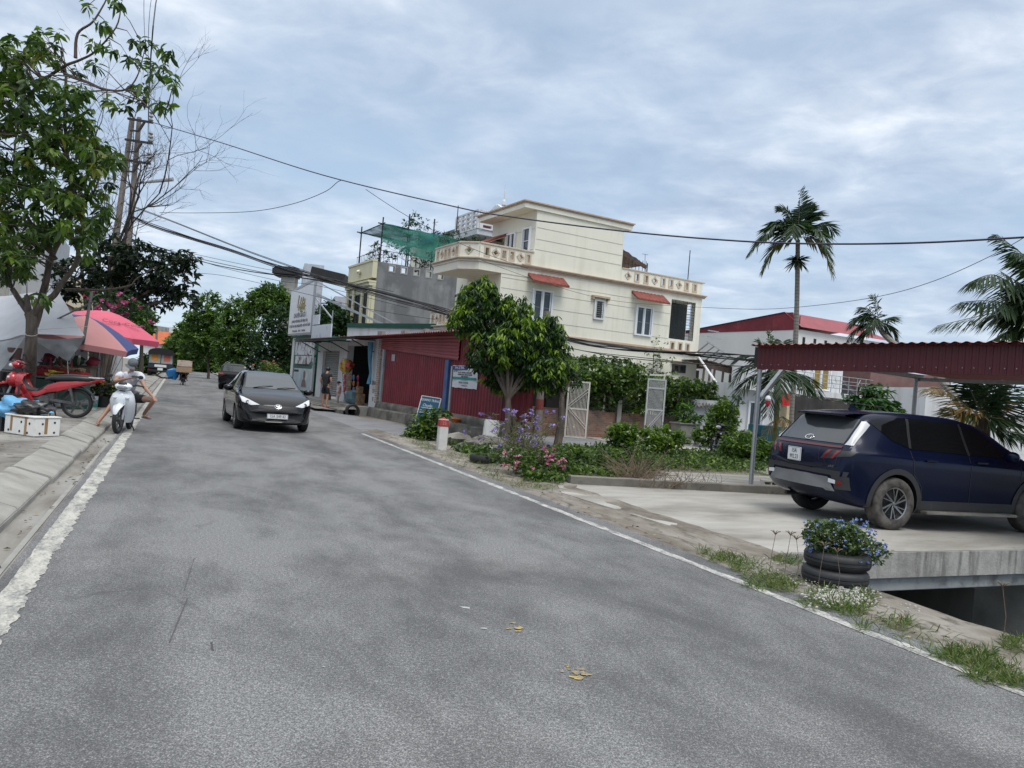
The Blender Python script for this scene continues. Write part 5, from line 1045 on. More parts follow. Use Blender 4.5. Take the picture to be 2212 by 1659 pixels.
# milestone
o = thing('milestone', 'white concrete milestone post with red painted cap at the road edge', 'milestone', G(953, 973), .35); b = MB(); b.box((0, 0, .36), (.21, .2, .72)); b.box((0, 0, .02), (.2, .19, .06)); b.build('post', mk('milestone white', (.62, .61, .58), .8, var=.15, scale=6, dirt=(.3, .28, .25), dscale=5, dthr=(.58, .75)), o, bev=.012)
b = MB(); b.prism([(-.108, -.103), (.108, -.103), (.108, .103), (-.108, .103)], .55, .70); b.add([(-.108, -.103, .701), (.108, -.103, .701), (.108, .103, .701), (-.108, .103, .701), (0, 0, .765)], [(0, 1, 4), (1, 2, 4), (2, 3, 4), (3, 0, 4)]); b.build('red_cap', mk('milestone red', (.36, .05, .045), .7, var=.25, scale=8), o, smooth=False)
b = MB(); text_into(b, '25', .1, Matrix.Translation((0, -.104, .63)) @ Matrix.Rotation(PI/2, 4, 'X')); b.build('lettering', mk('faded letter', (.5, .3, .28), .8), o, smooth=False)
# thin steel post
b = MB(); q = G(*[x*2212/2568 for x in (1000+497/4.148, 850+1015/4.148)]); b.tube([(0, 0, 0), (0, 0, 2.05)], .038, 8); o = b.build('steel_post', M_steel, loc=tuple(q)); tag(o, 'thin bare steel post standing between the signboard and the milestone', 'post')
# leaning repair sign
o = thing('repair_sign', 'tilted blue repair shop signboard with white lettering behind a bush', 'signboard', G(905, 940)); q0 = A(902, 900, 22.4)
ex = (A(960, 862, 22.2)-A(917, 855, 22.4)).normalized(); ey = (A(917, 855, 22.4)-A(885, 932, 22.2)).normalized(); cen = (A(960, 862, 22.2)+A(885, 932, 22.2))*.5
X = frame(cen+ey*.0, ex, ey); b = MB(); b.box((0, -.05, 0), (.60, 1.18, .03), X=X); b.build('board', mk('sign blue', (.012, .085, .15), .5, var=.15), o, world=True, smooth=False); b = MB()
for x in (-.305, .305): b.box((x, -.05, .002), (.02, 1.2, .045), X=X)
b.box((0, .545, .002), (.59, .02, .045), X=X); b.build('frame', M_whitew, o, world=True, smooth=False); b = MB()
for l, y, s, sh in (('QUANG TRÁNG', .44, .1, .0), ('Chuyên', .28, .12, .25), ('SỬA CHỮA', .08, .13, 0), ('XE MÁY', -.13, .13, 0)): text_into(b, l, s, X @ Matrix.Translation((0 if l[0] != 'C' else -.06, y, .018)), sx=.82, shear=sh)
text_into(b, 'XE', .13, X @ Matrix.Translation((-.2, -.35, .018)), sx=.85); b.box((-.06, .205, .017), (.36, .012, .003), X=X); b.build('lettering', M_white, o, world=True, smooth=False)
# rubble, marker stone, tyre, litter
b = MB(); b.box((0, 0, .33), (.42, .2, .66)); o = b.build('marker_stone', mk('whitewashed stone', (.68, .68, .66), .8, var=.12), bev=.03, loc=tuple(G(1057, 957)+Vector((0, 0, -.02)))); o.rotation_euler = (0, .06, .3); tag(o, 'whitewashed square stone at the lane edge beside the purple flowers', 'stone')
b = MB(); text_into(b, 'Km', .12, Matrix.Translation((0, -.105, .1)) @ Matrix.Rotation(PI/2, 4, 'X')); lt_ = b.build('lettering', M_ink, o, smooth=False)
rb = thing('rubble_heap', 'heap of broken concrete slabs and stones behind the milestone', 'rubble', G(1010, 975))
for k in range(16):
    b = MB(); u = 972+k*7.5+random.uniform(-4, 4); q = G(u, 955+k*.6+random.uniform(0, 17)); r_ = random.uniform(.12, .3); b.ball((q.x, q.y, r_*.35), (r_*1.6, r_*1.1, r_*.6), 8, jit=.9); b.build('broken_slab', M_plinth, rb, world=True, ang=.2)
o = ty.build('old_tyre', M_rubber, ang=1); o.scale = (.95, .95, 1.1); o.data = o.data.copy(); o.rotation_euler = (PI/2, 0, .3); o.location = G(1045, 990, .09)
tag(o, 'weathered black tyre lying flat in the grass behind the pink flowers', 'tyre')
for k, (u, v, r_, c_, nm, lb) in enumerate(((1040, 957, .1, (.6, .6, .58), 'white rag', 'crumpled white rag lying on the rubble heap'), (1052, 975, .13, (.32, .42, .42), 'pale bag', 'pale green plastic bag among the grass before the rubble'), (1061, 988, .07, (.3, .62, .5), 'mint lump', 'small mint green plastic scrap inside the flat tyre'), (1048, 895, .16, (.45, .13, .04), 'orange bag', 'orange plastic bag lying on the plinth of the red shed'), (1012, 905, .09, (.65, .65, .62), 'white paper', 'white paper scrap on the lower step of the plinth'))):
    b = MB(); q = G(u, v) if v > 930 else SQ(-.3+.9*k-2.6 if k == 3 else 1.0, -.35, .34); b.ball((0, 0, r_*.5), (r_, r_*.8, r_*.55), 8, jit=.8); o = b.build('plastic_litter', mk(nm, c_, .5, var=.2), loc=tuple(q)); tag(o, lb, 'litter')
# kerb wall of the parking slab, hollow block
kw = MB(); a, e = G(1232, 1047), G(1712, 1071); ka = a; d_ = (e-a).normalized(); nn_ = Vector((-d_.y, d_.x, 0)); L_ = (e-a).length+.8; rows = []
for i in range(41):
    q = a+d_*(L_*i/40); z = .15+.01*noise.noise(Vector((i*.4, 0, 2))); rows.append([q+Vector((0, 0, -.02)), q+Vector((0, 0, z-.01)), q+nn_*.015+Vector((0, 0, z)), q+nn_*.16+Vector((0, 0, z)), q+nn_*.17+Vector((0, 0, -.05))])
kw.grid(rows); kw.add(rows[0], [(0, 1, 2, 3, 4)]); o = kw.build('kerb_wall', M_plinth if False else mk('old kerb concrete', (.215, .2, .17), .9, col2=(.12, .112, .095), scale=2.5, bmp=.4, dirt=(.07, .065, .055), dscale=2.5, dthr=(.52, .75))); tag(o, 'low concrete kerb wall edging the parking slab before the weeds', 'kerb')
b = MB()
for x in (-.14, 0, .14): b.box((x, 0, .05), (.02, .1, .06))
b.box((0, 0, .09), (.36, .12, .03)); b.box((0, 0, .012), (.36, .12, .024)); b.box((-.17, 0, .05), (.02, .12, .056)); b.box((.17, 0, .05), (.02, .12, .056)); b.box((0, .05, .05), (.32, .012, .054)); o = b.build('hollow_brick', mk('pale cement block', (.5, .49, .45), .9), smooth=False, loc=tuple(ka+d_*((e-a).length*.9)+nn_*.085+Vector((0, 0, .152)))); o.rotation_euler = (0, 0, .2); tag(o, 'pale hollow brick on the kerb wall behind the dark blue car', 'brick')
# pale concrete path behind the kerb wall
mb = MB(); P = [G(1400, 1040, .02), G(1690, 1060, .02), G(1690, 1030, .03), G(1420, 1018, .03)]; mb.add(P, [(0, 1, 2, 3)]); struct(mb.build('garden_path', mk('dusty path', (.36, .34, .3), .9, var=.4, scale=2, stretch=(.3, 1, 1))))
# ---------------------------------------------------------------- carport
FC = Vector((4.70, 14.87, 0)); CP = lambda a, o=0.0, z=0.0: FC-HP*a+HW*o+Vector((0, 0, z))   # a towards viewer, o under the roof
cp = thing('carport', 'open carport with dark red corrugated canopy on galvanised posts over the blue car', 'carport', CP(3, 2, 0))
M_fas = mk('dark red fascia sheet', (.10, .009, .014), .5, var=.25, scale=2)
b = MB(); b.grid(corr(CP(0, 0, 2.31), -HP, UPZ, 9.5, .43, .1, .012, -HW), flip=True); b.build('fascia', M_fas, cp, world=True, smooth=False)
b = MB()
for k in range(46): b.ball(CP(.15+k*.2+random.uniform(-.03, .03), -.02, 2.40), .011, 6)
b.build('screw_heads', M_steel, cp, world=True)
b = MB(); b.grid(corr(CP(-.05, -.16, 2.755), -HP, HW+Vector((0, 0, -.02)), 9.6, 6.5, .17, .03, UPZ, shape='s')); b.grid(corr(CP(-.05, -.16, 2.735), -HP, HW+Vector((0, 0, -.02)), 9.6, 6.5, .17, .03, UPZ, shape='s')); b.build('roof', mk('roof sheet', (.25, .05, .05), .6, var=.3), cp, world=True)
for a, o_ in ((.03, .05), (.03, 5.0), (4.9, 5.0), (9.3, .05)): b = MB(); b.tube([CP(a, o_, 0), CP(a, o_, 2.6)], .045, 10); b.build('post', M_steel, cp, world=True)
b = MB(); b.beam(CP(.03, .1, 1.75), CP(.03, .9, 2.6), .09, .05); b.beam(CP(.03, .05, 2.62), CP(.03, 5.2, 2.56), .07, .1); b.beam(CP(4.9, .05, 2.62), CP(4.9, 5.2, 2.56), .07, .1); b.beam(CP(4.9, 4.9, 1.75), CP(4.9, 4.1, 2.55), .08, .05); b.beam(CP(4.9, 5.1, 1.8), CP(4.9, 5.9, 2.5), .08, .05); b.beam(CP(-.02, .06, 2.5), CP(9.4, .06, 2.5), .05, .08); b.beam(CP(-.02, 5.06, 2.5), CP(9.4, 5.06, 2.5), .05, .08); b.build('roof_brace', M_steel, cp, world=True, smooth=False)
b = MB(); b.box(CP(.0, .12, 2.55), (.2, .22, .38), AP); b.build('end_cap', M_iron, cp, world=True, smooth=False)
# laundry line
o = thing('laundry', 'grey cloth drying on a line behind the dark blue car', 'laundry', A(1760, 880, 20.0)); b = MB(); a, e = A(1718, 853, 20), A(1835, 872, 18.5)
rows = []
for i in range(13):
    k = i/12; rows.append([a.lerp(e, j/40)+Vector((.05*math.sin(j*1.9+i*.1)*k, .09*math.sin(j*1.3)*k, -1.1*k-.03*math.sin(j*.7))) for j in range(41)])
b.grid(rows); b.build('cloth', mk('grey brown cloth', (.12, .105, .095), .9, var=.4, scale=3), o, world=True); b = MB(); b.tube([a-(e-a)*.1+Vector((0, 0, .03)), a.lerp(e, .5)+Vector((0, 0, .0)), e+(e-a)*.6+Vector((0, 0, .05))], .008, 4); b.build('line', M_cable, o, world=True)
# ---------------------------------------------------------------- buildings beyond the lane on the side street
WC = A(1726, 707, 42); WC.z = 0
wh = thing('white_house', 'big white house with dark red gable and pink metal roof behind the palms', 'house', WC+HW*3+HP*2)
ez = 6.05; b = MB(); WX = lambda a, o, z: WC+HP*a+HW*o+Vector((0, 0, z))
def wbox(mb, a0, a1, o0, o1, z0, z1): mb.box(WX((a0+a1)/2, (o0+o1)/2, (z0+z1)/2), (o1-o0, a1-a0, z1-z0), AW)
wbox(b, 0, 9.0, 0, 7.6, -.1, ez); w_ = b.build('wall', mk('white render', (.68, .68, .66), .8, var=.08, scale=.8, dirt=(.5, .5, .47), dscale=1, dthr=(.6, .85)), wh, world=True, smooth=False)
b = MB(); X = frame(WX(-.05, -.02, ez-.02), HP, UPZ); b.prism([(0, 0), (9.2, 0), (9.2, .12), (1.25, .98), (.55, .98)], 0, .08, X=X)
for k in range(60): h_ = .98-abs(k*.15-.9)*(.107 if k*.15 > .9 else .2); b.box((.1+k*.15, max(.06, h_*.5), .1), (.05, max(.1, h_-.05), .03), X=X)
b.build('gable', M_redsheet, wh, world=True, smooth=False)
b = MB(); rows = [[WX(1.0, -.1, ez+1.0), WX(-.25, -.1, ez+.12)], [WX(1.0, 3, ez+1.0), WX(-.25, 3, ez+.12)], [WX(1.0, 5.3, ez+1.0), WX(-.25, 7.9, ez+.12)]]; b.grid(rows, flip=True); b.grid([[WX(1.0, -.1, ez+1.0), WX(9.1, -.1, ez+.12)], [WX(1.0, 7.9, ez+1.0), WX(9.1, 7.9, ez+.12)]]); b.build('roof', mk('pink red roof', (.29, .05, .06), .5, var=.2, scale=2), wh, world=True, smooth=False)
b = MB(); g = MB()
for k in range(8): wbox(g, -.012, .01, .35+k*.9, .56+k*.9, ez-.75, ez-.38)
g.build('vent_window', M_dark, wh, world=True, smooth=False); wbox(b, -.2, 0.003, -.1, 7.7, ez-1.25, ez-1.12); b.build('cornice', M_whitew, wh, world=True, smooth=False)
b = MB(); wbox(b, 3.6, 4.8, -.02, 0.004, 2.7, 3.5); f = b.build('window', M_frame, wh, world=True, smooth=False); b = MB(); wbox(b, 3.7, 4.7, -.03, -.021, 2.8, 3.4); b.build('pane', M_window, f, world=True, smooth=False)
b = MB(); wbox(b, 8.2, 9.0, -.45, -.003, 2.3, 2.85) if False else wbox(b, 6.6, 7.5, -.4, -.003, 2.05, 2.6); b.build('air_conditioner', M_whitew, wh, world=True, bev=.02)
# low front house with balcony
LC = A(1655, 830, 33); LC.z = 0
lh = thing('white_house', 'low white house with metal balcony railing and cream pillar behind the areca palms', 'house', LC+HW*3)
LX = lambda s, q, z: LC+HW*s+HP*q+Vector((0, 0, z)); b = MB()
def lbox(mb, s0, s1, q0, q1, z0, z1): mb.box(LX((s0+s1)/2, (q0+q1)/2, (z0+z1)/2), (s1-s0, q1-q0, z1-z0), AW)
lbox(b, -1.8, 6.5, 0, 5, -.1, 2.55); lbox(b, 3.0, 6.5, 1.2, 5, 2.56, 4.2); lbox(b, -1.9, 6.6, -.5, .004, 2.3, 2.54); b.build('wall', M_whitew, lh, world=True, smooth=False)
b = MB(); lbox(b, 1.0, 1.35, -.35, -.003, 0, 2.29); lbox(b, 4.2, 4.5, -.35, -.003, 0, 2.29); b.build('pillar', mk('yellow cream pillar', (.58, .48, .3), .8), lh, world=True, smooth=False)
window(lh, LX(-.55, -.01, 1.0), HW, .95, 1.7); window(lh, LX(4.9, 1.18, 3.3), HW, 1.3, 1.3, 2, None, mk('yellow curtain', (.3, .2, .03), .6)); window(lh, LX(2.6, -.01, 1.0), HW, .9, 1.8, 1)
b = MB()
for k in range(14): b.tube([LX(-1.8+k*.6, -.45, 2.55), LX(-1.8+k*.6, -.45, 3.3)], .018, 5)
for z in (2.75, 2.95, 3.1, 3.3): b.tube([LX(-1.8, -.45, z), LX(6.5, -.45, z)], .014, 4)
for k in range(4): c_ = LX(.2+k*1.8, -.45, 3.0); b.tube([c_+Vector((0, 0, .25)), c_+HW*.14, c_-Vector((0, 0, .25)), c_-HW*.14, c_+Vector((0, 0, .25))], .012, 4)
b.build('railing', M_steel, lh, world=True)
b = MB(); q = A(1691, 851, 30); b.grid([[q+Vector((x, .03*math.sin(x*20), -z)) for x in (0, .1, .2, .3)] for z in (0, .2, .45)]); o = b.build('flag', mk('red flag', (.6, .02, .02), .7)); tag(o, 'small red flag hanging between the palm trunks', 'flag')
o = thing('lantern', 'red and white hanging paper lantern among the palm fronds', 'lantern', A(1659, 865, 22)); b = MB(); b.lathe([(.01, -.2), (.07, -.1), (.075, 0)], 10); b.build('tassel', mk('lantern red', (.5, .03, .04), .6), o); b = MB(); b.lathe([(.075, .001), (.09, .05), (.06, .12), (.02, .14)], 10); b.build('shade', M_white, o)
# lean-to of old timber, hut with wavy roof
o = thing('timber_shed', 'open shed of bare timber posts under tin sheets beside the cream townhouse', 'shed', A(1540, 900, 38)*1.0); o.location.z = 0; T0 = A(1506, 775, 38.5); T0.z = 0; TX = lambda s, q, z: T0+HW*s+HP*q+Vector((0, 0, z)); b = MB()
for s, z in ((.2, 3.6), (.9, 3.5), (1.5, 3.4), (2.0, 3.2), (.6, 3.4)): b.tube([TX(s, -.2, 0), TX(s+.15, -.2, z)], .06, 6)
b.beam(TX(0, -.25, 3.55), TX(2.6, -.25, 3.3), .1, .25); b.build('post', M_wood, o, world=True); b = MB(); b.grid([[TX(s, q, 3.75-.1*s+.02*math.sin(s*20)) for s in np.arange(0, 2.8, .1)] for q in (-.6, 3)], flip=True); b.build('roof', M_rust, o, world=True, smooth=False)
b = MB(); b.box(TX(1.3, 2.5, 1.7), (2.4, .1, 3.3), AW); b.build('back_wall', M_wood, o, world=True, smooth=False); b = MB()
for k in range(5): b.beam(TX(.2+k*.4, -.5, 4.6-.12*k), TX(1.0+k*.4, 1.5, 4.0-.12*k), .05)
b.beam(TX(0, -.6, 4.65), TX(2.4, -.6, 3.8), .05); b.beam(TX(0, -.6, 4.9), TX(.9, -.6, 4.85), .05); b.beam(TX(0, -.6, 5.2), TX(.7, -.6, 5.2), .05); b.build('awning_frame', M_steel, o, world=True, smooth=False)
b = MB(); a, e = A(1503, 762, 38), A(1576, 868, 33); 
for k in range(9): b.tube([a.lerp(e, k/9), a.lerp(e, (k+.97)/9)], .045 if k % 2 else .05, 6)
o = b.build('leaning_pole', M_white); tag(o, 'long white pole leaning from the townhouse corner down to the garden', 'pole'); 
o = thing('tiled_hut', 'small white hut with grey wavy cement roof behind the garden shrubs', 'hut', A(1515, 900, 30.2)); o.location.z = 0; a, e = A(1462, 872, 30.2), A(1553, 878, 30.2); b = MB(); c_ = (a+e)/2; b.box((c_.x, c_.y+1.2, .85), ((e-a).length*.95, 2.2, 1.75)); b.build('wall', M_whitew, o, world=True, smooth=False)
b = MB(); n_ = 90; b.grid([[a.lerp(e, j/n_)+Vector((0, dy, dz+.045*math.sin(j/n_*2*PI*13)+.02*math.sin(j*1.1))) for j in range(n_+1)] for dy, dz in ((-.15, -.05), (.8, .42), (1.2, .62))], flip=True); b.build('roof', mk('grey cement sheet', (.36, .35, .31), .9, col2=(.17, .165, .15), scale=5), o, world=True)
# far right buildings
o, zt, w_ = flatblock('brown_house', 'low house with red brown wall and grey tiled roof beyond the papaya tree', 'house', 1858, 2050, 806, 40, mk('red brown wall', (.2, .11, .1), .85), 5, .15)
b = MB(); b.box((0, -.9, zt-1.15), (w_+.6, 1.7, .5), rot=Matrix.Rotation(.5, 3, 'X')); b.build('roof', mk('slate roof', (.075, .08, .095), .7, var=.3, scale=6, stretch=(.2, 1, 1)), o, smooth=False)
o, zt, w_ = flatblock('white_building', 'white building with brown window and red awning beyond the carport', 'building', 1985, 2130, 842, 34, M_whitew, 5, .1)
b = MB(); b.box((-.6, -.02, zt-1.0), (1.1, .05, 1.0)); b.build('window', mk('brown shutter', (.17, .1, .09), .7), o, smooth=False); b = MB(); b.box((-.3, -.5, zt-1.75), (3.0, 1.1, .4)); b.build('awning', M_redsheet, o, smooth=False)
b = MB(); b.box((.6, -1.12, zt-2.35), (1.1, .04, .36)); sg = b.build('yellow_sign', mk('yellow sign', (.55, .5, .06), .5), o, smooth=False); b = MB(); text_into(b, 'QUANG TÂM', .16, Matrix.Translation((.6, -1.145, zt-2.35)) @ Matrix.Rotation(PI/2, 4, 'X'), sx=.9); b.build('lettering', M_ink, sg, smooth=False)
o, zt, w_ = flatblock('white_building', 'plain white wall of a far building behind the coconut palm', 'building', 2130, 2280, 880, 38, M_whitew, 5, .1)
# ================================================================ people
def skin(pts, edges, rad, name, mat, parent, sub=2, root=0):
    me = bpy.data.meshes.new('sk'); off = root_loc(parent)
    me.from_pydata([tuple(Vector(p)-off) for p in pts], edges, []); me.update()
    o = bpy.data.objects.new('sk', me); COL.objects.link(o)
    md = o.modifiers.new('s', 'SKIN'); md.use_smooth_shade = True; md.branch_smoothing = .3
    if not me.skin_vertices:
        me.attributes
        bm = bmesh.new(); bm.from_mesh(me); bm.verts.layers.skin.verify(); bm.to_mesh(me); bm.free()
    sv_ = me.skin_vertices[0].data
    for i, r in enumerate(rad): sv_[i].radius = (r if hasattr(r, '__len__') else (r, r)); sv_[i].use_root = (i == root)
    m2 = o.modifiers.new('u', 'SUBSURF'); m2.levels = sub; m2.render_levels = sub
    dg = bpy.context.evaluated_depsgraph_get(); m = bpy.data.meshes.new_from_object(o.evaluated_get(dg), depsgraph=dg)
    bpy.data.objects.remove(o); m.materials.clear(); m.materials.append(mat); m.name = name
    m.polygons.foreach_set('use_smooth', [True]*len(m.polygons))
    b = bpy.data.objects.new(name, m); COL.objects.link(b); b.parent = parent; return b
def person(name, label, J, mats, base, hair='short', r=1.0, shorts=.75, sleeve=.55, fingers=True, sandal=None, face=Vector((0, -1, 0))):
    """J: world joints. mats: skin, shirt, shorts, hair"""
    o = thing(name, label, 'person', base); V = lambda k: Vector(J[k])
    keys = ['pelvis', 'waist', 'chest', 'neck', 'head0', 'head1', 'head2', 'shR', 'elR', 'wrR', 'shL', 'elL', 'wrL', 'hipR', 'knR', 'anR', 'heR', 'toR', 'hipL', 'knL', 'anL', 'heL', 'toL']
    hd = (V('head')-V('neck')).normalized(); fc = (face-hd*face.dot(hd)).normalized(); H = .1*r
    J = dict(J); J['waist'] = (V('pelvis')+V('chest'))/2; J['head0'] = V('head')-hd*H*.55+fc*H*.2; J['head1'] = V('head')+hd*H*.15+fc*H*.08; J['head2'] = V('head')+hd*H*.85
    for s in 'RL':
        d = (V('to'+s)-V('an'+s)); J['he'+s] = V('an'+s)+Vector((0, 0, -.045*r))
    rad = dict(pelvis=.125, waist=.115, chest=.135, neck=.05, head0=.062, head1=.085, head2=.062, sh=.062, el=.041, wr=.027, hip=.088, kn=.056, an=.036, he=.032, to=.024)
    R_ = lambda k: r*rad.get(k, rad.get(k[:2], rad.get(k[:3], .05)))
    pts = [V(k) if not isinstance(J[k], Vector) else J[k] for k in keys]; ra = [R_(k) for k in keys]; ix = {k: i for i, k in enumerate(keys)}
    E_ = [('pelvis', 'waist'), ('waist', 'chest'), ('chest', 'neck'), ('neck', 'head0'), ('head0', 'head1'), ('head1', 'head2')]
    for s in 'RL': E_ += [('chest', 'sh'+s), ('sh'+s, 'el'+s), ('el'+s, 'wr'+s), ('pelvis', 'hip'+s), ('hip'+s, 'kn'+s), ('kn'+s, 'an'+s), ('an'+s, 'he'+s), ('he'+s, 'to'+s)]
    E_ = [(ix[a], ix[b]) for a, b in E_]
    # nose and ears
    sd = hd.cross(fc).normalized()
    for q, rr, a in ((J['head0']+hd*H*.45+fc*H*1.02, .012, 'head0'), (J['head1']+sd*H*.95, .014, 'head1'), (J['head1']-sd*H*.95, .014, 'head1')): pts.append(q); ra.append(rr*r); E_.append((ix[a], len(pts)-1))
    if fingers:
        for s in 'RL':
            w, e = J['wr'+s], J['el'+s]; w = Vector(w); d = (w-Vector(e)).normalized(); hdir = (Vector(J['ha'+s])-w).normalized() if 'ha'+s in J else d
            pal = w+hdir*.06*r; pts.append(pal); ra.append(.03*r); E_.append((ix['wr'+s], len(pts)-1)); pi_ = len(pts)-1
            sdv = hdir.cross(Vector((0, 0, 1))); sdv = sdv.normalized() if sdv.length > .1 else Vector((1, 0, 0)); cur = Vector((0, 0, -1))
            for f, (o_, l_) in enumerate(((-.027, .065), (-.009, .075), (.009, .072), (.026, .056))):
                k1 = pal+hdir*.035*r+sdv*o_*r; k2 = k1+hdir*l_*.55*r+cur*.012; k3 = k1+hdir*l_*.9*r+cur*.035
                b0 = len(pts); pts += [k1, k2, k3]; ra += [.011*r, .0095*r, .008*r]; E_ += [(pi_, b0), (b0, b0+1), (b0+1, b0+2)]
            th = w+hdir*.045*r-sdv*.038*r; b0 = len(pts); pts += [th, th+hdir*.04*r-sdv*.012+cur*.01]; ra += [.012*r, .009*r]; E_ += [(pi_, b0), (b0, b0+1)]
    skin(pts, E_, ra, 'body', mats[0], o, 2, 0)
    # shirt
    P = [V('pelvis')+(Vector(J['waist'])-V('pelvis'))*-.4, Vector(J['waist']), V('chest'), V('chest').lerp(V('neck'), .6)]; ra = [.162*r, .150*r, .168*r, .10*r]; ed = [(0, 1), (1, 2), (2, 3)]
    for s in 'RL': b0 = len(P); P += [V('sh'+s), V('sh'+s).lerp(V('el'+s), sleeve)]; ra += [.098*r, .082*r]; ed += [(2, b0), (b0, b0+1)]
    skin(P, ed, ra, 'shirt', mats[1], o, 2, 1)
    P = [V('pelvis')+(Vector(J['waist'])-V('pelvis'))*.2, V('pelvis')]; ra = [.142*r, .15*r]; ed = [(0, 1)]
    for s in 'RL': b0 = len(P); P += [V('hip'+s), V('hip'+s).lerp(V('kn'+s), shorts)]; ra += [.112*r, .092*r]; ed += [(1, b0), (b0, b0+1)]
    skin(P, ed, ra, 'shorts', mats[2], o, 2, 1)
    for s in 'RL':
        if sandal:
            b = MB(); a, t_ = Vector(J['he'+s]), V('to'+s); d = (t_-a); d.z *= 1; b.beam(a-d.normalized()*.05*r+Vector((0, 0, -.026*r)), t_+d.normalized()*.035*r+Vector((0, 0, -.026*r)), .085*r, .018*r); m_ = a.lerp(t_, .62); sv2 = Vector((-d.y, d.x, 0)).normalized()*.043*r; b.tube([m_-sv2+Vector((0, 0, -.02*r)), m_+Vector((0, 0, .03*r)), m_+sv2+Vector((0, 0, -.02*r))], .012*r, 5); b.build('sandal', sandal, o, world=True, bev=.005)
    if hair:
        b = MB(); hc = J['head1']+hd*H*.28-fc*H*.12; b.ball((0, 0, 0), (H*.98, H*1.03, H*.92), 14, jit=.06, X=frame(hc, sd, fc.cross(sd) if False else hd.cross(sd)))
        if hair == 'bun': b.ball(hc-fc*H*.95+hd*H*.1, H*.4, 8, jit=.2)
        if hair == 'tail': b.tube([hc-fc*H*.8, hc-fc*H*1.3-hd*H*.5, hc-fc*H*1.2-hd*H*1.6], [H*.25, H*.3, H*.08], 7)
        b.build('hair', mats[3], o, world=True)
    o['_H'] = H; del o['_H']
    return o, dict(hd=hd, fc=fc, sd=sd, H=H, hc=J['head1'])
M_tee = mk('white tee', (.62, .62, .68), .85, var=.08, scale=9); M_pink = mk('pink cotton', (.55, .38, .43), .85, var=.1, scale=9); M_sandal = mk('grey sandal', (.12, .1, .1), .7); M_pinksandal = mk('pink sandal', (.5, .22, .2), .7)
J = dict(pelvis=A(271, 856, 16.5), chest=A(281, 817, 16.3), neck=A(285, 801, 16.2), head=A(287, 787, 16.02), shR=A(261, 808, 16.32), elR=A(248, 824, 16.0), wrR=A(275, 818, 15.86), haR=A(284, 816, 15.84), shL=A(302, 810, 16.2), elL=A(313, 837, 16.06), wrL=A(329, 856, 15.86), haL=A(335, 862, 15.8), hipR=A(262, 858, 16.48), knR=A(243, 872, 15.95), anR=A(212, 911, 15.6), toR=A(207, 919, 15.42), hipL=A(286, 860, 16.42), knL=A(333, 864, 15.9), anL=A(311, 894, 16.2), toL=A(322, 902, 15.98))
man, K = person('person', 'young man in white shirt and grey cap on a scooter reading his phone', J, (M_skin, M_tee, M_black_cloth, M_hair), tuple(G(285, 930)), hair='short', shorts=.62, sandal=M_sandal, face=Vector((.15, -.97, -.12)))
b = MB(); X = frame(K['hc']+K['hd']*K['H']*.58-K['fc']*K['H']*.08, K['sd'], K['hd'].cross(K['sd'])); H_ = K['H']
b.lathe([(.001, H_*.78), (H_*.5, H_*.70), (H_*.85, H_*.42), (H_*1.02, 0), (H_*1.03, -H_*.10), (H_*.98, -H_*.08)], 20, 0, X)
fx = X.to_3x3().inverted() @ K['fc']; fa = math.atan2(fx.y, fx.x)
b.grid([[X @ Vector((rr*math.cos(fa+a), rr*math.sin(fa+a), -H_*.08-dz*math.cos(a*1.2)*1.0)) for a in np.linspace(-.75, .75, 9)] for rr, dz in ((H_*.97, -.0), (H_*1.35, H_*.02), (H_*1.65, H_*.12))]); b.build('cap', mk('grey cap cloth', (.13, .14, .155), .8, var=.2, scale=12), man, world=True)
b = MB(); c_ = K['hc']; b.tube([c_+K['sd']*H_*.98, c_-K['hd']*H_*.6+K['fc']*H_*.3+K['sd']*H_*.55, c_-K['hd']*H_*1.15+K['fc']*H_*.6, c_-K['hd']*H_*.6+K['fc']*H_*.3-K['sd']*H_*.55, c_-K['sd']*H_*.98], .008, 5); b.build('chin_strap', M_black, man, world=True)
b = MB(); X = frame(A(287, 826, 16.02), Vector((1, .25, -.05)), Vector((0, -.3, 1))); text_into(b, '23', .06, Matrix.Translation(A(293, 817, 16.0)+Vector((0, -.005, 0))) @ Matrix.Rotation(PI/2-.1, 4, 'X'), sx=.9); b.build('shirt_number', M_ink, man, world=True, smooth=False)
b = MB(); b.box((0, 0, 0), (.15, .075, .009)); o = b.build('phone', M_black, bev=.003, loc=tuple(A(293, 814, 15.8))); o.rotation_euler = (.5, .05, .3); tag(o, 'black phone held by the young man on the white scooter', 'phone')
def stand(u, v, z, h, face, lean=0, arm=(.12, .1), dz=0):
    B = G(u, v, z); s = h/1.65; f = Vector((math.cos(face), math.sin(face), 0)); l = Vector((-f.y, f.x, 0)); P = lambda a, c, zz: B+(f*a+l*c+Vector((0, 0, zz)))*s
    return B, s, f, dict(pelvis=P(0, 0, .88), chest=P(.02, 0, 1.23), neck=P(.03, 0, 1.40), head=P(.07, 0, 1.52), shR=P(0, -.17, 1.33), elR=P(-.03, -.24, 1.07), wrR=P(arm[0], -.22, .88), shL=P(0, .17, 1.33), elL=P(-.02, .25, 1.07), wrL=P(arm[1], .2, .90), hipR=P(0, -.09, .86), knR=P(.03, -.10, .46), anR=P(-.03, -.11, .08), toR=P(.12, -.13, .035), hipL=P(0, .09, .86), knL=P(.05, .10, .46), anL=P(.04, .11, .08), toL=P(.19, .13, .035))
B, s, f, J = stand(700, 879, .17, 1.64, R(75)); person('person', 'woman in black shirt and black shorts facing the closed roller shutter', J, (M_skin, M_black_cloth, M_black_cloth, M_hair), tuple(B), 'short', s, .85, .5, True, M_pinksandal, f)
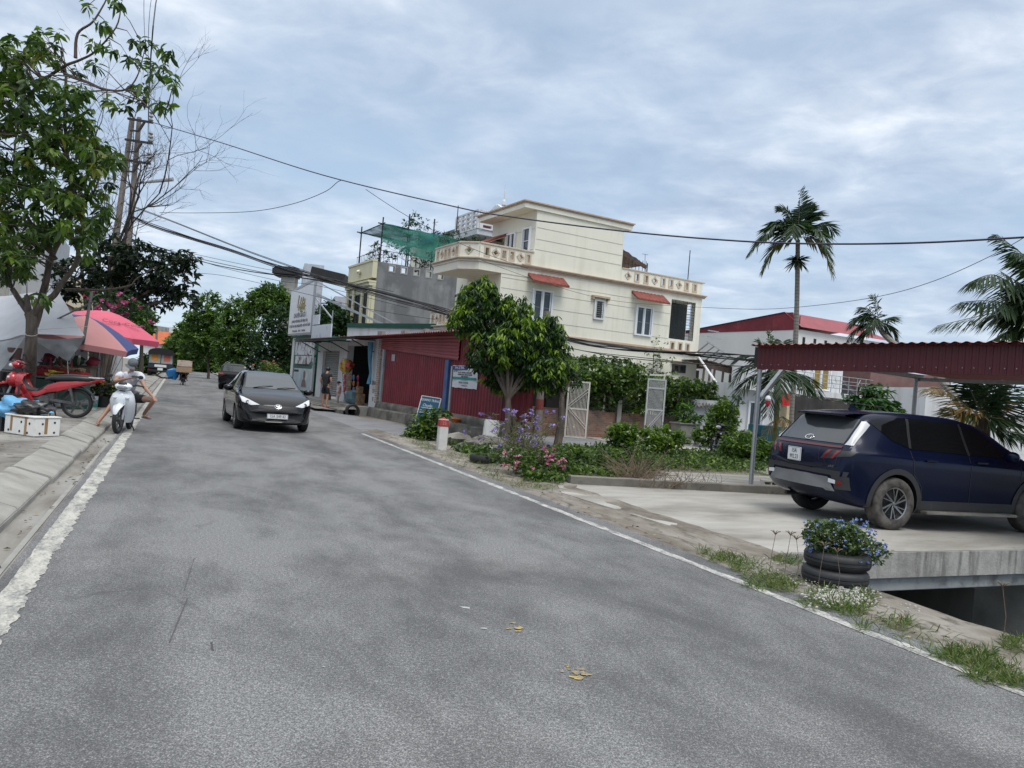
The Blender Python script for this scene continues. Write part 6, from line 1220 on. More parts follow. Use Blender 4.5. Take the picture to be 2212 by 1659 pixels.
B, s, f, J = stand(730, 877, .17, 1.08, R(200)); person('person', 'little girl in pink shirt and pink shorts beside the snack rack', J, (M_skin, M_pink, M_pink, M_hair), tuple(B), 'tail', s*1.02, .55, .5, True, M_pinksandal, f)
# ================================================================ motorbikes
M_redp = mk('red bike plastic', (.42, .012, .02), .22, var=.15, coat=.8); M_whitep = mk('white bike plastic', (.72, .75, .78), .22, var=.05, coat=.7); M_eng = mk('engine grey', (.13, .13, .13), .5, .5, var=.4, scale=14); M_seat = mk('black vinyl', (.02, .02, .022), .4, var=.2)
def motorbike(name, label, loc, rz, paint, scale=1.0, shield=1, steer=0.0, legs=True, mat2=None):
    o = thing(name, label, 'motorbike', loc, rz); o.scale = (scale,)*3; mat2 = mat2 or paint; wb = 1.24
    def whl(x, nm, st_=0):
        X = Matrix.Translation((x, 0, .285)) @ Matrix.Rotation(st_, 4, 'Z') @ Matrix.Rotation(PI/2, 4, 'X'); b = MB()
        b.lathe([(.225, -.03), (.26, -.04), (.28, -.028), (.286, 0), (.28, .028), (.26, .04), (.225, .03)], 30, 0, X, close=True); w_ = b.build(nm, M_rubber, o, ang=1); b = MB()
        b.lathe([(.226, -.028), (.21, -.02), (.21, .02), (.226, .028)], 30, 0, X); b.lathe([(.001, .05), (.05, .05), (.05, -.05), (.001, -.05)], 14, 0, X)
        for k in range(5):
            a = 2*PI*k/5; b.beam(X @ Vector((.04*math.cos(a), .04*math.sin(a), 0)), X @ Vector((.215*math.cos(a+.12), .215*math.sin(a+.12), 0)), .03, .03, up=X.to_3x3() @ Vector((0, 0, 1)))
        b.build('rim', M_eng, w_); return w_
    whl(0, 'wheel'); F = Matrix.Translation((wb, 0, 0)) @ Matrix.Rotation(steer, 4, 'Z') @ Matrix.Translation((-wb, 0, 0)); whl(wb, 'wheel', steer)
    b = MB()
    for s in (-1, 1): b.tube([(wb, s*.075, .285), (wb-.10, s*.07, .58), (wb-.17, s*.05, .74)], [.022, .026, .026], 8, X=F)
    b.build('fork', M_steel, o)
    b = MB(); rows = []
    for i in range(13):
        a = R(24+i*11); rr = .315+.02*math.sin(PI*i/12); w_ = .35+.65*min(1, i/4); rows.append([F @ Vector((wb+(rr-abs(yy)*.5)*math.cos(a), yy*w_, .285+(rr-abs(yy)*.5)*math.sin(a))) for yy in (-.085, -.06, -.03, 0, .03, .06, .085)])
    b.grid(rows); b.grid([[p+Vector((0, 0, -.012)) for p in r_] for r_ in rows], flip=True); b.build('front_fender', paint, o)
    # leg shield and front cowl
    b = MB(); prof = [(wb-.165, .80, .10), (wb-.10, .74, .15), (wb-.085, .66, .19), (wb-.13, .56, .20), (wb-.22, .44, .19), (wb-.29, .33, .17), (wb-.33, .25, .14)] if shield == 1 else [(wb-.14, .86, .12), (wb-.07, .78, .20), (wb-.06, .66, .235), (wb-.11, .54, .235), (wb-.20, .40, .22), (wb-.27, .28, .19), (wb-.31, .20, .15)]
    rows = []
    for x, z, w_ in prof: rows.append([Vector((x-.16*abs(t_)**2-(.05 if abs(t_) > .9 else 0), t_*w_, z)) for t_ in (-1, -.8, -.5, -.2, 0, .2, .5, .8, 1)])
    b.grid(rows, flip=True); b.grid([[p+Vector((-.035, 0, 0)) for p in r_] for r_ in rows]); n_ = len(rows)
    b.grid([[r_[0], r_[0]+Vector((-.035, 0, 0))] for r_ in rows], flip=True); b.grid([[r_[-1], r_[-1]+Vector((-.035, 0, 0))] for r_ in rows]); b.build('leg_shield', paint, o, ang=1)
    b = MB(); b.tube([(wb-.17, 0, .94), (wb-.19, 0, .82), (wb-.24, 0, .62), (wb-.36, 0, .46), (wb-.58, 0, .42), (.48, 0, .52), (.36, 0, .62)], [.055, .065, .085, .10, .10, .11, .11], 10); b.build('frame_spine', M_black, o)
    b = MB()
    for s in (-1, 1): b.grid([[Vector((x, s*.112, z)), Vector((x, s*.118, z+.045)), Vector((x, s*.105, z+.09))] for x, z in ((wb-.30, .34), (wb-.42, .37), (wb-.58, .38), (.56, .43), (.46, .50))], flip=(s > 0))
    b.build('underbone_cover', mat2, o)
    if shield == 1: b = MB(); b.ball((wb-.13, 0, .66), (.13, .17, .15), 14); b.ball((wb-.30, .13, .42), (.1, .03, .2), 10); b.ball((wb-.30, -.13, .42), (.1, .03, .2), 10); b.build('front_cowl', paint, o)
    # handlebar cowl
    b = MB(); b.ball((wb-.17, 0, .945), (.13, .17, .085), 14, X=F); b.build('handlebar_cowl', paint, o)
    b = MB(); b.ball((wb-.085, 0, .925), (.075, .105, .05), 12, X=F); b.build('headlight', M_lamp if shield == 1 else glassmat('grey lamp lens', (.2, .21, .23), .12), o); b = MB(); b.ball((wb-.10, 0, .99), (.05, .09, .06), 10, X=F); b.build('meter_visor', M_black, o)
    for s in (-1, 1):
        b = MB(); b.ball((wb-.085, s*.12, .72 if shield == 2 else .70), (.04, .045, .03), 8); b.build('turn_signal', M_lamp, o)
        b = MB(); b.tube([(wb-.19, s*.12, .96), (wb-.22, s*.24, .985), (wb-.30, s*.35, .96)], [.02, .02, .018], 8, X=F); b.tube([(wb-.20, s*.2, .99), (wb-.15, s*.35, .965)], .007, 5, X=F); b.build('handlebar', M_black, o)
        b = MB(); b.tube([(wb-.22, s*.2, .99), (wb-.24, s*.27, 1.12)], .006, 5, X=F); b.ball((wb-.24, s*.29, 1.15), (.012, .055, .04), 10, X=F); b.build('mirror', M_black, o)
    b = MB(); b.tube([(-.32, 0, .765), (-.2, 0, .765), (.1, 0, .765), (.3, 0, .735), (.45, 0, .72), (.56, 0, .66)], [.06, .12, .135, .125, .105, .05], 12); b.v = [(x, y, .76+(z-.76)*.62) for x, y, z in b.v]; b.build('seat', M_seat, o, ang=1)
    b = MB()
    for s in (-1, 1):
        rows = []
        for x, z0, z1, yy in ((.62, .46, .50, .10), (.5, .46, .60, .13), (.3, .50, .68, .145), (.1, .57, .70, .14), (-.1, .64, .73, .12), (-.3, .70, .765, .085), (-.42, .74, .79, .05)): rows.append([Vector((x, s*(yy-.02), z0)), Vector((x, s*yy, (z0+z1)/2)), Vector((x, s*(yy-.03), z1))])
        b.grid(rows, flip=(s < 0)); b.grid([[p-Vector((0, s*.015, 0)) for p in r_] for r_ in rows], flip=(s > 0))
    b.box((-.38, 0, .755), (.12, .1, .05)); b.build('side_panel', mat2, o, ang=1)
    b = MB(); b.ball((-.44, 0, .74), (.03, .07, .035), 8); b.build('tail_lamp', M_red, o)
    b = MB(); b.tube([(.52, 0, .31), (.78, 0, .33)], [.11, .085], 12); b.tube([(.55, -.13, .30), (.55, .13, .30)], .105, 14); b.box((.5, 0, .4), (.25, .14, .12)); b.build('engine', M_eng, o, bev=.015)
    b = MB()
    for s in (-1, 1): b.beam((0, s*.085, .285), (.45, s*.085, .33), .03, .05); b.tube([(.04, s*.1, .30), (.12, s*.11, .62)], .026, 8)
    b.build('swing_arm', M_eng, o)
    b = MB(); b.tube([(.75, -.09, .27), (.55, -.12, .2), (.3, -.13, .23), (-.3, -.14, .33)], [.02, .022, .045, .045], 10); b.build('exhaust', M_steel, o)
    b = MB()
    for s in (-1, 1): b.tube([(-.40, s*.09, .80), (-.2, s*.11, .80)], .011, 6)
    b.tube([(-.40, -.09, .80), (-.44, 0, .80), (-.40, .09, .80)], .011, 6); b.build('grab_rail', M_chrome, o)
    b = MB(); b.tube([(.55, -.28, .28), (.55, .28, .28)], .014, 6); b.tube([(.42, .05, .26), (.40, .17, .01)], .014, 6); b.tube([(.42, -.05, .26), (.40, -.15, .01)], .012, 6); b.build('footrest', M_iron, o)
    b = MB(); rows = [[Vector((.29*math.cos(a)*1.1, yy, .29+.32*math.sin(a))) for yy in (-.07, 0, .07)] for a in [R(50+k*14) for k in range(9)]]; b.grid(rows); b.grid([[p+Vector((0, 0, -.01)) for p in r_] for r_ in rows], flip=True); b.build('rear_fender', M_black, o)
    return o
motorbike('motorbike', 'red underbone motorbike parked on the pavement before the fruit stall', (-9.1, 16.2, .175), R(193), M_redp, 1.09, 1, R(18))
sc_h = math.atan2(-.958, .285); fr = Vector((-7.80, 15.4, 0)); rr_ = fr-Vector((.285, -.958, 0))*1.25
motorbike('motorbike', 'white scooter with its front wheel turned, standing on the white edge line', tuple(rr_), sc_h, M_whitep, 1.0, 2, R(-6))
M_card = mk('cardboard', (.36, .25, .16), .8, var=.2, scale=5)
ld = G(395, 832); mbk = motorbike('motorbike', 'motorbike overloaded with cardboard boxes riding away down the street', tuple(ld), AD, M_black, 1.05, 1); 
def at_bike(a, c, z): return ld+RD*a+Vector((-RD.y, RD.x, 0))*c+Vector((0, 0, z))
for k, (z, h, w_, col, lb) in enumerate(((1.0, .36, .95, M_card, 'brown cardboard box strapped across the far motorbike, the lower one'), (1.38, .4, .9, mk('printed carton', (.5, .42, .36), .7, col2=(.45, .2, .14), scale=6, thr=(.35, .5)), 'pale printed carton on the brown box of the far motorbike'))):
    b = MB(); b.box((0, 0, h/2), (.6, w_, h)); b.box((0, 0, h/2), (.604, .06, h+.004)); o = b.build('carton', col, bev=.015); o.location = at_bike(-.3, 0, z-.16); o.rotation_euler = (0, 0, AD); tag(o, lb, 'carton')
b = MB(); b.ball((0, 0, .4), (.4, .35, .38), 10, jit=.5); o = b.build('plastic_sack', mk('bright blue sack', (.02, .2, .5), .4, var=.3)); o.location = at_bike(.1, .62, .3); tag(o, 'bright blue sack hanging at the side of the far loaded motorbike', 'sack')
l_ = Vector((-RD.y, RD.x, 0)); Pm = lambda a, c, z: at_bike(a, c, z)
J = dict(pelvis=Pm(.35, 0, .85), chest=Pm(.42, .05, 1.2), neck=Pm(.45, .05, 1.38), head=Pm(.48, .05, 1.5), shR=Pm(.42, -.15, 1.3), elR=Pm(.6, -.28, 1.1), wrR=Pm(.85, -.3, 1.0), shL=Pm(.42, .25, 1.3), elL=Pm(.6, .36, 1.1), wrL=Pm(.85, .3, 1.0), hipR=Pm(.35, -.1, .83), knR=Pm(.75, -.2, .68), anR=Pm(.6, -.22, .34), toR=Pm(.75, -.22, .29), hipL=Pm(.35, .1, .83), knL=Pm(.75, .2, .68), anL=Pm(.6, .22, .34), toL=Pm(.75, .22, .29))
person('person', 'rider in blue shirt on the far motorbike, mostly hidden by its cartons', J, (M_skin, mk('blue shirt', (.03, .06, .2), .8), M_black_cloth, M_hair), tuple(ld), 'short', 1.0, .95, .9, False, None, RD)
# ---- small truck far down the street
tk = thing('truck', 'small dark truck with canvas top and stickers on its rear doors far down the street', 'truck', G(345, 808)*.78, AD)
TX = lambda x, y, z: (x, y, z); b = MB(); b.box((1.7, 0, 1.45), (3.4, 1.9, 1.3)); b.build('cargo_box', mk('truck blue', (.02, .035, .055), .5, var=.2), tk, bev=.03)
b = MB(); rows = [[Vector((x, .98*math.sin(a)*1.02, 1.95+.55*math.cos(a)**.6 if math.cos(a) > 0 else 1.95)) for a in np.linspace(-PI/2, PI/2, 13)] for x in (-.25, 3.4)]; b.grid(rows); b.add(rows[0], [tuple(range(13))]); b.build('canvas_top', M_black_cloth, tk)
b = MB(); b.box((4.3, 0, 1.2), (1.5, 1.8, 1.5)); b.build('cab', mk('truck blue', (.02, .035, .055), .5), tk, bev=.08)
for s, cs_, nm in ((1, (.55, .22, .02), 'orange'), (-1, (.5, .12, .09), 'red')):
    b = MB(); b.box((-.02, s*.46, 1.62), (.04, .86, .8)); d_ = b.build('rear_door', mk('door silver', (.4, .4, .38), .5, .3), tk, bev=.01); b = MB(); b.box((-.045, s*.46, 1.68), (.006, .5, .52)); b.build('sticker', mk('sticker '+nm, cs_, .6, col2=(.6, .45, .3), scale=5, thr=(.3, .4)), d_, smooth=False)
b = MB(); b.box((-.06, 0, .62), (.12, 1.9, .2)); b.box((1.6, 0, .6), (3.4, .7, .2)); b.build('bumper', M_black, tk); b = MB(); b.box((-.13, 0, .75), (.02, .4, .2)); b.build('number_plate', M_plate, tk); b = MB(); b.box((-.03, 0, 1.02), (.04, .9, .2)); b.build('lettering_panel', M_white, tk)
for x in (.7, 4.0):
    for s in (-1, 1):
        b = MB(); X = Matrix.Translation((x, s*.8, .4)) @ Matrix.Rotation(PI/2, 4, 'X'); b.lathe([(.2, -.14), (.38, -.14), (.4, -.1), (.4, .1), (.38, .14), (.2, .14)], 24, 0, X, close=True); w_ = b.build('wheel', M_rubber, tk, ang=1); b = MB(); b.lathe([(.001, .05), (.2, .1), (.2, -.1), (.001, -.05)], 16, 0, X); b.build('rim', M_steel, w_)
    
for s in (-1, 1): b = MB(); b.box((-.13, s*.8, .66), (.03, .25, .12)); b.build('tail_lamp', M_red, tk)
# ---- cargo tricycle by the palms
tr = thing('cargo_tricycle', 'motor tricycle with teal cargo box and white lettering between the palm trunks', 'tricycle', A(1650, 985, 25)*1.0); tr.location.z = 0; tr.rotation_euler = (0, 0, .1)
b = MB(); b.box((.55, 0, .78), (1.9, 1.0, .5)); b.build('cargo_box', M_teal, tr, bev=.02); b = MB(); text_into(b, '15K-690.A7', .2, Matrix.Translation((.5, -.505, .82)) @ Matrix.Rotation(PI/2, 4, 'X'), sx=.75); b.build('lettering', M_white, tr, smooth=False)
b = MB()
for x in (.0, 1.1):
    for s in (-1, 1): b.lathe([(.12, -.06), (.27, -.06), (.28, 0), (.27, .06), (.12, .06)], 20, 0, Matrix.Translation((x*.9+.1, s*.48, .28)) @ Matrix.Rotation(PI/2, 4, 'X'), close=True)
b.build('wheel', M_rubber, tr, ang=1); b = MB(); b.beam((-.4, 0, .45), (1.5, 0, .45), .5, .06); b.tube([(-.4, 0, .5), (-1.0, 0, .55)], .05, 6); b.build('frame', M_iron, tr)
motorbike('motorbike', 'black motorbike parked in front of the teal cargo tricycle', tuple(A(1612, 985, 24.6)*1.0-Vector((0, 0, A(1612, 985, 24.6).z))), R(200), M_blk, .95, 1, R(20))
# ================================================================ vegetation
def poly_in(p, q):
    c = False; n = len(q)
    for i in range(n):
        (x1, y1), (x2, y2) = q[i], q[(i+1) % n]
        if (y1 > p[1]) != (y2 > p[1]) and p[0] < (x2-x1)*(p[1]-y1)/(y2-y1)+x1: c = not c
    return c
def in_poly(q, n):
    xs = [a for a, b in q]; ys = [b for a, b in q]; o = []
    while len(o) < n:
        p = (random.uniform(min(xs), max(xs)), random.uniform(min(ys), max(ys)))
        if poly_in(p, q): o.append(p)
    return o
M_leafB = leafmat('broad leaf', [(0, (0.020, 0.045, 0.009)), (.45, (0.050, 0.103, 0.015)), (.8, (0.119, 0.188, 0.024)), (1, (0.210, 0.163, 0.033))], trans=.35)
M_leafD = leafmat('dark leaf', [(0, (.008, .016, .01)), (.6, (.016, .034, .016)), (1, (.03, .045, .02))])
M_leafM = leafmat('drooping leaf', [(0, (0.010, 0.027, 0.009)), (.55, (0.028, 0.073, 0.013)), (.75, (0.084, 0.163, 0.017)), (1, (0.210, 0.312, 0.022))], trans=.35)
M_leafS = leafmat('street leaf', [(0, (.03, .062, .012)), (.5, (.07, .14, .024)), (1, (.17, .25, .04))])
M_leafV = leafmat('vine leaf', [(0, (0.017, 0.040, 0.009)), (.5, (0.048, 0.098, 0.015)), (1, (0.133, 0.200, 0.026))])
M_grass = leafmat('grass blade', [(0, (.05, .085, .02)), (.5, (.10, .16, .035)), (.8, (.16, .2, .055)), (1, (.27, .22, .12))])
M_palm = leafmat('palm leaflet', [(0, (0.014, 0.035, 0.015)), (.5, (0.031, 0.065, 0.024)), (.8, (0.084, 0.112, 0.033)), (1, (0.336, 0.200, 0.083))])
M_bright = leafmat('bright shrub leaf', [(0, (.025, .06, .01)), (.5, (.075, .15, .02)), (1, (.2, .29, .03))])
M_dry = mk('dry twig', (.2, .15, .1), .9, var=.4, scale=10)
def limb(b, path, r0, r1, n=7, wob=.02):
    P = [Vector(p) for p in path]; pts = []
    for q in crom([tuple(p) for p in P], 5): pts.append(Vector(q)+Vector((noise.noise(Vector(q)*2), noise.noise(Vector(q)*2+Vector((5, 0, 0))), 0))*wob)
    m = len(pts); b.tube(pts, [r0+(r1-r0)*(i/(m-1))**.8 for i in range(m)], n); return pts
# --- the big street tree at the pavement
t1 = thing('street_tree', 'large leaved tree with forked trunk growing beside the fruit stall', 'tree', G(62, 885, .17)); b = MB(); Y1 = 17.2
AP_ = lambda L, Y=Y1: [A(u, v, Y) for u, v in L]
sk_ = limb(b, [G(60, 884, .1)]+AP_([(66, 773), (68, 721), (68, 690), (64, 676)]), .135, .11, 12)
sk_ += limb(b, AP_([(64, 678), (48, 655), (27, 624)]), .075, .055, 8); sk_ += limb(b, AP_([(63, 674), (60, 655), (59, 638)]), .07, .055, 8)
sk_ += limb(b, AP_([(67, 682), (100, 651), (118, 636), (133, 613), (154, 586), (168, 557), (170, 524), (179, 500), (172, 440), (150, 380), (135, 300)]), .085, .022, 9)
sk_ += limb(b, AP_([(74, 705), (89, 649), (100, 607), (108, 566), (120, 534), (150, 482), (154, 440), (150, 360), (140, 280), (143, 157)], 17.8), .095, .03, 9)
sk_ += limb(b, AP_([(50, 300), (70, 200), (133, 147), (173, 130), (207, 110), (250, 60), (262, 5)]), .05, .012); sk_ += limb(b, AP_([(163, 125), (167, 73), (200, 47), (227, 7), (240, -30)]), .04, .01)
sk_ += limb(b, AP_([(140, 160), (187, 177), (227, 193), (273, 193), (300, 157), (313, 107)]), .045, .008); sk_ += limb(b, AP_([(268, 193), (300, 213), (327, 240), (350, 273), (373, 277)]), .02, .006, 5); sk_ += limb(b, AP_([(273, 195), (317, 200), (340, 180), (352, 160)]), .02, .006, 5)
sk_ += limb(b, AP_([(300, 205), (330, 215), (362, 232)]), .012, .005, 5); sk_ += limb(b, AP_([(120, 560), (60, 470), (30, 380), (40, 250)]), .05, .015); sk_ += limb(b, AP_([(150, 470), (200, 420), (225, 350)]), .04, .012)
limb(b, AP_([(143, 626), (187, 626), (228, 626), (280, 617), (295, 603), (336, 576)], 18.5), .04, .012, 6)
mass = [(-60, 90), (20, 75), (60, 110), (70, 60), (100, 45), (128, 75), (140, 120), (110, 150), (130, 190), (185, 185), (195, 250), (205, 280), (250, 285), (258, 340), (240, 400), (225, 480), (205, 500), (190, 560), (150, 500), (100, 520), (60, 590), (10, 600), (-60, 600)]
cl = in_poly(mass, 400)+[(x*.3334+random.uniform(-4, 4), y*.3334+random.uniform(-4, 4)) for x, y in ((560, 50), (720, 30), (640, 160), (690, 190), (740, 10), (590, 290), (660, 310), (720, 330), (870, 270), (940, 280), (1040, 330), (1080, 350), (980, 420), (1060, 440), (1120, 480), (890, 560), (940, 570), (1000, 480), (1140, 550), (700, 660), (760, 680), (820, 690), (920, 650), (1040, 680), (1085, 700), (610, 420), (490, 380), (500, 460), (870, 400), (840, 390), (280, 760), (250, 800))]+[(70, 640), (95, 642)]
C_ = []
for u, v in cl:
    if 95 < u < 190 and 110 < v < 170 and random.random() < .5: continue
    q = A(u, v, Y1+max(-2.2, min(1.8, random.gauss(-.2, .9)))); C_.append(q)
    s_ = min(sk_, key=lambda p: (p-q).length); m_ = s_.lerp(q, .55)+Vector((0, 0, .06+.1*random.random())); b.tube([s_, m_, q], [.014, .009, .005], 4, cap=False)
b.build('trunk', M_bark, t1, world=True)
C_ = np.array([tuple(q) for q in C_]); leaves('crown', *clusters(C_, 13, .24, .13, -.35, rng.uniform(.1, .8, len(C_)), .12, .38), M_leafB, t1, 2, .3)
# --- bare twiggy tree behind
bt_ = thing('bare_tree', 'leafless tree of fine grey twigs around the twin utility pole', 'tree', tuple(Vector((A(225, 640, 31).x, 31, .17)))); b = MB()
def twig(p, d, L, r, dep):
    n_ = 4; pts = [p]; 
    for i in range(n_): d = (d+Vector((random.gauss(0, .16), random.gauss(0, .12), random.gauss(.03, .1)))).normalized(); pts.append(pts[-1]+d*L/n_)
    b.tube(pts, [r*(1-.45*i/n_) for i in range(n_+1)], 4 if dep < 3 else 3, cap=False)
    if dep >= 5 or r < .0035: return
    for k in range(3 if dep < 4 else 2):
        nd_ = (d+Vector((random.gauss(0, .6), random.gauss(0, .4), random.gauss(.1, .4)))).normalized(); twig(pts[random.choice((2, 3, 4))], nd_, L*random.uniform(.55, .85), r*.58, dep+1)
for u, v, dx, L_ in ((205, 600, -.5, 2.6), (190, 610, .2, 2.2), (245, 600, .4, 1.8), (175, 570, -.3, 2.4), (238, 560, .15, 3.4), (258, 520, .3, 2.4), (215, 540, -.3, 3.0), (275, 490, .4, 1.3)): q = A(u, v, 31); b.tube([Vector((A(225, 640, 31).x, 31, .1)), Vector((q.x*.6+A(225, 640, 31).x*.4, 31, q.z*.6)), q], [.13, .09, .06], 6); twig(q, Vector((dx, 0, 1)).normalized(), L_, .055, 0)
b.build('trunk', M_bark2, bt_, world=True)
def tree(name, label, base, blobs, per, L, mat, wr=.4, group=None, zdrop=-.15, spread=.15, tr_r=.15, segs=1, droop=0, tint=None, nl=26, forks=None):
    o = thing(name, label, 'tree', tuple(base), 0, group); cs = []; tn = []; b = MB(); base = Vector(base)
    for (c, r, n) in blobs:
        c = np.array(tuple(c)); d = rdir(n); rr = rng.uniform(.3, 1.05, n)**.5; cs.append(c+d*rr[:, None]*np.array(r)); t_ = rng.uniform(.1, .7, n)
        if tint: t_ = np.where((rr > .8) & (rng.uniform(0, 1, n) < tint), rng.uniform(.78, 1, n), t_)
        tn.append(t_)
    C_ = np.concatenate(cs); TT = np.concatenate(tn); C_[:, 2] = np.maximum(C_[:, 2], .2)
    leaves('crown', *clusters(C_, per, L, spread, zdrop, TT, .1, wr), mat, o, segs, droop)
    ctr = Vector(C_.mean(0)); fk = Vector((base.x*.7+ctr.x*.3, base.y*.7+ctr.y*.3, base.z+(C_[:, 2].min()-base.z)*.8+.1))
    for f in (forks or [base]): limb(b, [f, (Vector(f)+fk)/2+Vector((.05, 0, 0)), fk, fk.lerp(ctr, .6)], tr_r, tr_r*.45, 8)
    for c, r, n in blobs: limb(b, [fk, fk.lerp(Vector(c), .5)+Vector((0, 0, .1)), Vector(c)], tr_r*.5, tr_r*.15, 6)
    for i in range(0, len(C_), max(1, len(C_)//nl)):
        q = Vector(C_[i]); c = min((Vector(bb[0]) for bb in blobs), key=lambda p: (p-q).length); b.tube([c, c.lerp(q, .5)+Vector((0, 0, .05)), q], [tr_r*.14, tr_r*.08, .006], 4)
    b.build('trunk', M_bark, o, world=True); return o
def pxb(L, Y, dr=1.0, dens=1.0): return [(A(u, v, Y+dy), (ru*Y/FOC, min(ru, rv)*Y/FOC*dr, rv*Y/FOC), max(8, int(ru*rv*dens))) for u, v, ru, rv, dy in L]
tree('leafy_tree', 'dark leaved tree spreading over the road behind the pink umbrella', Vector((A(222, 815, 28).x, 28, .17)), pxb([(235, 560, 55, 55, 0), (310, 560, 60, 45, 0), (370, 600, 52, 42, -.5), (395, 560, 30, 30, -.5), (330, 630, 60, 35, 0), (250, 620, 50, 40, .5), (160, 600, 60, 50, 1), (400, 640, 22, 18, -.5)], 28, .9, .026), 10, .30, M_leafD, .40, zdrop=-.5, tr_r=.2)
bush('bougainvillea', 'bougainvillea with magenta flowers hanging behind the stall tarpaulin', 'shrub', tuple(Vector((A(225, 800, 26).x, 26, .17))), [(0, 0, 3.0, 1.0, .6, .7, 70), (.9, 0, 2.7, .7, .5, .8, 60), (-.8, 0, 2.2, .7, .5, .9, 50)], 10, .16)
cb_ = bpy.data.objects['bougainvillea']; q = np.array(tuple(A(245, 675, 25.5))); Cf = q+rng.normal(size=(36, 3))*np.array((.65, .2, .35)); leaves('blossom', *clusters(Cf, 8, .12, .08, 0, None, .2, .8), leafmat('magenta bract', [(0, (.22, .02, .1)), (1, (.5, .08, .25))]), cb_)
# --- the round drooping tree on the corner and its neighbour
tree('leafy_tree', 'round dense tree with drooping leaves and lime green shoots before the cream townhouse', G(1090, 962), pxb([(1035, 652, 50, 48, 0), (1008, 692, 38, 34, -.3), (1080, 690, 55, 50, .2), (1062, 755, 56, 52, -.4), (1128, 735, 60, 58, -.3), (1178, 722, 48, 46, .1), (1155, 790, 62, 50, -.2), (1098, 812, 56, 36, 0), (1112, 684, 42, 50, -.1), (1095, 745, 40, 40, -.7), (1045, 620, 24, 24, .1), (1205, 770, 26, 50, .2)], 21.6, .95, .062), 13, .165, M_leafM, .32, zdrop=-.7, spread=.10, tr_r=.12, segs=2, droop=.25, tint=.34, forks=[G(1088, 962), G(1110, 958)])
tree('leafy_tree', 'slim leaning tree with a dark trunk beside the cream gate leaf', G(1203, 966), pxb([(1222, 800, 24, 22, .3), (1205, 830, 22, 18, 0), (1240, 815, 22, 18, .4)], 22, 1, .06), 10, .2, M_leafM, .3, zdrop=-.6, tr_r=.13, tint=.2)
# --- street trees down the road
for k, (u, v, ru, rv, Y, lb, m_) in enumerate(((605, 745, 66, 90, 50, 'dark tall tree beside the white billboard', M_leafA), (585, 650, 50, 36, 54, 'feathery tree top above the dark tree by the billboard', M_leafS), (515, 715, 52, 75, 66, 'mid green tree above the black parked vehicle', M_leafS), (450, 705, 52, 75, 78, 'tall light green tree behind the far loaded motorbike', M_leafS), (405, 745, 40, 52, 95, 'small green tree on the verge beyond the far truck', M_leafS), (378, 760, 24, 34, 115, 'furthest green tree at the end of the tree row', M_leafS), (455, 772, 42, 34, 128, 'dense low tree closing the street beyond the far motorbike', M_leafS), (303, 690, 28, 40, 46, 'yellowish green tree behind the pink umbrella', M_leafS), (318, 790, 16, 20, 70, 'low dark tree at the far pavement by the truck', M_leafA), (718, 690, 40, 36, 48, 'dark tree top between the billboard braces and the cream facade', M_leafA))):
    w_ = Y/FOC; bl = [(A(u+ru*a, v+rv*c, Y+dy), (ru*w_*.62, ru*w_*.6, rv*w_*.5), int(70)) for a, c, dy in ((-.4, -.1, 0), (.4, 0, 0), (0, -.5, .5), (-.1, .35, -.5), (.35, .45, .3), (-.5, .5, 0))]
    q = A(u, 820, Y); tree('street_tree', lb, Vector((q.x, Y, 0)), bl, 15, max(.26, .0062*Y), m_, .42, 'trees along the street', zdrop=-.2, spread=.35, tr_r=.16, nl=12)
# --- vines over the garden wall
def cloud(name, label, cat, base, boxes, per, L, mat, wr=.5, zdrop=-.4, stems=16):
    o = thing(name, label, cat, tuple(base)); cs = []
    for f, n in boxes: cs += [tuple(f()) for _ in range(n)]
    C_ = np.array(cs); leaves('foliage', *clusters(C_, per, L, .12, zdrop, rng.uniform(.1, .9, len(C_)), .12, wr), mat, o)
    b = MB()
    for i in range(stems): q = Vector(C_[random.randrange(len(C_))]); b.tube([Vector((q.x, q.y, 0)), Vector((q.x+.05, q.y, q.z*.5)), q], [.02, .015, .008], 5)
    b.build('stem', M_bark2, o, world=True); return o
U = random.uniform
def prof(s): return 2.35+.35*noise.noise(Vector((s*.8, 2, 0)))+(.35 if 0 < s < 2.2 else 0)-(.9 if s > 5.6 else 0)-(.3 if s < -1 else 0)
def front():
    s = U(-2.2, 6.3); top = prof(s); lo = .95+.35*noise.noise(Vector((s*1.6, 8, 0)))+(.5 if s < -.2 else 0); z = lo+(top-lo)*U(0, 1)**.7
    return BW(s, U(-.35, .5)-(.15 if z > 1.6 else 0), z)
def topf(): s = U(-1.8, 6.4); q = U(.2, 6); return BW(s, q, prof(s)+U(-.15, .2)+.05*q*math.sin(s))
cloud('vine_curtain', 'thick green vine covering the trellis over the brick garden wall', 'vine', BW(2, .5), [(front, 1250), (topf, 900), (lambda: BW(U(5.8, 7.6), U(-.2, 2), U(.5, 2.0)), 170)], 10, .17, M_leafV, .6)
cloud('climbing_vine', 'thin vine climbing the lower corner of the cream townhouse wall', 'vine', WQ(-2.8, -.3), [(lambda: WQ(-2.9+random.gauss(0, .45), -.25+U(-.2, .1), 2.6+abs(random.gauss(0, .85))), 60), (lambda: WQ(-2.2+U(-.4, .4), -.5, U(1.5, 3.0)), 30)], 7, .15, M_leafV, stems=8)
trl = thing('trellis', 'dark timber trellis holding up the vine over the garden wall', 'trellis', BW(2, 3)); b = MB()
for s in (-1.8, 1, 4, 6.2):
    for q in (.6, 5.5): b.tube([BW(s, q, 0), BW(s, q, 2.3)], .05, 6)
    b.tube([BW(s, .3, 2.25), BW(s, 5.8, 2.3)], .04, 5)
for q in (.6, 3, 5.5): b.tube([BW(-2.2, q, 2.3), BW(6.5, q, 2.3)], .04, 5)
b.build('frame', M_bark2, trl, world=True)
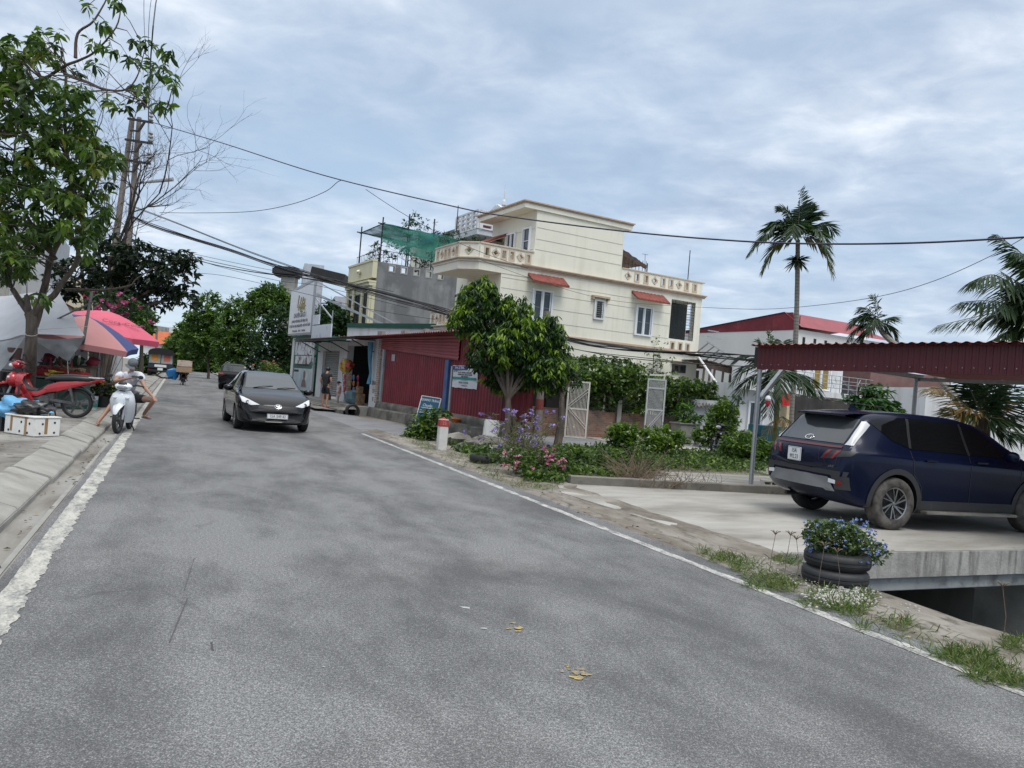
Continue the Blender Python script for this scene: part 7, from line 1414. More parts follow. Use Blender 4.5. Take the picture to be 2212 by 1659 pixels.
dk = MB(); dk.box(BW(2.2, 6.2, 1.0), (9.5, .1, 2.1), AW); o = dk.build('shade_sheet', mk('painted trellis shade', (.03, .03, .028), .9), smooth=False); tag(o, 'dark board fence in the shade behind the vine trellis', 'fence')  # near-black sheet paints the deep shade under the trellis
# --- shrubs of the island
def shrub(nm, lb, u, v, blobs, per, L, mat=None, **k): return bush(nm, lb, 'shrub', tuple(G(u, v)), blobs, per, L, mat=mat, **k)
shrub('leafy_shrub', 'dark green shrub growing up in front of the blue repair signboard', 925, 948, [(0, 0, .35, .5, .4, .35, 70), (.15, 0, .65, .35, .3, .2, 30), (-.2, -.1, .2, .45, .3, .2, 40)], 8, .17, M_leafV, zdrop=-.3)
shrub('leafy_shrub', 'tall yellow green shrub in the middle of the garden island', 1555, 968, [(0, 0, .8, .6, .5, .7, 240), (.1, 0, 1.4, .45, .3, .25, 90), (-.5, 0, .4, .5, .3, .35, 90)], 10, .17, M_bright)
shrub('leafy_shrub', 'rounded dark green shrub behind the tall yellow green one', 1580, 958, [(.3, 1.5, 1.5, .8, .6, .45, 260), (.2, 1.5, .9, .6, .5, .4, 100)], 10, .13, M_leafV)
shrub('leafy_shrub', 'loose grey green shrub between the cement planter and the wavy roofed hut', 1505, 957, [(0, .5, 1.0, .9, .5, .7, 220), (.8, .5, 1.2, .6, .5, .5, 100)], 9, .14, M_leafS)
ws = shrub('flowering_shrub', 'broad green shrub dotted with small white flowers at the lane edge', 1380, 985, [(0, 0, .4, .9, .5, .35, 200), (-.5, 0, .6, .4, .4, .25, 70), (.7, 0, .55, .5, .4, .3, 80)], 10, .17, M_bright)
Cf = np.array(ws.location)+rng.normal(size=(34, 3))*np.array((.6, .3, .12))+np.array((0, -.2, .5)); M_wfl = leafmat('white petal', [(0, (.6, .62, .6)), (1, (.8, .8, .78))]); leaves('blossom', *clusters(Cf, 6, .055, .02, .2, None, .2, .7), M_wfl, ws)
shrub('leafy_shrub', 'low wide green shrub spreading behind the kerb wall', 1290, 1018, [(0, 0, .25, 1.1, .5, .28, 130), (.9, .3, .3, .7, .5, .3, 60), (-.8, .2, .25, .6, .4, .25, 50)], 9, .13, M_leafV)
shrub('leafy_shrub', 'leafy green shrub growing by the galvanised carport post', 1605, 1000, [(0, 0, .45, .7, .5, .42, 190), (.5, 0, .3, .6, .4, .32, 110)], 9, .15, M_leafS)
# purple and pink flowers
pf = thing('purple_flowers', 'tall stemmed plant with purple flowers growing on the verge by the corner tree', 'flowers', G(1125, 1000)); b = MB(); tips = []; lf = []
for k in range(95):
    a = G(1125+random.gauss(0, 22), 1000+U(-12, 8)); u, v = 1130+random.gauss(0, 42), U(880, 985); q = A(u, v, a.y+U(-.3, .3)); q.z = max(q.z, .25); m_ = a.lerp(q, .5)+Vector((0, 0, .12)); b.tube([a, m_, q], [.008, .006, .003], 4, cap=False); tips.append(tuple(q)); lf += [tuple(a.lerp(q, t_)+Vector((0, 0, .08))) for t_ in (.3, .5, .7, .9)]
b.build('stem', mk('olive stem', (.11, .11, .05), .9, var=.3), pf, world=True); leaves('foliage', *clusters(np.array(lf), 4, .12, .04, -.1, rng.uniform(.2, 1, len(lf)), .15, .18), leafmat('olive leaf', [(0, (.05, .06, .025)), (.6, (.1, .11, .04)), (1, (.2, .17, .08))]), pf)
tp = np.array(tips)[:60]; leaves('blossom', *clusters(tp, 8, .075, .025, .1, None, .25, .85), leafmat('purple petal', [(0, (.2, .12, .5)), (1, (.42, .3, .75))]), pf)
pk_ = shrub('pink_flowers', 'low bush of pink flowers on the verge before the purple ones', 1160, 1030, [(0, 0, .22, .55, .4, .2, 120), (-.5, .3, .3, .4, .3, .2, 60), (.35, .1, .3, .35, .3, .22, 60)], 8, .09, M_leafV)
Cf = np.array([tuple(A(u, v, 13.8+U(-.5, .8))) for u, v in [(U(1085, 1215), U(972, 1035)) for _ in range(42)]]+[tuple(A(1190+random.gauss(0, 14), 1000+random.gauss(0, 12), 13.6)) for _ in range(30)]); leaves('blossom', *clusters(Cf, 6, .055, .015, .15, None, .25, .85), leafmat('pink petal', [(0, (.5, .1, .28)), (1, (.75, .35, .5))]), pk_)
dr = thing('dry_brush', 'pile of dry brown brushwood on the kerb wall of the parking slab', 'brushwood', G(1375, 1045)); b = MB()
for k in range(260):
    a = G(1375+random.gauss(0, 20), 1040+U(-10, 4), .05); d = Vector((random.gauss(0, .5), random.gauss(0, .3), abs(random.gauss(.25, .3)))); b.tube([a, a+d*.4+Vector((0, 0, .05)), a+d*U(.6, 1.0)], [.006, .004, .0025], 3, cap=False)
for k in range(120):
    a = G(1460+random.gauss(0, 40), 1052+U(-6, 3), .05); d = Vector((random.gauss(0, .2), random.gauss(0, .2), abs(random.gauss(.18, .12)))); b.tube([a, a+d*.5+Vector((.03, 0, 0)), a+d], [.005, .004, .002], 3, cap=False)
b.build('twigs', M_dry, dr, world=True); 
# ground cover and grass
def scatter(name, polys, L, mat, wr, up, zr, lb=None, tint=(0, 1)):
    pos = []
    for q, n in polys: pos += [tuple(G(*p, 0)+Vector((0, 0, U(0, zr)))) for p in in_poly(q, n)]
    n = len(pos); d = rdir(n, up); o = leaves(name, pos, d, rdir(n, .6), L*rng.uniform(.5, 1.2, n), L*wr*rng.uniform(.7, 1.2, n), rng.uniform(*tint, n), mat, None, 2, .25); stuff(o); return o
scatter('ground_cover', [([(1195, 975), (1330, 968), (1480, 978), (1640, 978), (1665, 1020), (1425, 1014), (1385, 1044), (1240, 1042), (1205, 1048), (1130, 1040), (1150, 1000)], 9000), ([(960, 960), (1060, 975), (1090, 1010), (1030, 1000)], 500)], .13, M_leafV, .5, .8, .16)
gp = [([(1395, 980), (1640, 985), (1662, 1028), (1430, 1012)], 5200), ([(850, 938), (905, 938), (945, 975), (925, 978)], 700), ([(1000, 985), (1050, 985), (1090, 1040), (1060, 1035)], 500)]
for u, v, r_, n in ((1555, 1208, 26, 260), (1600, 1225, 30, 330), (1645, 1258, 40, 520), (1690, 1270, 30, 260), (1700, 1215, 26, 260), (1780, 1300, 45, 500), (1840, 1312, 42, 520), (1868, 1290, 22, 200), (1945, 1350, 24, 140), (2100, 1425, 50, 520), (2150, 1460, 50, 420), (2190, 1395, 30, 300), (2195, 1480, 30, 220), (1140, 1046, 26, 260), (1180, 1050, 24, 140), (1860, 1360, 14, 50), (975, 985, 20, 120), (1000, 1000, 24, 120), (1520, 1195, 20, 90), (310, 905, 0, 1), (105, 1000, 8, 40), (2060, 1420, 30, 160)):
    if r_: gp.append(([(u+r_*math.cos(a)*U(.7, 1.7), v+r_*.42*math.sin(a)*U(.7, 1.6)) for a in np.linspace(0, 2*PI, 9)[:-1]], n))
gp.append(([(1470, 1180), (1560, 1190), (1700, 1240), (1900, 1325), (2212, 1440), (2212, 1490), (2000, 1420), (1800, 1330), (1600, 1245)], 420)); gp.append(([(900, 950), (1000, 980), (1120, 1045), (1220, 1060), (1200, 1070), (1080, 1045), (930, 985)], 160))
scatter('grass', gp, .12, M_grass, .06, 1.0, .01)
lv_ = [tuple(ST(U(3.5, 16), 4.9+abs(random.gauss(0, .35)), .02)) for _ in range(110)]+[tuple(ST(U(6, 16), -1.0-abs(random.gauss(.05, .12)), .012)) for _ in range(60)]+[tuple(ST(U(8, 16), U(-4, -1.8), .19)) for _ in range(60)]
stuff(leaves('leaf_litter', lv_, rdir(len(lv_))*np.array((1, 1, .12)), rdir(len(lv_), 2.5), rng.uniform(.03, .08, len(lv_)), rng.uniform(.015, .035, len(lv_)), rng.uniform(0, 1, len(lv_)), leafmat('dry leaf', [(0, (.05, .035, .025)), (.6, (.13, .09, .05)), (1, (.3, .25, .15))], trans=.1)))
# seed heads by the planter
for k, (u, v, h) in enumerate(((1693, 1255, .42), (1720, 1262, .40), (1765, 1285, .42), (1808, 1290, .38), (1662, 1235, .36), (2165, 1395, .42))):
    b = MB(); q = G(u, v); b.tube([(0, 0, 0), (.01, 0, h*.5), (.03*(-1)**k, 0, h)], [.003, .0025, .002], 4)
    for j in range(7): a = 2*PI*j/7; b.tube([(.03*(-1)**k, 0, h), (.03*(-1)**k+.028*math.cos(a), .028*math.sin(a), h+.03), (.03*(-1)**k+.05*math.cos(a), .05*math.sin(a), h+.035)], [.0035, .004, .002], 4)
    o = b.build('grass_seed_head', M_dry, loc=tuple(q)); tag(o, ['tan grass seed head closest before the tyre planter', 'tan grass seed head at the foot of the tyre planter', 'tan grass seed head before the middle of the tyre planter', 'tan grass seed head at the slab side of the tyre planter', 'short tan grass seed head on the verge ahead of the planter', 'single tall grass seed head at the dark canal opening'][k], 'grass stalk', 'dry grass seed heads')
# --- tyre planter with blue flowers
pc = Vector((3.12, 7.12, 0))
for k in range(2):
    b = MB(); b.lathe([(.19, .015), (.27, 0), (.305, .03), (.318, .06), (.308, .065), (.318, .07), (.318, .10), (.308, .105), (.318, .11), (.318, .135), (.305, .165), (.27, .19), (.19, .18), (.24, .16), (.27, .1), (.24, .035)], 44, 0, None, close=True); o = b.build('stacked_tyre', mk('planter rubber', (.028, .029, .031), .6, var=.3, scale=6, dirt=(.09, .085, .075), dscale=3, dthr=(.58, .8)), ang=.8, loc=tuple(pc+Vector((.015*k, .01*k, .0+.15*k)))); o.scale = (.92, .92, .8); tag(o, ['black tyre at the base of the flower planter on the verge', 'upper black tyre of the flower planter filled with blue flowers'][k], 'tyre', 'stacked planter tyres')
b = MB(); b.lathe([(.001, .27), (.22, .26)], 24); so_ = b.build('planter_soil', mk('dark soil', (.05, .04, .03), .95), loc=tuple(pc)); stuff(so_)
pl_ = bush('blue_flowers', 'rounded bush of small blue flowers growing in the stacked tyres', 'flowers', tuple(pc+Vector((0, 0, .24))), [(0, 0, .17, .30, .28, .17, 190), (.2, 0, .08, .26, .22, .16, 90), (-.1, 0, .24, .2, .2, .1, 60)], 9, .05, mat=leafmat('grey green leaf', [(0, (.03, .06, .02)), (.5, (.07, .115, .035)), (1, (.14, .18, .07))]), wr=.5, spread=.04)
Cf = np.array(pl_.location)+np.array((.06, 0, .12))+rdir(150)*np.array((.36, .30, .22)); Cf = Cf[(Cf[:, 2] > pc.z+.22)]; Cf = np.concatenate([Cf, np.array(pl_.location)+rng.normal(size=(14, 3))*np.array((.16, .1, .03))+np.array((.02, 0, .34))])
leaves('blossom', *clusters(Cf, 6, .022, .008, .1, None, .25, .9), leafmat('blue petal', [(0, (.14, .2, .6)), (1, (.32, .4, .8))]), pl_)
gv = MB()
for k in range(420):
    q = G(1820+random.gauss(0, 32), 1288+random.gauss(0, 9), .038); r_ = U(.006, .016); gv.ball(q, (r_*1.3, r_, r_*.8), 5, jit=.5)
for k in range(140): q = G(U(1890, 2200), 0+U(1330, 1400), .02) if False else ST(U(4.3, 6.3), U(5.15, 5.7), .035); r_ = U(.004, .012); gv.ball(q, (r_*1.4, r_, r_*.7), 5, jit=.5)
stuff(gv.build('gravel', mk('pale gravel', (.5, .49, .45), .9, var=.4, scale=30)))
# --- palms
class Palm:
    def __init__(s): s.p = []; s.d = []; s.n = []; s.l = []; s.t = []; s.b = MB()
    def frond(s, pts, ll, n=44, tint=.35, r=.016, droop=-.5, spread=.9, start=.12):
        P = [Vector(q) for q in crom([tuple(p) for p in pts], 8)]; m = len(P); s.b.tube(P, [r*(1-.8*i/(m-1)) for i in range(m)], 5, cap=False)
        for i in range(n):
            k = start+(1-start)*(i+random.random())/n; f = k*(m-1); a = int(min(f, m-2)); q = P[a].lerp(P[a+1], f-a); d = (P[a+1]-P[a]).normalized(); sd = d.cross(UPZ); sd = sd.normalized() if sd.length > .15 else Vector((0, 1, 0)); up = sd.cross(d)
            for sg in (-1, 1):
                dd = (d*(.55+.4*k)+sd*sg*spread+up*.25+Vector((0, 0, droop))+Vector((random.gauss(0, .12), random.gauss(0, .12), random.gauss(0, .12)))).normalized()
                s.p.append(tuple(q)); s.d.append(tuple(dd)); s.n.append(tuple(up)); s.l.append(ll*(.5+.9*math.sin(PI*min(1, .15+k*.85)))*U(.8, 1.1)); s.t.append(min(1, max(0, tint+random.gauss(0, .1))))
    def build(s, name, label, cat, base, trunk, tr, trmat, group=None, wr=.085):
        o = thing(name, label, cat, tuple(base), 0, group); leaves('crown', s.p, s.d, s.n, s.l, np.array(s.l)*wr, s.t, M_palm, o, 2, .22); s.b.build('frond_rib', mk('frond rib', (.12, .13, .05), .7), o, world=True)
        b = MB(); pts = [Vector(q) for q in crom([tuple(p) for p in trunk], 10)]; m = len(pts); b.tube(pts, [(tr[0]+(tr[1]-tr[0])*i/(m-1))*(1+.04*(i % 2)) for i in range(m)], 10); b.build('trunk', trmat, o, world=True); return o
def fr(c, az, el, L, dr): 
    c = Vector(c); h = Vector((math.cos(az), math.sin(az), 0)); return [c, c+h*L*.35*math.cos(el)+UPZ*(L*.35*math.sin(el)), c+h*L*.68*math.cos(el)+UPZ*(L*.68*math.sin(el)-dr*.25), c+h*L*math.cos(el)*.95+UPZ*(L*math.sin(el)-dr)]
M_ptrunk, t, p = newmat('ringed palm trunk'); tcx = nd(t, 'ShaderNodeTexCoord'); wv = nd(t, 'ShaderNodeTexWave', wave_type='BANDS', bands_direction='Z', i_Scale=2.6, i_Distortion=.6); t.links.new(tcx.outputs['Object'], wv.inputs[0]); t.links.new(mixc(t, noisef(t, 9), ramp(t, wv.outputs['Fac'], [(.1, (.1, .09, .08)), (.4, (.24, .22, .2))]), (.2, .19, .17)), p.inputs[0]); p.inputs['Roughness'].default_value = .9
c = A(1724, 512, 27); P_ = Palm()
for az, el, L, dr_, t_ in ((90, 85, 1.7, 0, .3), (20, 62, 1.6, .5, .3), (160, 65, 1.7, .5, .3), (5, 40, 1.7, .75, .35), (185, 42, 1.3, .5, .3), (178, 8, 1.75, .95, .5), (200, 25, 1.7, 1.0, .35), (-10, -2, 1.3, 1.2, .8), (240, 30, 1.4, .9, .4), (300, 20, 1.4, 1.0, .5), (150, -10, 1.2, 1.0, .75), (30, 75, 1.4, .2, .25)): P_.frond(fr(c, R(az), R(el), L, dr_), .56, 44, t_, droop=-.4)
q2 = A(1722, 562, 27)
for k in range(60): a = U(0, 2*PI); d = Vector((math.cos(a), math.sin(a), U(-.9, .5))); P_.p += [tuple(q2)]*2; P_.d += [tuple(d), tuple((d+Vector((.1, .1, .1))).normalized())]; P_.n += [(0, 0, 1)]*2; P_.l += [U(.35, .6)]*2; P_.t += [.5]*2
P_.build('areca_palm', 'tallest slim areca palm standing against the sky', 'palm', Vector((A(1722, 885, 27).x-.25, 27, 0)), [Vector((A(1722, 885, 27).x-.12, 27, 0)), A(1720, 700, 27), c-Vector((0, 0, .1))], (.10, .075), M_ptrunk, wr=.11)
c = A(1681, 806, 23); P_ = Palm()
for az, el, L, dr_, t_ in ((185, 20, 1.5, .9, .25), (195, -5, 1.5, 1.0, .25), (170, 60, 1.3, .2, .45), (150, 72, 1.4, .1, .6), (60, 75, 1.2, .2, .6), (5, 5, 1.5, .9, .3), (-5, -15, 1.5, 1.0, .35), (20, 40, 1.3, .5, .35), (260, 10, 1.2, .9, .3), (300, 0, 1.3, 1.0, .35), (240, -20, 1.1, .9, .3), (165, 35, 1.6, .6, .3)): P_.frond(fr(c, R(az), R(el), L, dr_), .5, 36, t_, droop=-.4)
c3 = A(1690, 900, 23)
for az in (200, 330, 280): P_.frond(fr(c3, R(az), R(-30), .8, .5), .3, 14, .97, droop=-.6)
P_.build('areca_palm', 'short areca palm with yellow ringed green trunk behind the blue car', 'palm', Vector((A(1668, 985, 23).x, 23, 0)), [Vector((A(1668, 985, 23).x, 23, 0)), A(1676, 920, 23), A(1679, 860, 23), c], (.085, .07), mk('green palm trunk', (.09, .11, .03), .6, col2=(.2, .19, .06), scale=3, stretch=(.2, .2, 2)))
c = A(1899, 696, 29); P_ = Palm()
for az, el, L, dr_ in ((175, 50, 1.2, .5), (180, 20, 1.25, .7), (185, -10, 1.3, .8), (170, 75, 1.3, .3), (190, -35, 1.2, .6), (10, 30, .7, .1), (-10, -10, .7, .5), (-30, -40, .7, .4), (230, 10, 1.1, .7), (140, 30, 1.1, .6), (185, 40, 1.0, .9)): P_.frond(fr(c, R(az), R(el), L, dr_), .42, 40, .3, droop=-.5, spread=.6)
P_.build('leaning_palm', 'windblown palm on a long leaning trunk rising behind the carport', 'palm', Vector((A(2135, 965, 22).x, 22, 0)), [G(2150, 985)*1.0, A(2128, 953, 22), A(2075, 875, 23.5), A(2018, 805, 25), A(1935, 745, 28), A(1905, 716, 29), c], (.13, .09), M_ptrunk)
O = (2285, 668); P_ = Palm(); Yc = 19
for path, t_, ll in (([(2260, 600), (2212, 552), (2153, 506)], .3, .55), ([(2250, 635), (2212, 617), (2161, 586)], .3, .55), ([(2240, 640), (2205, 628), (2147, 594), (2094, 610)], .4, .62), ([(2240, 664), (2212, 661), (2133, 650), (2074, 653)], .3, .6), ([(2240, 668), (2212, 667), (2147, 676), (2024, 704)], .6, .65), ([(2250, 685), (2212, 695), (2128, 745)], .45, .6), ([(2300, 600), (2330, 520), (2360, 470)], .3, .6), ([(2340, 660), (2420, 700)], .3, .6), ([(2270, 620), (2235, 560), (2190, 545)], .3, .5)):
    P_.frond([A(*O, Yc)]+[A(u, v, Yc+.4*(i+1)*random.choice((-1, 1))*.5) for i, (u, v) in enumerate(path)], ll, 80, t_, .03, -.75, .55)
q = A(2290, 900, Yc); P_.build('coconut_palm', 'big coconut palm reaching its fronds over the canopy from beyond the frame edge', 'palm', Vector((q.x+.8, Yc, 0)), [Vector((q.x+.8, Yc, 0)), Vector((q.x+.6, Yc, 2)), A(*O, Yc)], (.17, .13), M_ptrunk)
O = (2122, 900); P_ = Palm(); Yc = 20
for path, t_ in (([(2095, 840), (2068, 800)], .25), ([(2108, 830), (2095, 780)], .25), ([(2130, 830), (2140, 770)], .25), ([(2150, 840), (2175, 790)], .25), ([(2165, 860), (2210, 815)], .25), ([(2165, 880), (2205, 862)], .3), ([(2160, 905), (2200, 915)], .3), ([(2090, 880), (2040, 842), (1998, 840)], .97), ([(2080, 890), (2050, 880)], .9), ([(2140, 870), (2150, 800)], .95), ([(2160, 930), (2200, 935), (2240, 960)], .35), ([(2190, 900), (2230, 870)], .3)):
    P_.frond([A(*O, Yc)]+[A(u, v, Yc+.6*(i+1)*U(-.6, .6)) for i, (u, v) in enumerate(path)], .5, 60, t_, .022, -.5, .6)
P_.build('coconut_palm', 'young coconut palm with dark fronds and one dead frond under the canopy edge', 'palm', Vector((A(2122, 965, Yc).x, Yc, 0)), [Vector((A(2122, 965, Yc).x, Yc, 0)), A(2122, 930, Yc), A(*O, Yc)], (.2, .14), M_bark)
pa = bush('papaya_tree', 'papaya tree with big lobed leaves behind the dark blue car roof', 'tree', tuple(Vector((A(1880, 960, 19.5).x, 19.5, 0))), [(0, 0, 1.75, .95, .5, .38, 60), (.1, .2, 2.15, .4, .3, .3, 22), (-.5, 0, 1.5, .5, .4, .3, 22), (.6, 0, 1.5, .5, .4, .3, 22)], 9, .3, mat=leafmat('papaya leaf', [(0, (.015, .05, .012)), (.6, (.035, .1, .02)), (1, (.09, .18, .03))]), wr=.26, zdrop=-.15, segs=2, droop=.2)
# ================================================================ fruit stall on the pavement
def SH(pts_rows, name, mat, parent, wrinkle=.02, sub=10, th=.0):
    """soft sheet through rows of world points"""
    rows = [[Vector(q) for q in crom([tuple(p) for p in r_], sub)] for r_ in pts_rows]; cols = list(zip(*rows)); cols = [[Vector(q) for q in crom([tuple(p) for p in c_], sub)] for c_ in cols]; P = [list(r_) for r_ in zip(*cols)]
    P = [[q+Vector((0, 1, .3))*(wrinkle*(noise.noise(q*3.1)+.6*noise.noise(q*7.3))) for q in r_] for r_ in P]; b = MB(); b.grid(P); return b.build(name, mat, parent, world=True, ang=1.2)
st_ = thing('market_stall', 'fruit stall under a grey tarpaulin tied to the forked tree', 'stall', G(70, 880, .17))
M_tarp = mk('grey tarpaulin', (.5, .51, .54), .5, var=.16, scale=1.5, bmp=.1, bscale=12); M_tarp2 = mk('silver tarpaulin', (.3, .31, .32), .45, var=.35, scale=2.5)
SH([[A(-140, 642, 20.30), A(0, 640, 20.30), A(70, 632, 20.10), A(130, 634, 19.70)], [A(-140, 690, 19.10), A(0, 690, 19.10), A(70, 684, 18.70), A(155, 680, 18.60)], [A(-140, 742, 18.00), A(0, 735, 18.00), A(60, 722, 17.80), A(182, 726, 17.90)]], 'tarpaulin', M_tarp, st_, .03)
SH([[A(58, 726, 17.80), A(120, 733, 17.90), A(183, 729, 17.90)], [A(100, 752, 17.90), A(136, 756, 17.95), A(168, 754, 18.00)], [A(140, 778, 18.00), A(146, 780, 18.00), A(150, 778, 18.00)]], 'tarpaulin_flap', M_tarp2, st_, .03)
SH([[A(-140, 748, 18.00), A(0, 738, 17.95), A(57, 724, 17.80)], [A(-140, 800, 17.60), A(-10, 780, 17.60), A(38, 752, 17.70)], [A(-140, 900, 17.30), A(-60, 880, 17.30), A(2, 802, 17.50)]], 'tarpaulin_side', M_tarp2, st_, .05)
SH([[A(-100, 720, 20.60), A(100, 725, 20.60), A(190, 722, 20.20)], [A(-100, 860, 20.60), A(100, 850, 20.60), A(188, 838, 20.20)]], 'back_sheet', M_tarp, st_, .04, 6)
b = MB(); b.tube([G(163, 838, .16), A(182, 728, 18.1), A(198, 632, 18.4)], .035, 7); b.tube([A(122, 690, 18.5), A(205, 650, 18.3)], .02, 5); b.tube([G(160, 845, .16), A(172, 770, 17.8)], .03, 6); b.build('pole', mk('grey bamboo', (.2, .19, .18), .8, var=.3), st_, world=True)
b = MB(); b.tube([A(55, 720, 17.2)+Vector((0, 0, 0))]+[A(68+13*math.cos(a), 722+4*math.sin(a), 16.98) for a in (PI, PI*.75, PI*.5, PI*.25, 0)], .008, 5); b.tube([A(82, 712, 17), A(190, 705, 17.6)], .006, 4); b.tube([A(146, 780, 16.7), A(149, 850, 16.8)], .006, 4); b.build('rope', mk('pale rope', (.5, .5, .46), .9), st_, world=True)
def tbl(o, c, w, d_, h, rz, mtop, mbody):
    b = MB(); X = Matrix.Translation(c) @ Matrix.Rotation(rz, 4, 'Z'); b.box((0, 0, h), (w, d_, .04), X=X); b.build('table_top', mtop, o, world=True, bev=.008); b = MB(); b.box((0, 0, h/2-.02), (w*.96, d_*.94, h-.06), X=X); b.build('counter', mbody, o, world=True, smooth=False)
M_ctr = mk('green counter', (.035, .085, .065), .6, var=.3, scale=3); M_top = mk('grey table top', (.16, .17, .17), .6)
c1 = A(122, 848, 18.9); c1.z = .175; tbl(st_, c1, 1.35, .7, .72, R(-8), M_top, M_ctr); c2 = A(10, 840, 19.0); c2.z = .175; tbl(st_, c2, 1.5, .7, .8, R(-5), M_top, mk('dark counter', (.03, .035, .035), .7)); tt = c1+Vector((0, 0, .745))
def crate(name, label, c, rz, col, cn, fruit=None, fr_=.04, sz=(.46, .3, .16)):
    o = thing(name, label, 'crate', c, rz); b = MB(); w, d_, h = sz
    for s in (-1, 1): b.box((s*(w/2-.008), 0, h/2), (.016, d_, h)); b.box((0, s*(d_/2-.008), h/2), (w-.034, .016, h))
    b.box((0, 0, .008), (w-.034, d_-.034, .014)); b.build('box', mk(cn, col, .5, var=.2), o, smooth=False)
    if fruit:
        b = MB()
        for k in range(42): b.ball((U(-w/2+.04, w/2-.04), U(-d_/2+.04, d_/2-.04), h-.02+U(0, .09)), fr_*U(.8, 1.1), 8)
        b.build('fruit', fruit, o)
    return o
M_long = mk('brown longan', (.2, .12, .07), .7, var=.4, scale=20); M_drag = mk('dark red fruit', (.22, .02, .04), .5, var=.4, scale=10); M_red_ = (.35, .02, .02)
crate('fruit_crate', 'red crate of dark red fruit nearest the tree on the stall counter', tt+Vector((-.45, .05, 0)), R(-8), M_red_, 'red crate', M_drag); crate('fruit_crate', 'red crate of brown longans at the free end of the stall counter', tt+Vector((.47, .0, 0)), R(-8), M_red_, 'red crate', M_long)
crate('fruit_crate', 'red crate of dark fruit behind the bananas on the stall', tt+Vector((.0, .22, .0)), R(-8), M_red_, 'red crate', M_long, .035, (.5, .26, .2))
for k in range(2):
    b = MB()
    for i in range(7):
        x = -.13+i*.045; b.tube([(x, -.12, .05), (x+.005, -.04, .02), (x+.01, .05, .03), (x*.6, .12, .07)], [.008, .019, .019, .008], 7)
    o = b.build('banana_bunch', mk('banana yellow', (.55, .42, .05), .5, var=.2, scale=12), loc=tuple(tt+Vector((-.02+.03*k, -.24+.1*k, .01+.07*k)))); o.rotation_euler = (0, 0, R(80)); tag(o, ['lower banana bunch at the front edge of the stall counter', 'banana bunch lying on top of another on the stall counter'][k], 'bananas')
for k in range(6):
    b = MB(); h = U(.22, .3); b.lathe([(.001, 0), (.035, 0), (.036, h*.55), (.015, h*.75), (.014, h), (.001, h)], 10); o = b.build('bottle', M_drag if k % 2 else M_black, loc=tuple(tt+Vector((-.5+.13*k, .28, .18)))); tag(o, 'dark bottle in the row at the back of the fruit stall', 'bottle', 'bottles at the back of the stall')
b = MB(); X = Matrix.Translation(c1+Vector((-.2, .75, 0))); b.box((0, 0, 1.05), (1.4, .3, .03), X=X); b.box((0, 0, .8), (1.3, .3, .5), X=X); o = b.build('shelf', M_wood, st_, world=True); 
for k in range(4):
    b = MB(); b.ball((0, 0, .1), (.16, .13, .13), 9, jit=.5); o = b.build('fruit_heap', [M_drag, M_long, mk('green melon', (.03, .09, .03), .5), M_drag][k], loc=tuple(c1+Vector((-.7+.38*k, .72, 1.07)))); tag(o, ['heap of dark red fruit on the stall shelf close to the tree', 'heap of brown fruit in the middle of the stall shelf', 'green melon on the stall shelf', 'heap of dark red fruit at the free end of the stall shelf'][k], 'fruit')
b = MB(); b.lathe([(.001, 0), (.12, 0), (.15, .3), (.14, .31), (.14, .3), (.001, .28)], 18); o = b.build('hanging_bag', mk('brown bag', (.12, .06, .05), .7), loc=tuple(A(30, 780, 17.8))); tag(o, 'brown sack on the dark counter under the tarpaulin side', 'sack')
b = MB(); b.ball((0, 0, .12), (.25, .2, .16), 10, jit=.6); o = b.build('plastic_bag', mk('deep blue bag', (.02, .05, .2), .4), loc=tuple(c2+Vector((.5, -.1, .83)))); tag(o, 'deep blue plastic bag on the dark stall counter', 'bag')
ch_ = thing('plastic_chair', 'black plastic armchair standing behind the red motorbike front', 'chair', G(14, 896, .17), R(20)); b = MB(); b.box((0, 0, .42), (.46, .44, .03)); b.build('seat', M_black, ch_, bev=.01)
for x in (-.2, .2):
    for y in (-.2, .2): b = MB(); b.tube([(x*1.1, y*1.1, 0), (x, y, .42)], .02, 6); b.build('leg', M_black, ch_)
    b = MB(); b.tube([(x*1.1, -.2, .42), (x*1.1, -.18, .63), (x*1.1, .2, .66), (x*1.1, .22, .85)], .018, 6); b.build('armrest', M_black, ch_)
b = MB()
for k in range(5): b.tube([(-.2+.1*k, .21, .44), (-.2+.1*k, .25, .86)], .016, 5)
b.tube([(-.23, .25, .87), (.23, .25, .87)], .02, 6); b.build('backrest', M_black, ch_)
# foam box, black basket, bags
fb = thing('foam_box', 'white polystyrene box with brown tape strips and air holes on the pavement', 'box', (-7.66, 12.42, .175), R(-24)); b = MB(); b.box((0, 0, .145), (.72, .44, .29)); b.build('box', mk('polystyrene', (.72, .71, .67), .8, var=.06, scale=8, dirt=(.5, .46, .38), dscale=4, dthr=(.62, .8)), fb, bev=.012)
b = MB(); b.box((0, 0, .302), (.74, .46, .025)); b.build('lid', mk('polystyrene', (.7, .7, .7), .8), fb, bev=.008); b = MB()
for x in (-.19, .16): b.box((x, -.2215, .17 if x < 0 else .155), (.055, .003, .24 if x < 0 else .30))
b.box((.0, -.2215, .285), (.42, .003, .03)); b.box((.3615, -.02, .17), (.003, .05, .26)); b.box((-.0, 0, .3155), (.05, .4, .002)); b.build('tape', mk('brown tape', (.33, .2, .09), .4), fb, smooth=False); b = MB()
for x, z in ((-.25, .06), (.02, .06), (.21, .05), (.05, .21), (.25, .2)): b.lathe([(.001, .002), (.02, .002), (.02, -.002)], 10, 0, Matrix.Translation((x, -.222, z)) @ Matrix.Rotation(PI/2, 4, 'X'))
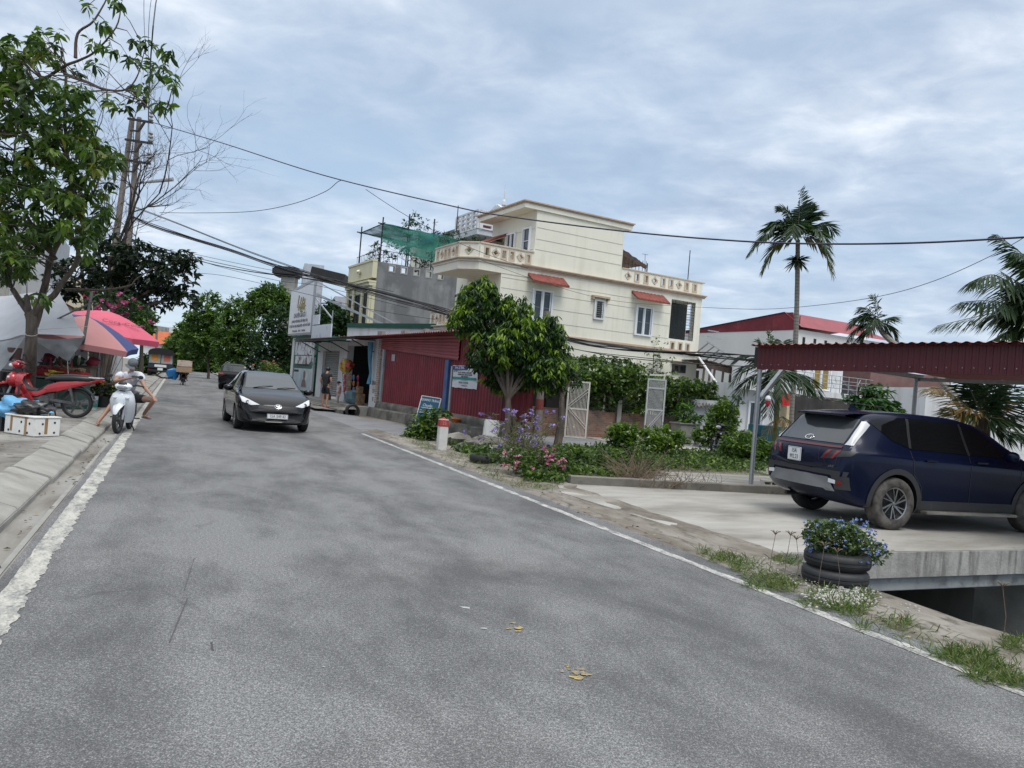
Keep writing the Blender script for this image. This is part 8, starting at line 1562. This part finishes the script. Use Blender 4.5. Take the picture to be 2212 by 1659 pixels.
for y, z in ((-.12, .05), (.12, .06), (-.08, .2), (.12, .22)): b.lathe([(.001, .002), (.018, .002), (.018, -.002)], 10, 0, Matrix.Translation((.362, y, z)) @ Matrix.Rotation(PI/2, 4, 'Y'))
b.build('air_hole', M_dark, fb, smooth=False)
b = MB(); b.ball((0, 0, .09), (.27, .2, .11), 26, jit=.7); o = b.build('plastic_bag', mk('black bag', (.02, .02, .022), .3, var=.4, scale=9), ang=1.4, loc=(-7.7, 12.45, .50)); tag(o, 'black plastic bag lying on top of the polystyrene box', 'bag')
b = MB(); b.ball((0, 0, .1), (.36, .2, .17), 26, jit=1.0); o = b.build('plastic_bag', mk('light blue bag', (.14, .4, .66), .3, var=.3, scale=7), ang=1.4, loc=(-8.1, 12.72, .42)); tag(o, 'light blue plastic bag heaped behind the black bag on the box', 'bag')
crate('basket', 'black slatted plastic basket beside the polystyrene box', Vector((-8.42, 12.85, .175)), R(-24), (.015, .016, .02), 'black basket', None, sz=(.55, .4, .36))
b = MB(); b.lathe([(.001, 0), (.13, 0), (.15, .32), (.155, .33), (.14, .33), (.13, .05), (.001, .04)], 22); o = b.build('paint_bucket', mk('bucket white', (.5, .55, .56), .5), loc=tuple(G(196, 884, .17))); b = MB(); b.lathe([(.143, .06), (.151, .24)], 22); b.build('label_band', mk('bucket green', (.02, .2, .16), .5), o); tag(o, 'white paint bucket with green band standing by the motorbike rear wheel', 'bucket')
fs = bush('flower_bouquet', 'black pot of small yellow chrysanthemums beside the motorbike tail', 'flowers', tuple(G(222, 880, .17)), [(0, 0, .48, .42, .3, .22, 90)], 8, .12, M_leafD, mat=M_leafA)
Cf = np.array(fs.location)+np.array((0, 0, .62))+rng.normal(size=(46, 3))*np.array((.26, .16, .05)); leaves('blossom', *clusters(Cf, 8, .045, .012, .15, None, .25, .7), leafmat('yellow petal', [(0, (.4, .3, .03)), (1, (.65, .5, .08))]), fs)
b = MB(); b.lathe([(.001, .0), (.16, 0), (.2, .3), (.001, .3)], 16); b.build('pot', M_black, fs)
# parasols
def umbrella(name, label, apex, rad, drop, tilt, taz, cols, val=.16, n=8, text=None, rot=0.0):
    o = thing(name, label, 'parasol', (apex.x, apex.y, .17)); X = Matrix.Translation(apex) @ Matrix.Rotation(taz, 4, 'Z') @ Matrix.Rotation(tilt, 4, 'Y') @ Matrix.Rotation(-taz+rot, 4, 'Z')
    def P(a, k): 
        seg = (a*n/(2*PI)) % 1; sc_ = 1-.10*math.sin(PI*seg)*k; rr = rad*k*sc_; return X @ Vector((rr*math.cos(a), rr*math.sin(a), -drop*k**1.6+.02*(1-k)))
    for j in range(n):
        b = MB(); rows = [[P(2*PI*(j+i/6)/n, k) for i in range(7)] for k in (.03, .2, .4, .6, .8, .93, 1)]; rows.append([q+X.to_3x3() @ Vector((0, 0, -val)) for q in rows[-1]]); b.grid(rows); b.build('canopy_panel', cols[j % len(cols)], o, world=True, ang=.9)
    b = MB(); b.tube([X @ Vector((0, 0, .06)), X @ Vector((0, 0, -1.0)), Vector((apex.x+math.cos(taz)*-.1, apex.y, .17))], .022, 7); b.lathe([(.001, .08), (.03, .06), (.05, .0)], 10, 0, X)
    for j in range(n): a = 2*PI*j/n; b.tube([X @ Vector((.05*math.cos(a), .05*math.sin(a), -.45)), P(a, .55)+Vector((0, 0, -.02))], .008, 4); b.tube([P(a, .05)+Vector((0, 0, -.025)), P(a, .55)+Vector((0, 0, -.025)), P(a, 1)+Vector((0, 0, -.015))], .007, 4)
    b.build('pole', M_steel, o, world=True)
    if text:
        a, k = text[1], text[2]; q = P(a, k); ra = (P(a, k-.1)-q).normalized(); ta = Vector((-math.sin(a), math.cos(a), 0)); ta = (X.to_3x3() @ ta).normalized(); nn_ = ta.cross(ra); b = MB(); text_into(b, text[0], .25, frame(q+nn_*.03, ta, ra), shear=.35, ext=.002, sx=1.0); b.build('lettering', mk('dark red letters', (.2, .03, .06), .6), o, world=True, smooth=False)
    return o
M_pk = mk('pink canopy', (.62, .10, .16), .6, var=.12, scale=2); M_sal = mk('salmon canopy', (.55, .24, .23), .65, var=.1, scale=2); M_blu = mk('blue canopy', (.045, .07, .21), .65, var=.15, scale=2)
umbrella('parasol', 'pink parasol with faded drink lettering spread behind the pink and blue one', A(234, 674, 22.2), 1.52, .52, R(9), R(-10), [M_pk], text=('Coca-Cola', R(-50), .60), rot=.2)
umbrella('parasol', 'parasol with salmon and dark blue panels in front of the all pink one', A(186, 684, 20.2), 1.44, .50, R(14), R(-12), [M_sal, M_blu, M_sal, M_blu, M_sal], val=.15, rot=-.95)
# ================================================================ twin utility pole and cables
M_pole = mk('pole concrete', (.22, .19, .165), .9, var=.25, scale=6); Yp = 38.0
up_ = thing('utility_pole', 'twin concrete utility pole with three stacked steel crossarms above the trees', 'utility pole', Vector((A(230, 828, Yp).x, Yp, .17)))
tz = A(292, 258, Yp)
for (u0, v0, u1, v1) in ((209, 826, 285, 256), (252, 826, 301, 254)): b = MB(); b.tube([Vector((A(u0, v0, Yp).x, Yp, .1)), A(u1, v1, Yp)], [.21, .11], 10); b.build('pole', M_pole, up_, world=True)
arms = [((276, 256), (330, 265)), ((270, 301), (329, 310)), ((264, 344), (325, 354))]; ins = []
for (a, e) in arms:
    b = MB(); a3, e3 = A(*a, Yp-.3), A(*e, Yp-.3); b.beam(a3, e3, .1, .1); b.beam(A(a[0]+5, a[1]+26, Yp-.3), A(a[0]+24, a[1]+27, Yp-.3), .07); b.beam(A(a[0]+24, a[1]+27, Yp-.3), A(a[0]+36, a[1]+8, Yp-.3), .09); b.build('crossarm', M_iron, up_, world=True, smooth=False)
    b = MB(); q = e3+Vector((-.1, 0, .06))
    for z in (0, .18, .36): b.lathe([(.001, 0), (.06, 0), (.12, .06), (.05, .16), (.001, .17)], 10, 0, Matrix.Translation(q+Vector((-.02*z, 0, z))))
    b.build('insulator', mk('insulator grey', (.3, .31, .32), .3), up_, world=True); ins.append(q+Vector((0, 0, .55)))
b = MB(); b.tube([A(262, 412, Yp), A(285, 398, Yp), A(320, 393, Yp)], .05, 7); b.tube([A(320, 393, Yp), A(374, 387, Yp)], [.07, .11], 8); b.build('lamp_arm', M_steel, up_, world=True)
b = MB(); b.box(A(196, 775, Yp-.7), (1.0, .4, .8)); b.build('meter_box', mk('box grey', (.45, .45, .42), .6), up_, world=True, bev=.03)
cb2 = thing('electric_cabinet', 'grey white metal cabinet covered with small notices beside the stall', 'cabinet', G(238, 838, .17)); b = MB(); b.box((0, 0, .95), (.62, .45, 1.9)); b.build('cabinet', mk('notice covered', (.5, .51, .52), .6, col2=(.2, .21, .23), scale=7, thr=(.36, .4)), cb2, bev=.02)
def cable(name, label, pts, C0, C1, r, mat=M_cable, group=None, n=1, spread=0):
    """pts: pixels on a cable hanging in the vertical plane through ground points C0, C1"""
    d = (C1-C0); d = Vector((d.x, d.y, 0)).normalized(); P = [PL(u, v, C0, d) for u, v in pts]; Q = [Vector(q) for q in crom([tuple(p) for p in P], 8)]; b = MB()
    for k in range(n):
        o_ = Vector((random.gauss(0, spread), random.gauss(0, spread), random.gauss(0, spread))); ph = U(0, 6)
        b.tube([q+o_+Vector((0, 0, spread*.6*math.sin(i*.35+ph))) for i, q in enumerate(Q)], r*U(.8, 1.1) if n > 1 else r, 5)
    o = b.build(name, mat, world=False); tag(o, label, 'cable', group); return o
P0 = Vector((A(300, 260, Yp).x, Yp, 0)); E1 = Vector((14*.665, 14, 0))
cable('power_cable', 'long thick cable crossing the whole sky above the cream townhouse', [(328, 264), (480, 309), (700, 379), (980, 446), (1100, 468), (1350, 500), (1600, 521), (1790, 527), (2000, 524), (2240, 511)], P0, E1, .021, M_bluecable)
PM = Vector((A(1180, 700, 27).x, 27, 0)); pm = MB(); pm.tube([(0, 0, 0), (0, 0, 4.35)], [.14, .11], 10); o = pm.build('concrete_pole', M_pole, loc=tuple(PM)); 
for z in (.9, 1.6): b = MB(); b.lathe([(.143, z), (.142, z+.35)], 12); b.build('red_band', mk('faded red band', (.2, .045, .04), .8), o)
tag(o, 'concrete pole with faded red bands hidden behind the round corner tree', 'utility pole')
cable('cable_bundle', 'thick bundle of black cables sagging from the twin pole to the corner tree', [(280, 466), (330, 487), (480, 535), (610, 579), (760, 615), (935, 662), (1050, 700)], P0, PM, .022, M_cable, 'cables', 5, .05)
cable('cable_bundle', 'second black cable bundle just below the thick one over the shop roofs', [(300, 520), (420, 560), (560, 588), (700, 610), (850, 648), (1050, 705)], P0+Vector((.8, 0, 0)), PM, .014, M_cable, 'cables', 3, .06)
cable('cable_bundle', 'cable pair running above the thick bundle past the grey cap post', [(275, 440), (330, 463), (470, 517), (620, 573), (760, 622), (935, 668), (1040, 702)], P0+Vector((-.3, 0, 0)), PM, .018, M_cable, 'cables', 2, .04)
for k, (l_, lb) in enumerate((([(395, 543), (480, 562), (600, 586), (735, 606), (850, 630)], 'thin wire highest in the fan over the far trees'), ([(395, 548), (470, 575), (600, 606), (690, 618), (880, 665)], 'thin wire in the middle of the fan over the far trees'), ([(390, 590), (480, 595), (640, 630), (800, 668), (940, 690)], 'thin wire lowest in the fan over the far trees'))):
    cable('wire', lb, l_, P0, PM+Vector((-1, 2, 0)), .010, M_cable, 'thin wires')
PR = Vector((A(1640, 776, 21).x, 21, 0))
cable('cable_bundle', 'black cable bundle running past the cream townhouse wall to the carport', [(1170, 720), (1232, 738), (1350, 756), (1500, 770), (1640, 778), (1720, 781)], PM, PR, .02, M_cable, 'cables', 5, .07)
cable('cable_bundle', 'lower loose cables along the cream townhouse wall above the vine', [(1170, 735), (1232, 752), (1330, 768), (1500, 786), (1640, 792), (1720, 793)], PM, PR+Vector((0, .6, 0)), .013, M_cable, 'cables', 2, .03)
cable('wire', 'thin drooping wire from the twin pole up to the long sky cable', [(345, 459), (420, 460), (540, 457), (630, 441), (700, 415), (728, 394), (736, 390)], P0, Vector((A(736, 390, 27).x, 27, 0)), .012, M_cable, 'thin wires')
cable('wire', 'thin wire dropping from the long sky cable to the balcony corner', [(790, 409), (860, 455), (950, 505), (1040, 545), (1140, 580)], Vector((A(790, 409, 28).x, 28, 0)), WQ(-9, -.4), .01, M_cable, 'thin wires')
cable('wire', 'thin wire crossing the cream townhouse wall under its tiled hoods', [(1040, 562), (1180, 612), (1330, 650), (1515, 664)], WQ(-13, -.6), WQ(.2, -.6), .009, M_cable, 'thin wires')
cable('wire', 'thin wire rising from the townhouse corner to the coconut palm', [(1517, 664), (1640, 668), (1760, 660), (1900, 640), (2020, 606), (2150, 548), (2250, 490)], WQ(.2, -.5), Vector((15, 21, 0)), .011, M_cable, 'thin wires')
for k, q in enumerate(ins): cable('wire', ['high wire leading up out of view from the top crossarm', 'high wire leading up out of view from the middle crossarm', 'high wire leading up out of view from the lowest crossarm'][k], [((q0 := (325-3*k, 262+45*k))[0]+1, q0[1]-18), (332+6*k-18, 100+10*k), (311+18*k, -20)], Vector((q.x, q.y, 0)), Vector((A(311+18*k, 0, 15).x, 15, 0)), .005, M_cable, 'high wires')
# ================================================================ houses along the street
def row_house(lb, s0, s1, t0, dep, h, col, roof=None, aw=None, floors=2, nm='house'):
    o = thing('townhouse', lb, 'house', ST((s0+s1)/2, t0-dep/2)); b = MB(); c = ST((s0+s1)/2, t0-dep/2, h/2); b.box(c, (s1-s0, dep, h), AD); b.build('wall', mk(nm+' wall', col, .8, var=.12, scale=.8, dirt=tuple(x*.6 for x in col), dthr=(.58, .85)), o, world=True, smooth=False)
    for f in range(floors):
        for k in range(2): window(o, ST(s0+(s1-s0)*(.28+.44*k), t0+.01, 1.6+3.3*f), -RD, 1.3, 1.6, 2)
    window(o, ST(s0-.01, t0-dep*.4, h*.62), RN, 1.2, 1.4, 2)
    if roof is not None: b = MB(); b.add([ST(s0-.3, t0+.4, h), ST(s1+.3, t0+.4, h), ST(s1+.3, t0-dep-.3, h), ST(s0-.3, t0-dep-.3, h), ST(s0-.3, t0-dep/2, h+1.5), ST(s1+.3, t0-dep/2, h+1.5)], [(0, 1, 5, 4), (2, 3, 4, 5), (1, 2, 5), (3, 0, 4), (3, 2, 1, 0)]); b.build('roof', roof, o, world=True, smooth=False)
    if aw: b = MB(); b.grid([[ST(s0-.2+(s1-s0+.4)*i/10, t0+1.6*j, 3.35+1.75*(s0 < 30)-.6*j) for j in (0, 1)] for i in range(11)], flip=True); b.grid([[ST(s0-.2+(s1-s0+.4)*i/10, t0+1.6*j, 3.31+1.75*(s0 < 30)-.6*j) for j in (0, 1)] for i in range(11)]); b.build('awning', aw, o, world=True, smooth=False)
row_house('white house with red sheet awning rising above the grey tarpaulin', 29, 39, -7.4, 7, 8.2, (.62, .63, .65), None, M_redrib, 2, 'house a')
row_house('pale cream house with tiled roof seen between the left trees', 41, 50, -8.2, 8, 6.4, (.55, .52, .45), M_tile, None, 2, 'house b')
row_house('grey plastered house further along the stall pavement', 53, 63, -7.6, 8, 9, (.42, .44, .46), None, mk('green awning', (.03, .12, .09), .6), 2, 'house c')
row_house('low white house beside the far pavement', 67, 80, -8.4, 8, 5.2, (.6, .6, .58), M_tile, None, 1, 'house d')
row_house('far tall yellow house on the stall side of the street', 84, 94, -8, 8, 8.5, (.55, .5, .36), None, None, 2, 'house e')
oh = thing('townhouse', 'white house with bright orange tiled roof closing the end of the street', 'house', Vector((A(330, 780, 135).x, 138, 0))); a, e = A(306, 740, 135), A(356, 744, 135); b = MB(); c = (a+e)/2; b.box((c.x, 139, c.z/2), ((e-a).length, 7, c.z)); b.build('wall', M_whitew, oh, world=True, smooth=False); ap = A(330, 713, 135).z; b = MB(); b.add([(a.x-.5, 135, c.z), (e.x+.5, 135, c.z), (e.x+.5, 143, c.z), (a.x-.5, 143, c.z), (a.x-.5, 139, ap), (e.x+.5, 139, ap)], [(0, 1, 5, 4), (2, 3, 4, 5), (1, 2, 5), (3, 0, 4)]); b.build('roof', mk('orange tile', (.5, .12, .04), .8, var=.2, scale=1.5), oh, world=True, smooth=False)
flatblock('far_building', 'grey flat building peeking over the orange roof at the end of the street', 'building', 306, 338, 702, 160, M_conc, 6); flatblock('far_building', 'white flat building beside the grey one at the end of the street', 'building', 338, 372, 706, 170, M_whitew, 6)
b = MB(); q = A(337, 780, 100); b.tube([(q.x, 100, 0), (A(339, 706, 100).x, 100, A(339, 706, 100).z)], .14, 6); o = b.build('utility_pole', M_pole); tag(o, 'lone far utility pole in front of the orange roof', 'utility pole')
b = MB(); b.box(ST(70, 6.4, 1.1), (9, .25, 2.2), AD); o = b.build('boundary_wall', M_whitew, smooth=False); tag(o, 'white boundary wall under the far street trees', 'wall'); b = MB(); b.box(ST(64.2, 6.3, 1.1), (1.6, .1, 2.1), AD); o = b.build('gate', mk('maroon gate', (.16, .03, .03), .6), smooth=False); tag(o, 'maroon gate at the end of the white boundary wall', 'gate')
mb = MB(); mb.grid(stgrid(31.5, 130, 5.2, 8.2, 40, 3, .10, zj=.03), flip=True); struct(mb.build('far_pavement', M_pave))
hd = scatter('roadside_greenery', [([(300, 803), (318, 803), (318, 810), (300, 812)], 120)], .6, M_leafS, .4, .9, .5)
# potted plants by the clinic front
for k, (u, h, lb, mt) in enumerate(((655, 1.5, 'pink flowered potted shrub before the green shop front', M_bright), (668, 1.3, 'yellow green potted shrub beside the green shop front door', M_bright), (673, .8, 'small dark potted plant by the tall banner', M_leafA))):
    p_ = bush('potted_plant', lb, 'plant', tuple(SQ(21.5-1.6*k, -1.6, .12)), [(0, 0, h, .55, .4, .32, 45)], 8, .16, mat=mt); b = MB(); b.lathe([(.001, 0), (.18, 0), (.24, .4), (.001, .38)], 16); b.build('pot', mk('pale pot', (.5, .5, .48), .7), p_)
    if k == 0: Cf = np.array(p_.location)+np.array((-.1, 0, h+.1))+rng.normal(size=(18, 3))*np.array((.3, .2, .15)); leaves('blossom', *clusters(Cf, 8, .09, .03, .1, None, .2, .8), leafmat('coral petal', [(0, (.5, .12, .12)), (1, (.7, .3, .3))]), p_)
b = MB(); b.box((0, 0, .55), (1.3, .05, 1.1)); o = b.build('portrait_board', mk('portrait board', (.55, .56, .56), .5, col2=(.12, .1, .1), scale=1.5, thr=(.3, .38)), loc=tuple(SQ(22.6, -1.9, .1)), smooth=False); o.rotation_euler = (0, 0, AP+PI); tag(o, 'pale portrait board standing behind the black saloon', 'board')

for k, (sx_, tx_, lb) in enumerate(((74, 8.0, 'broad green shrub filling the gap under the street trees past the white wall'), (88, 7.5, 'green shrub on the verge further along the tree row'), (104, 7.0, 'last green shrub on the verge at the end of the tree row'), (60, 9.5, 'dark shrub behind the white boundary wall'))):
    bush('leafy_shrub', lb, 'shrub', tuple(ST(sx_, tx_, 0)), [(0, 0, 1.2, 3.2, 2.0, 1.3, 110), (1.5, 2, 1.0, 2, 2, 1.0, 60)], 10, .5, mat=M_leafS, group='shrubs under the street trees')
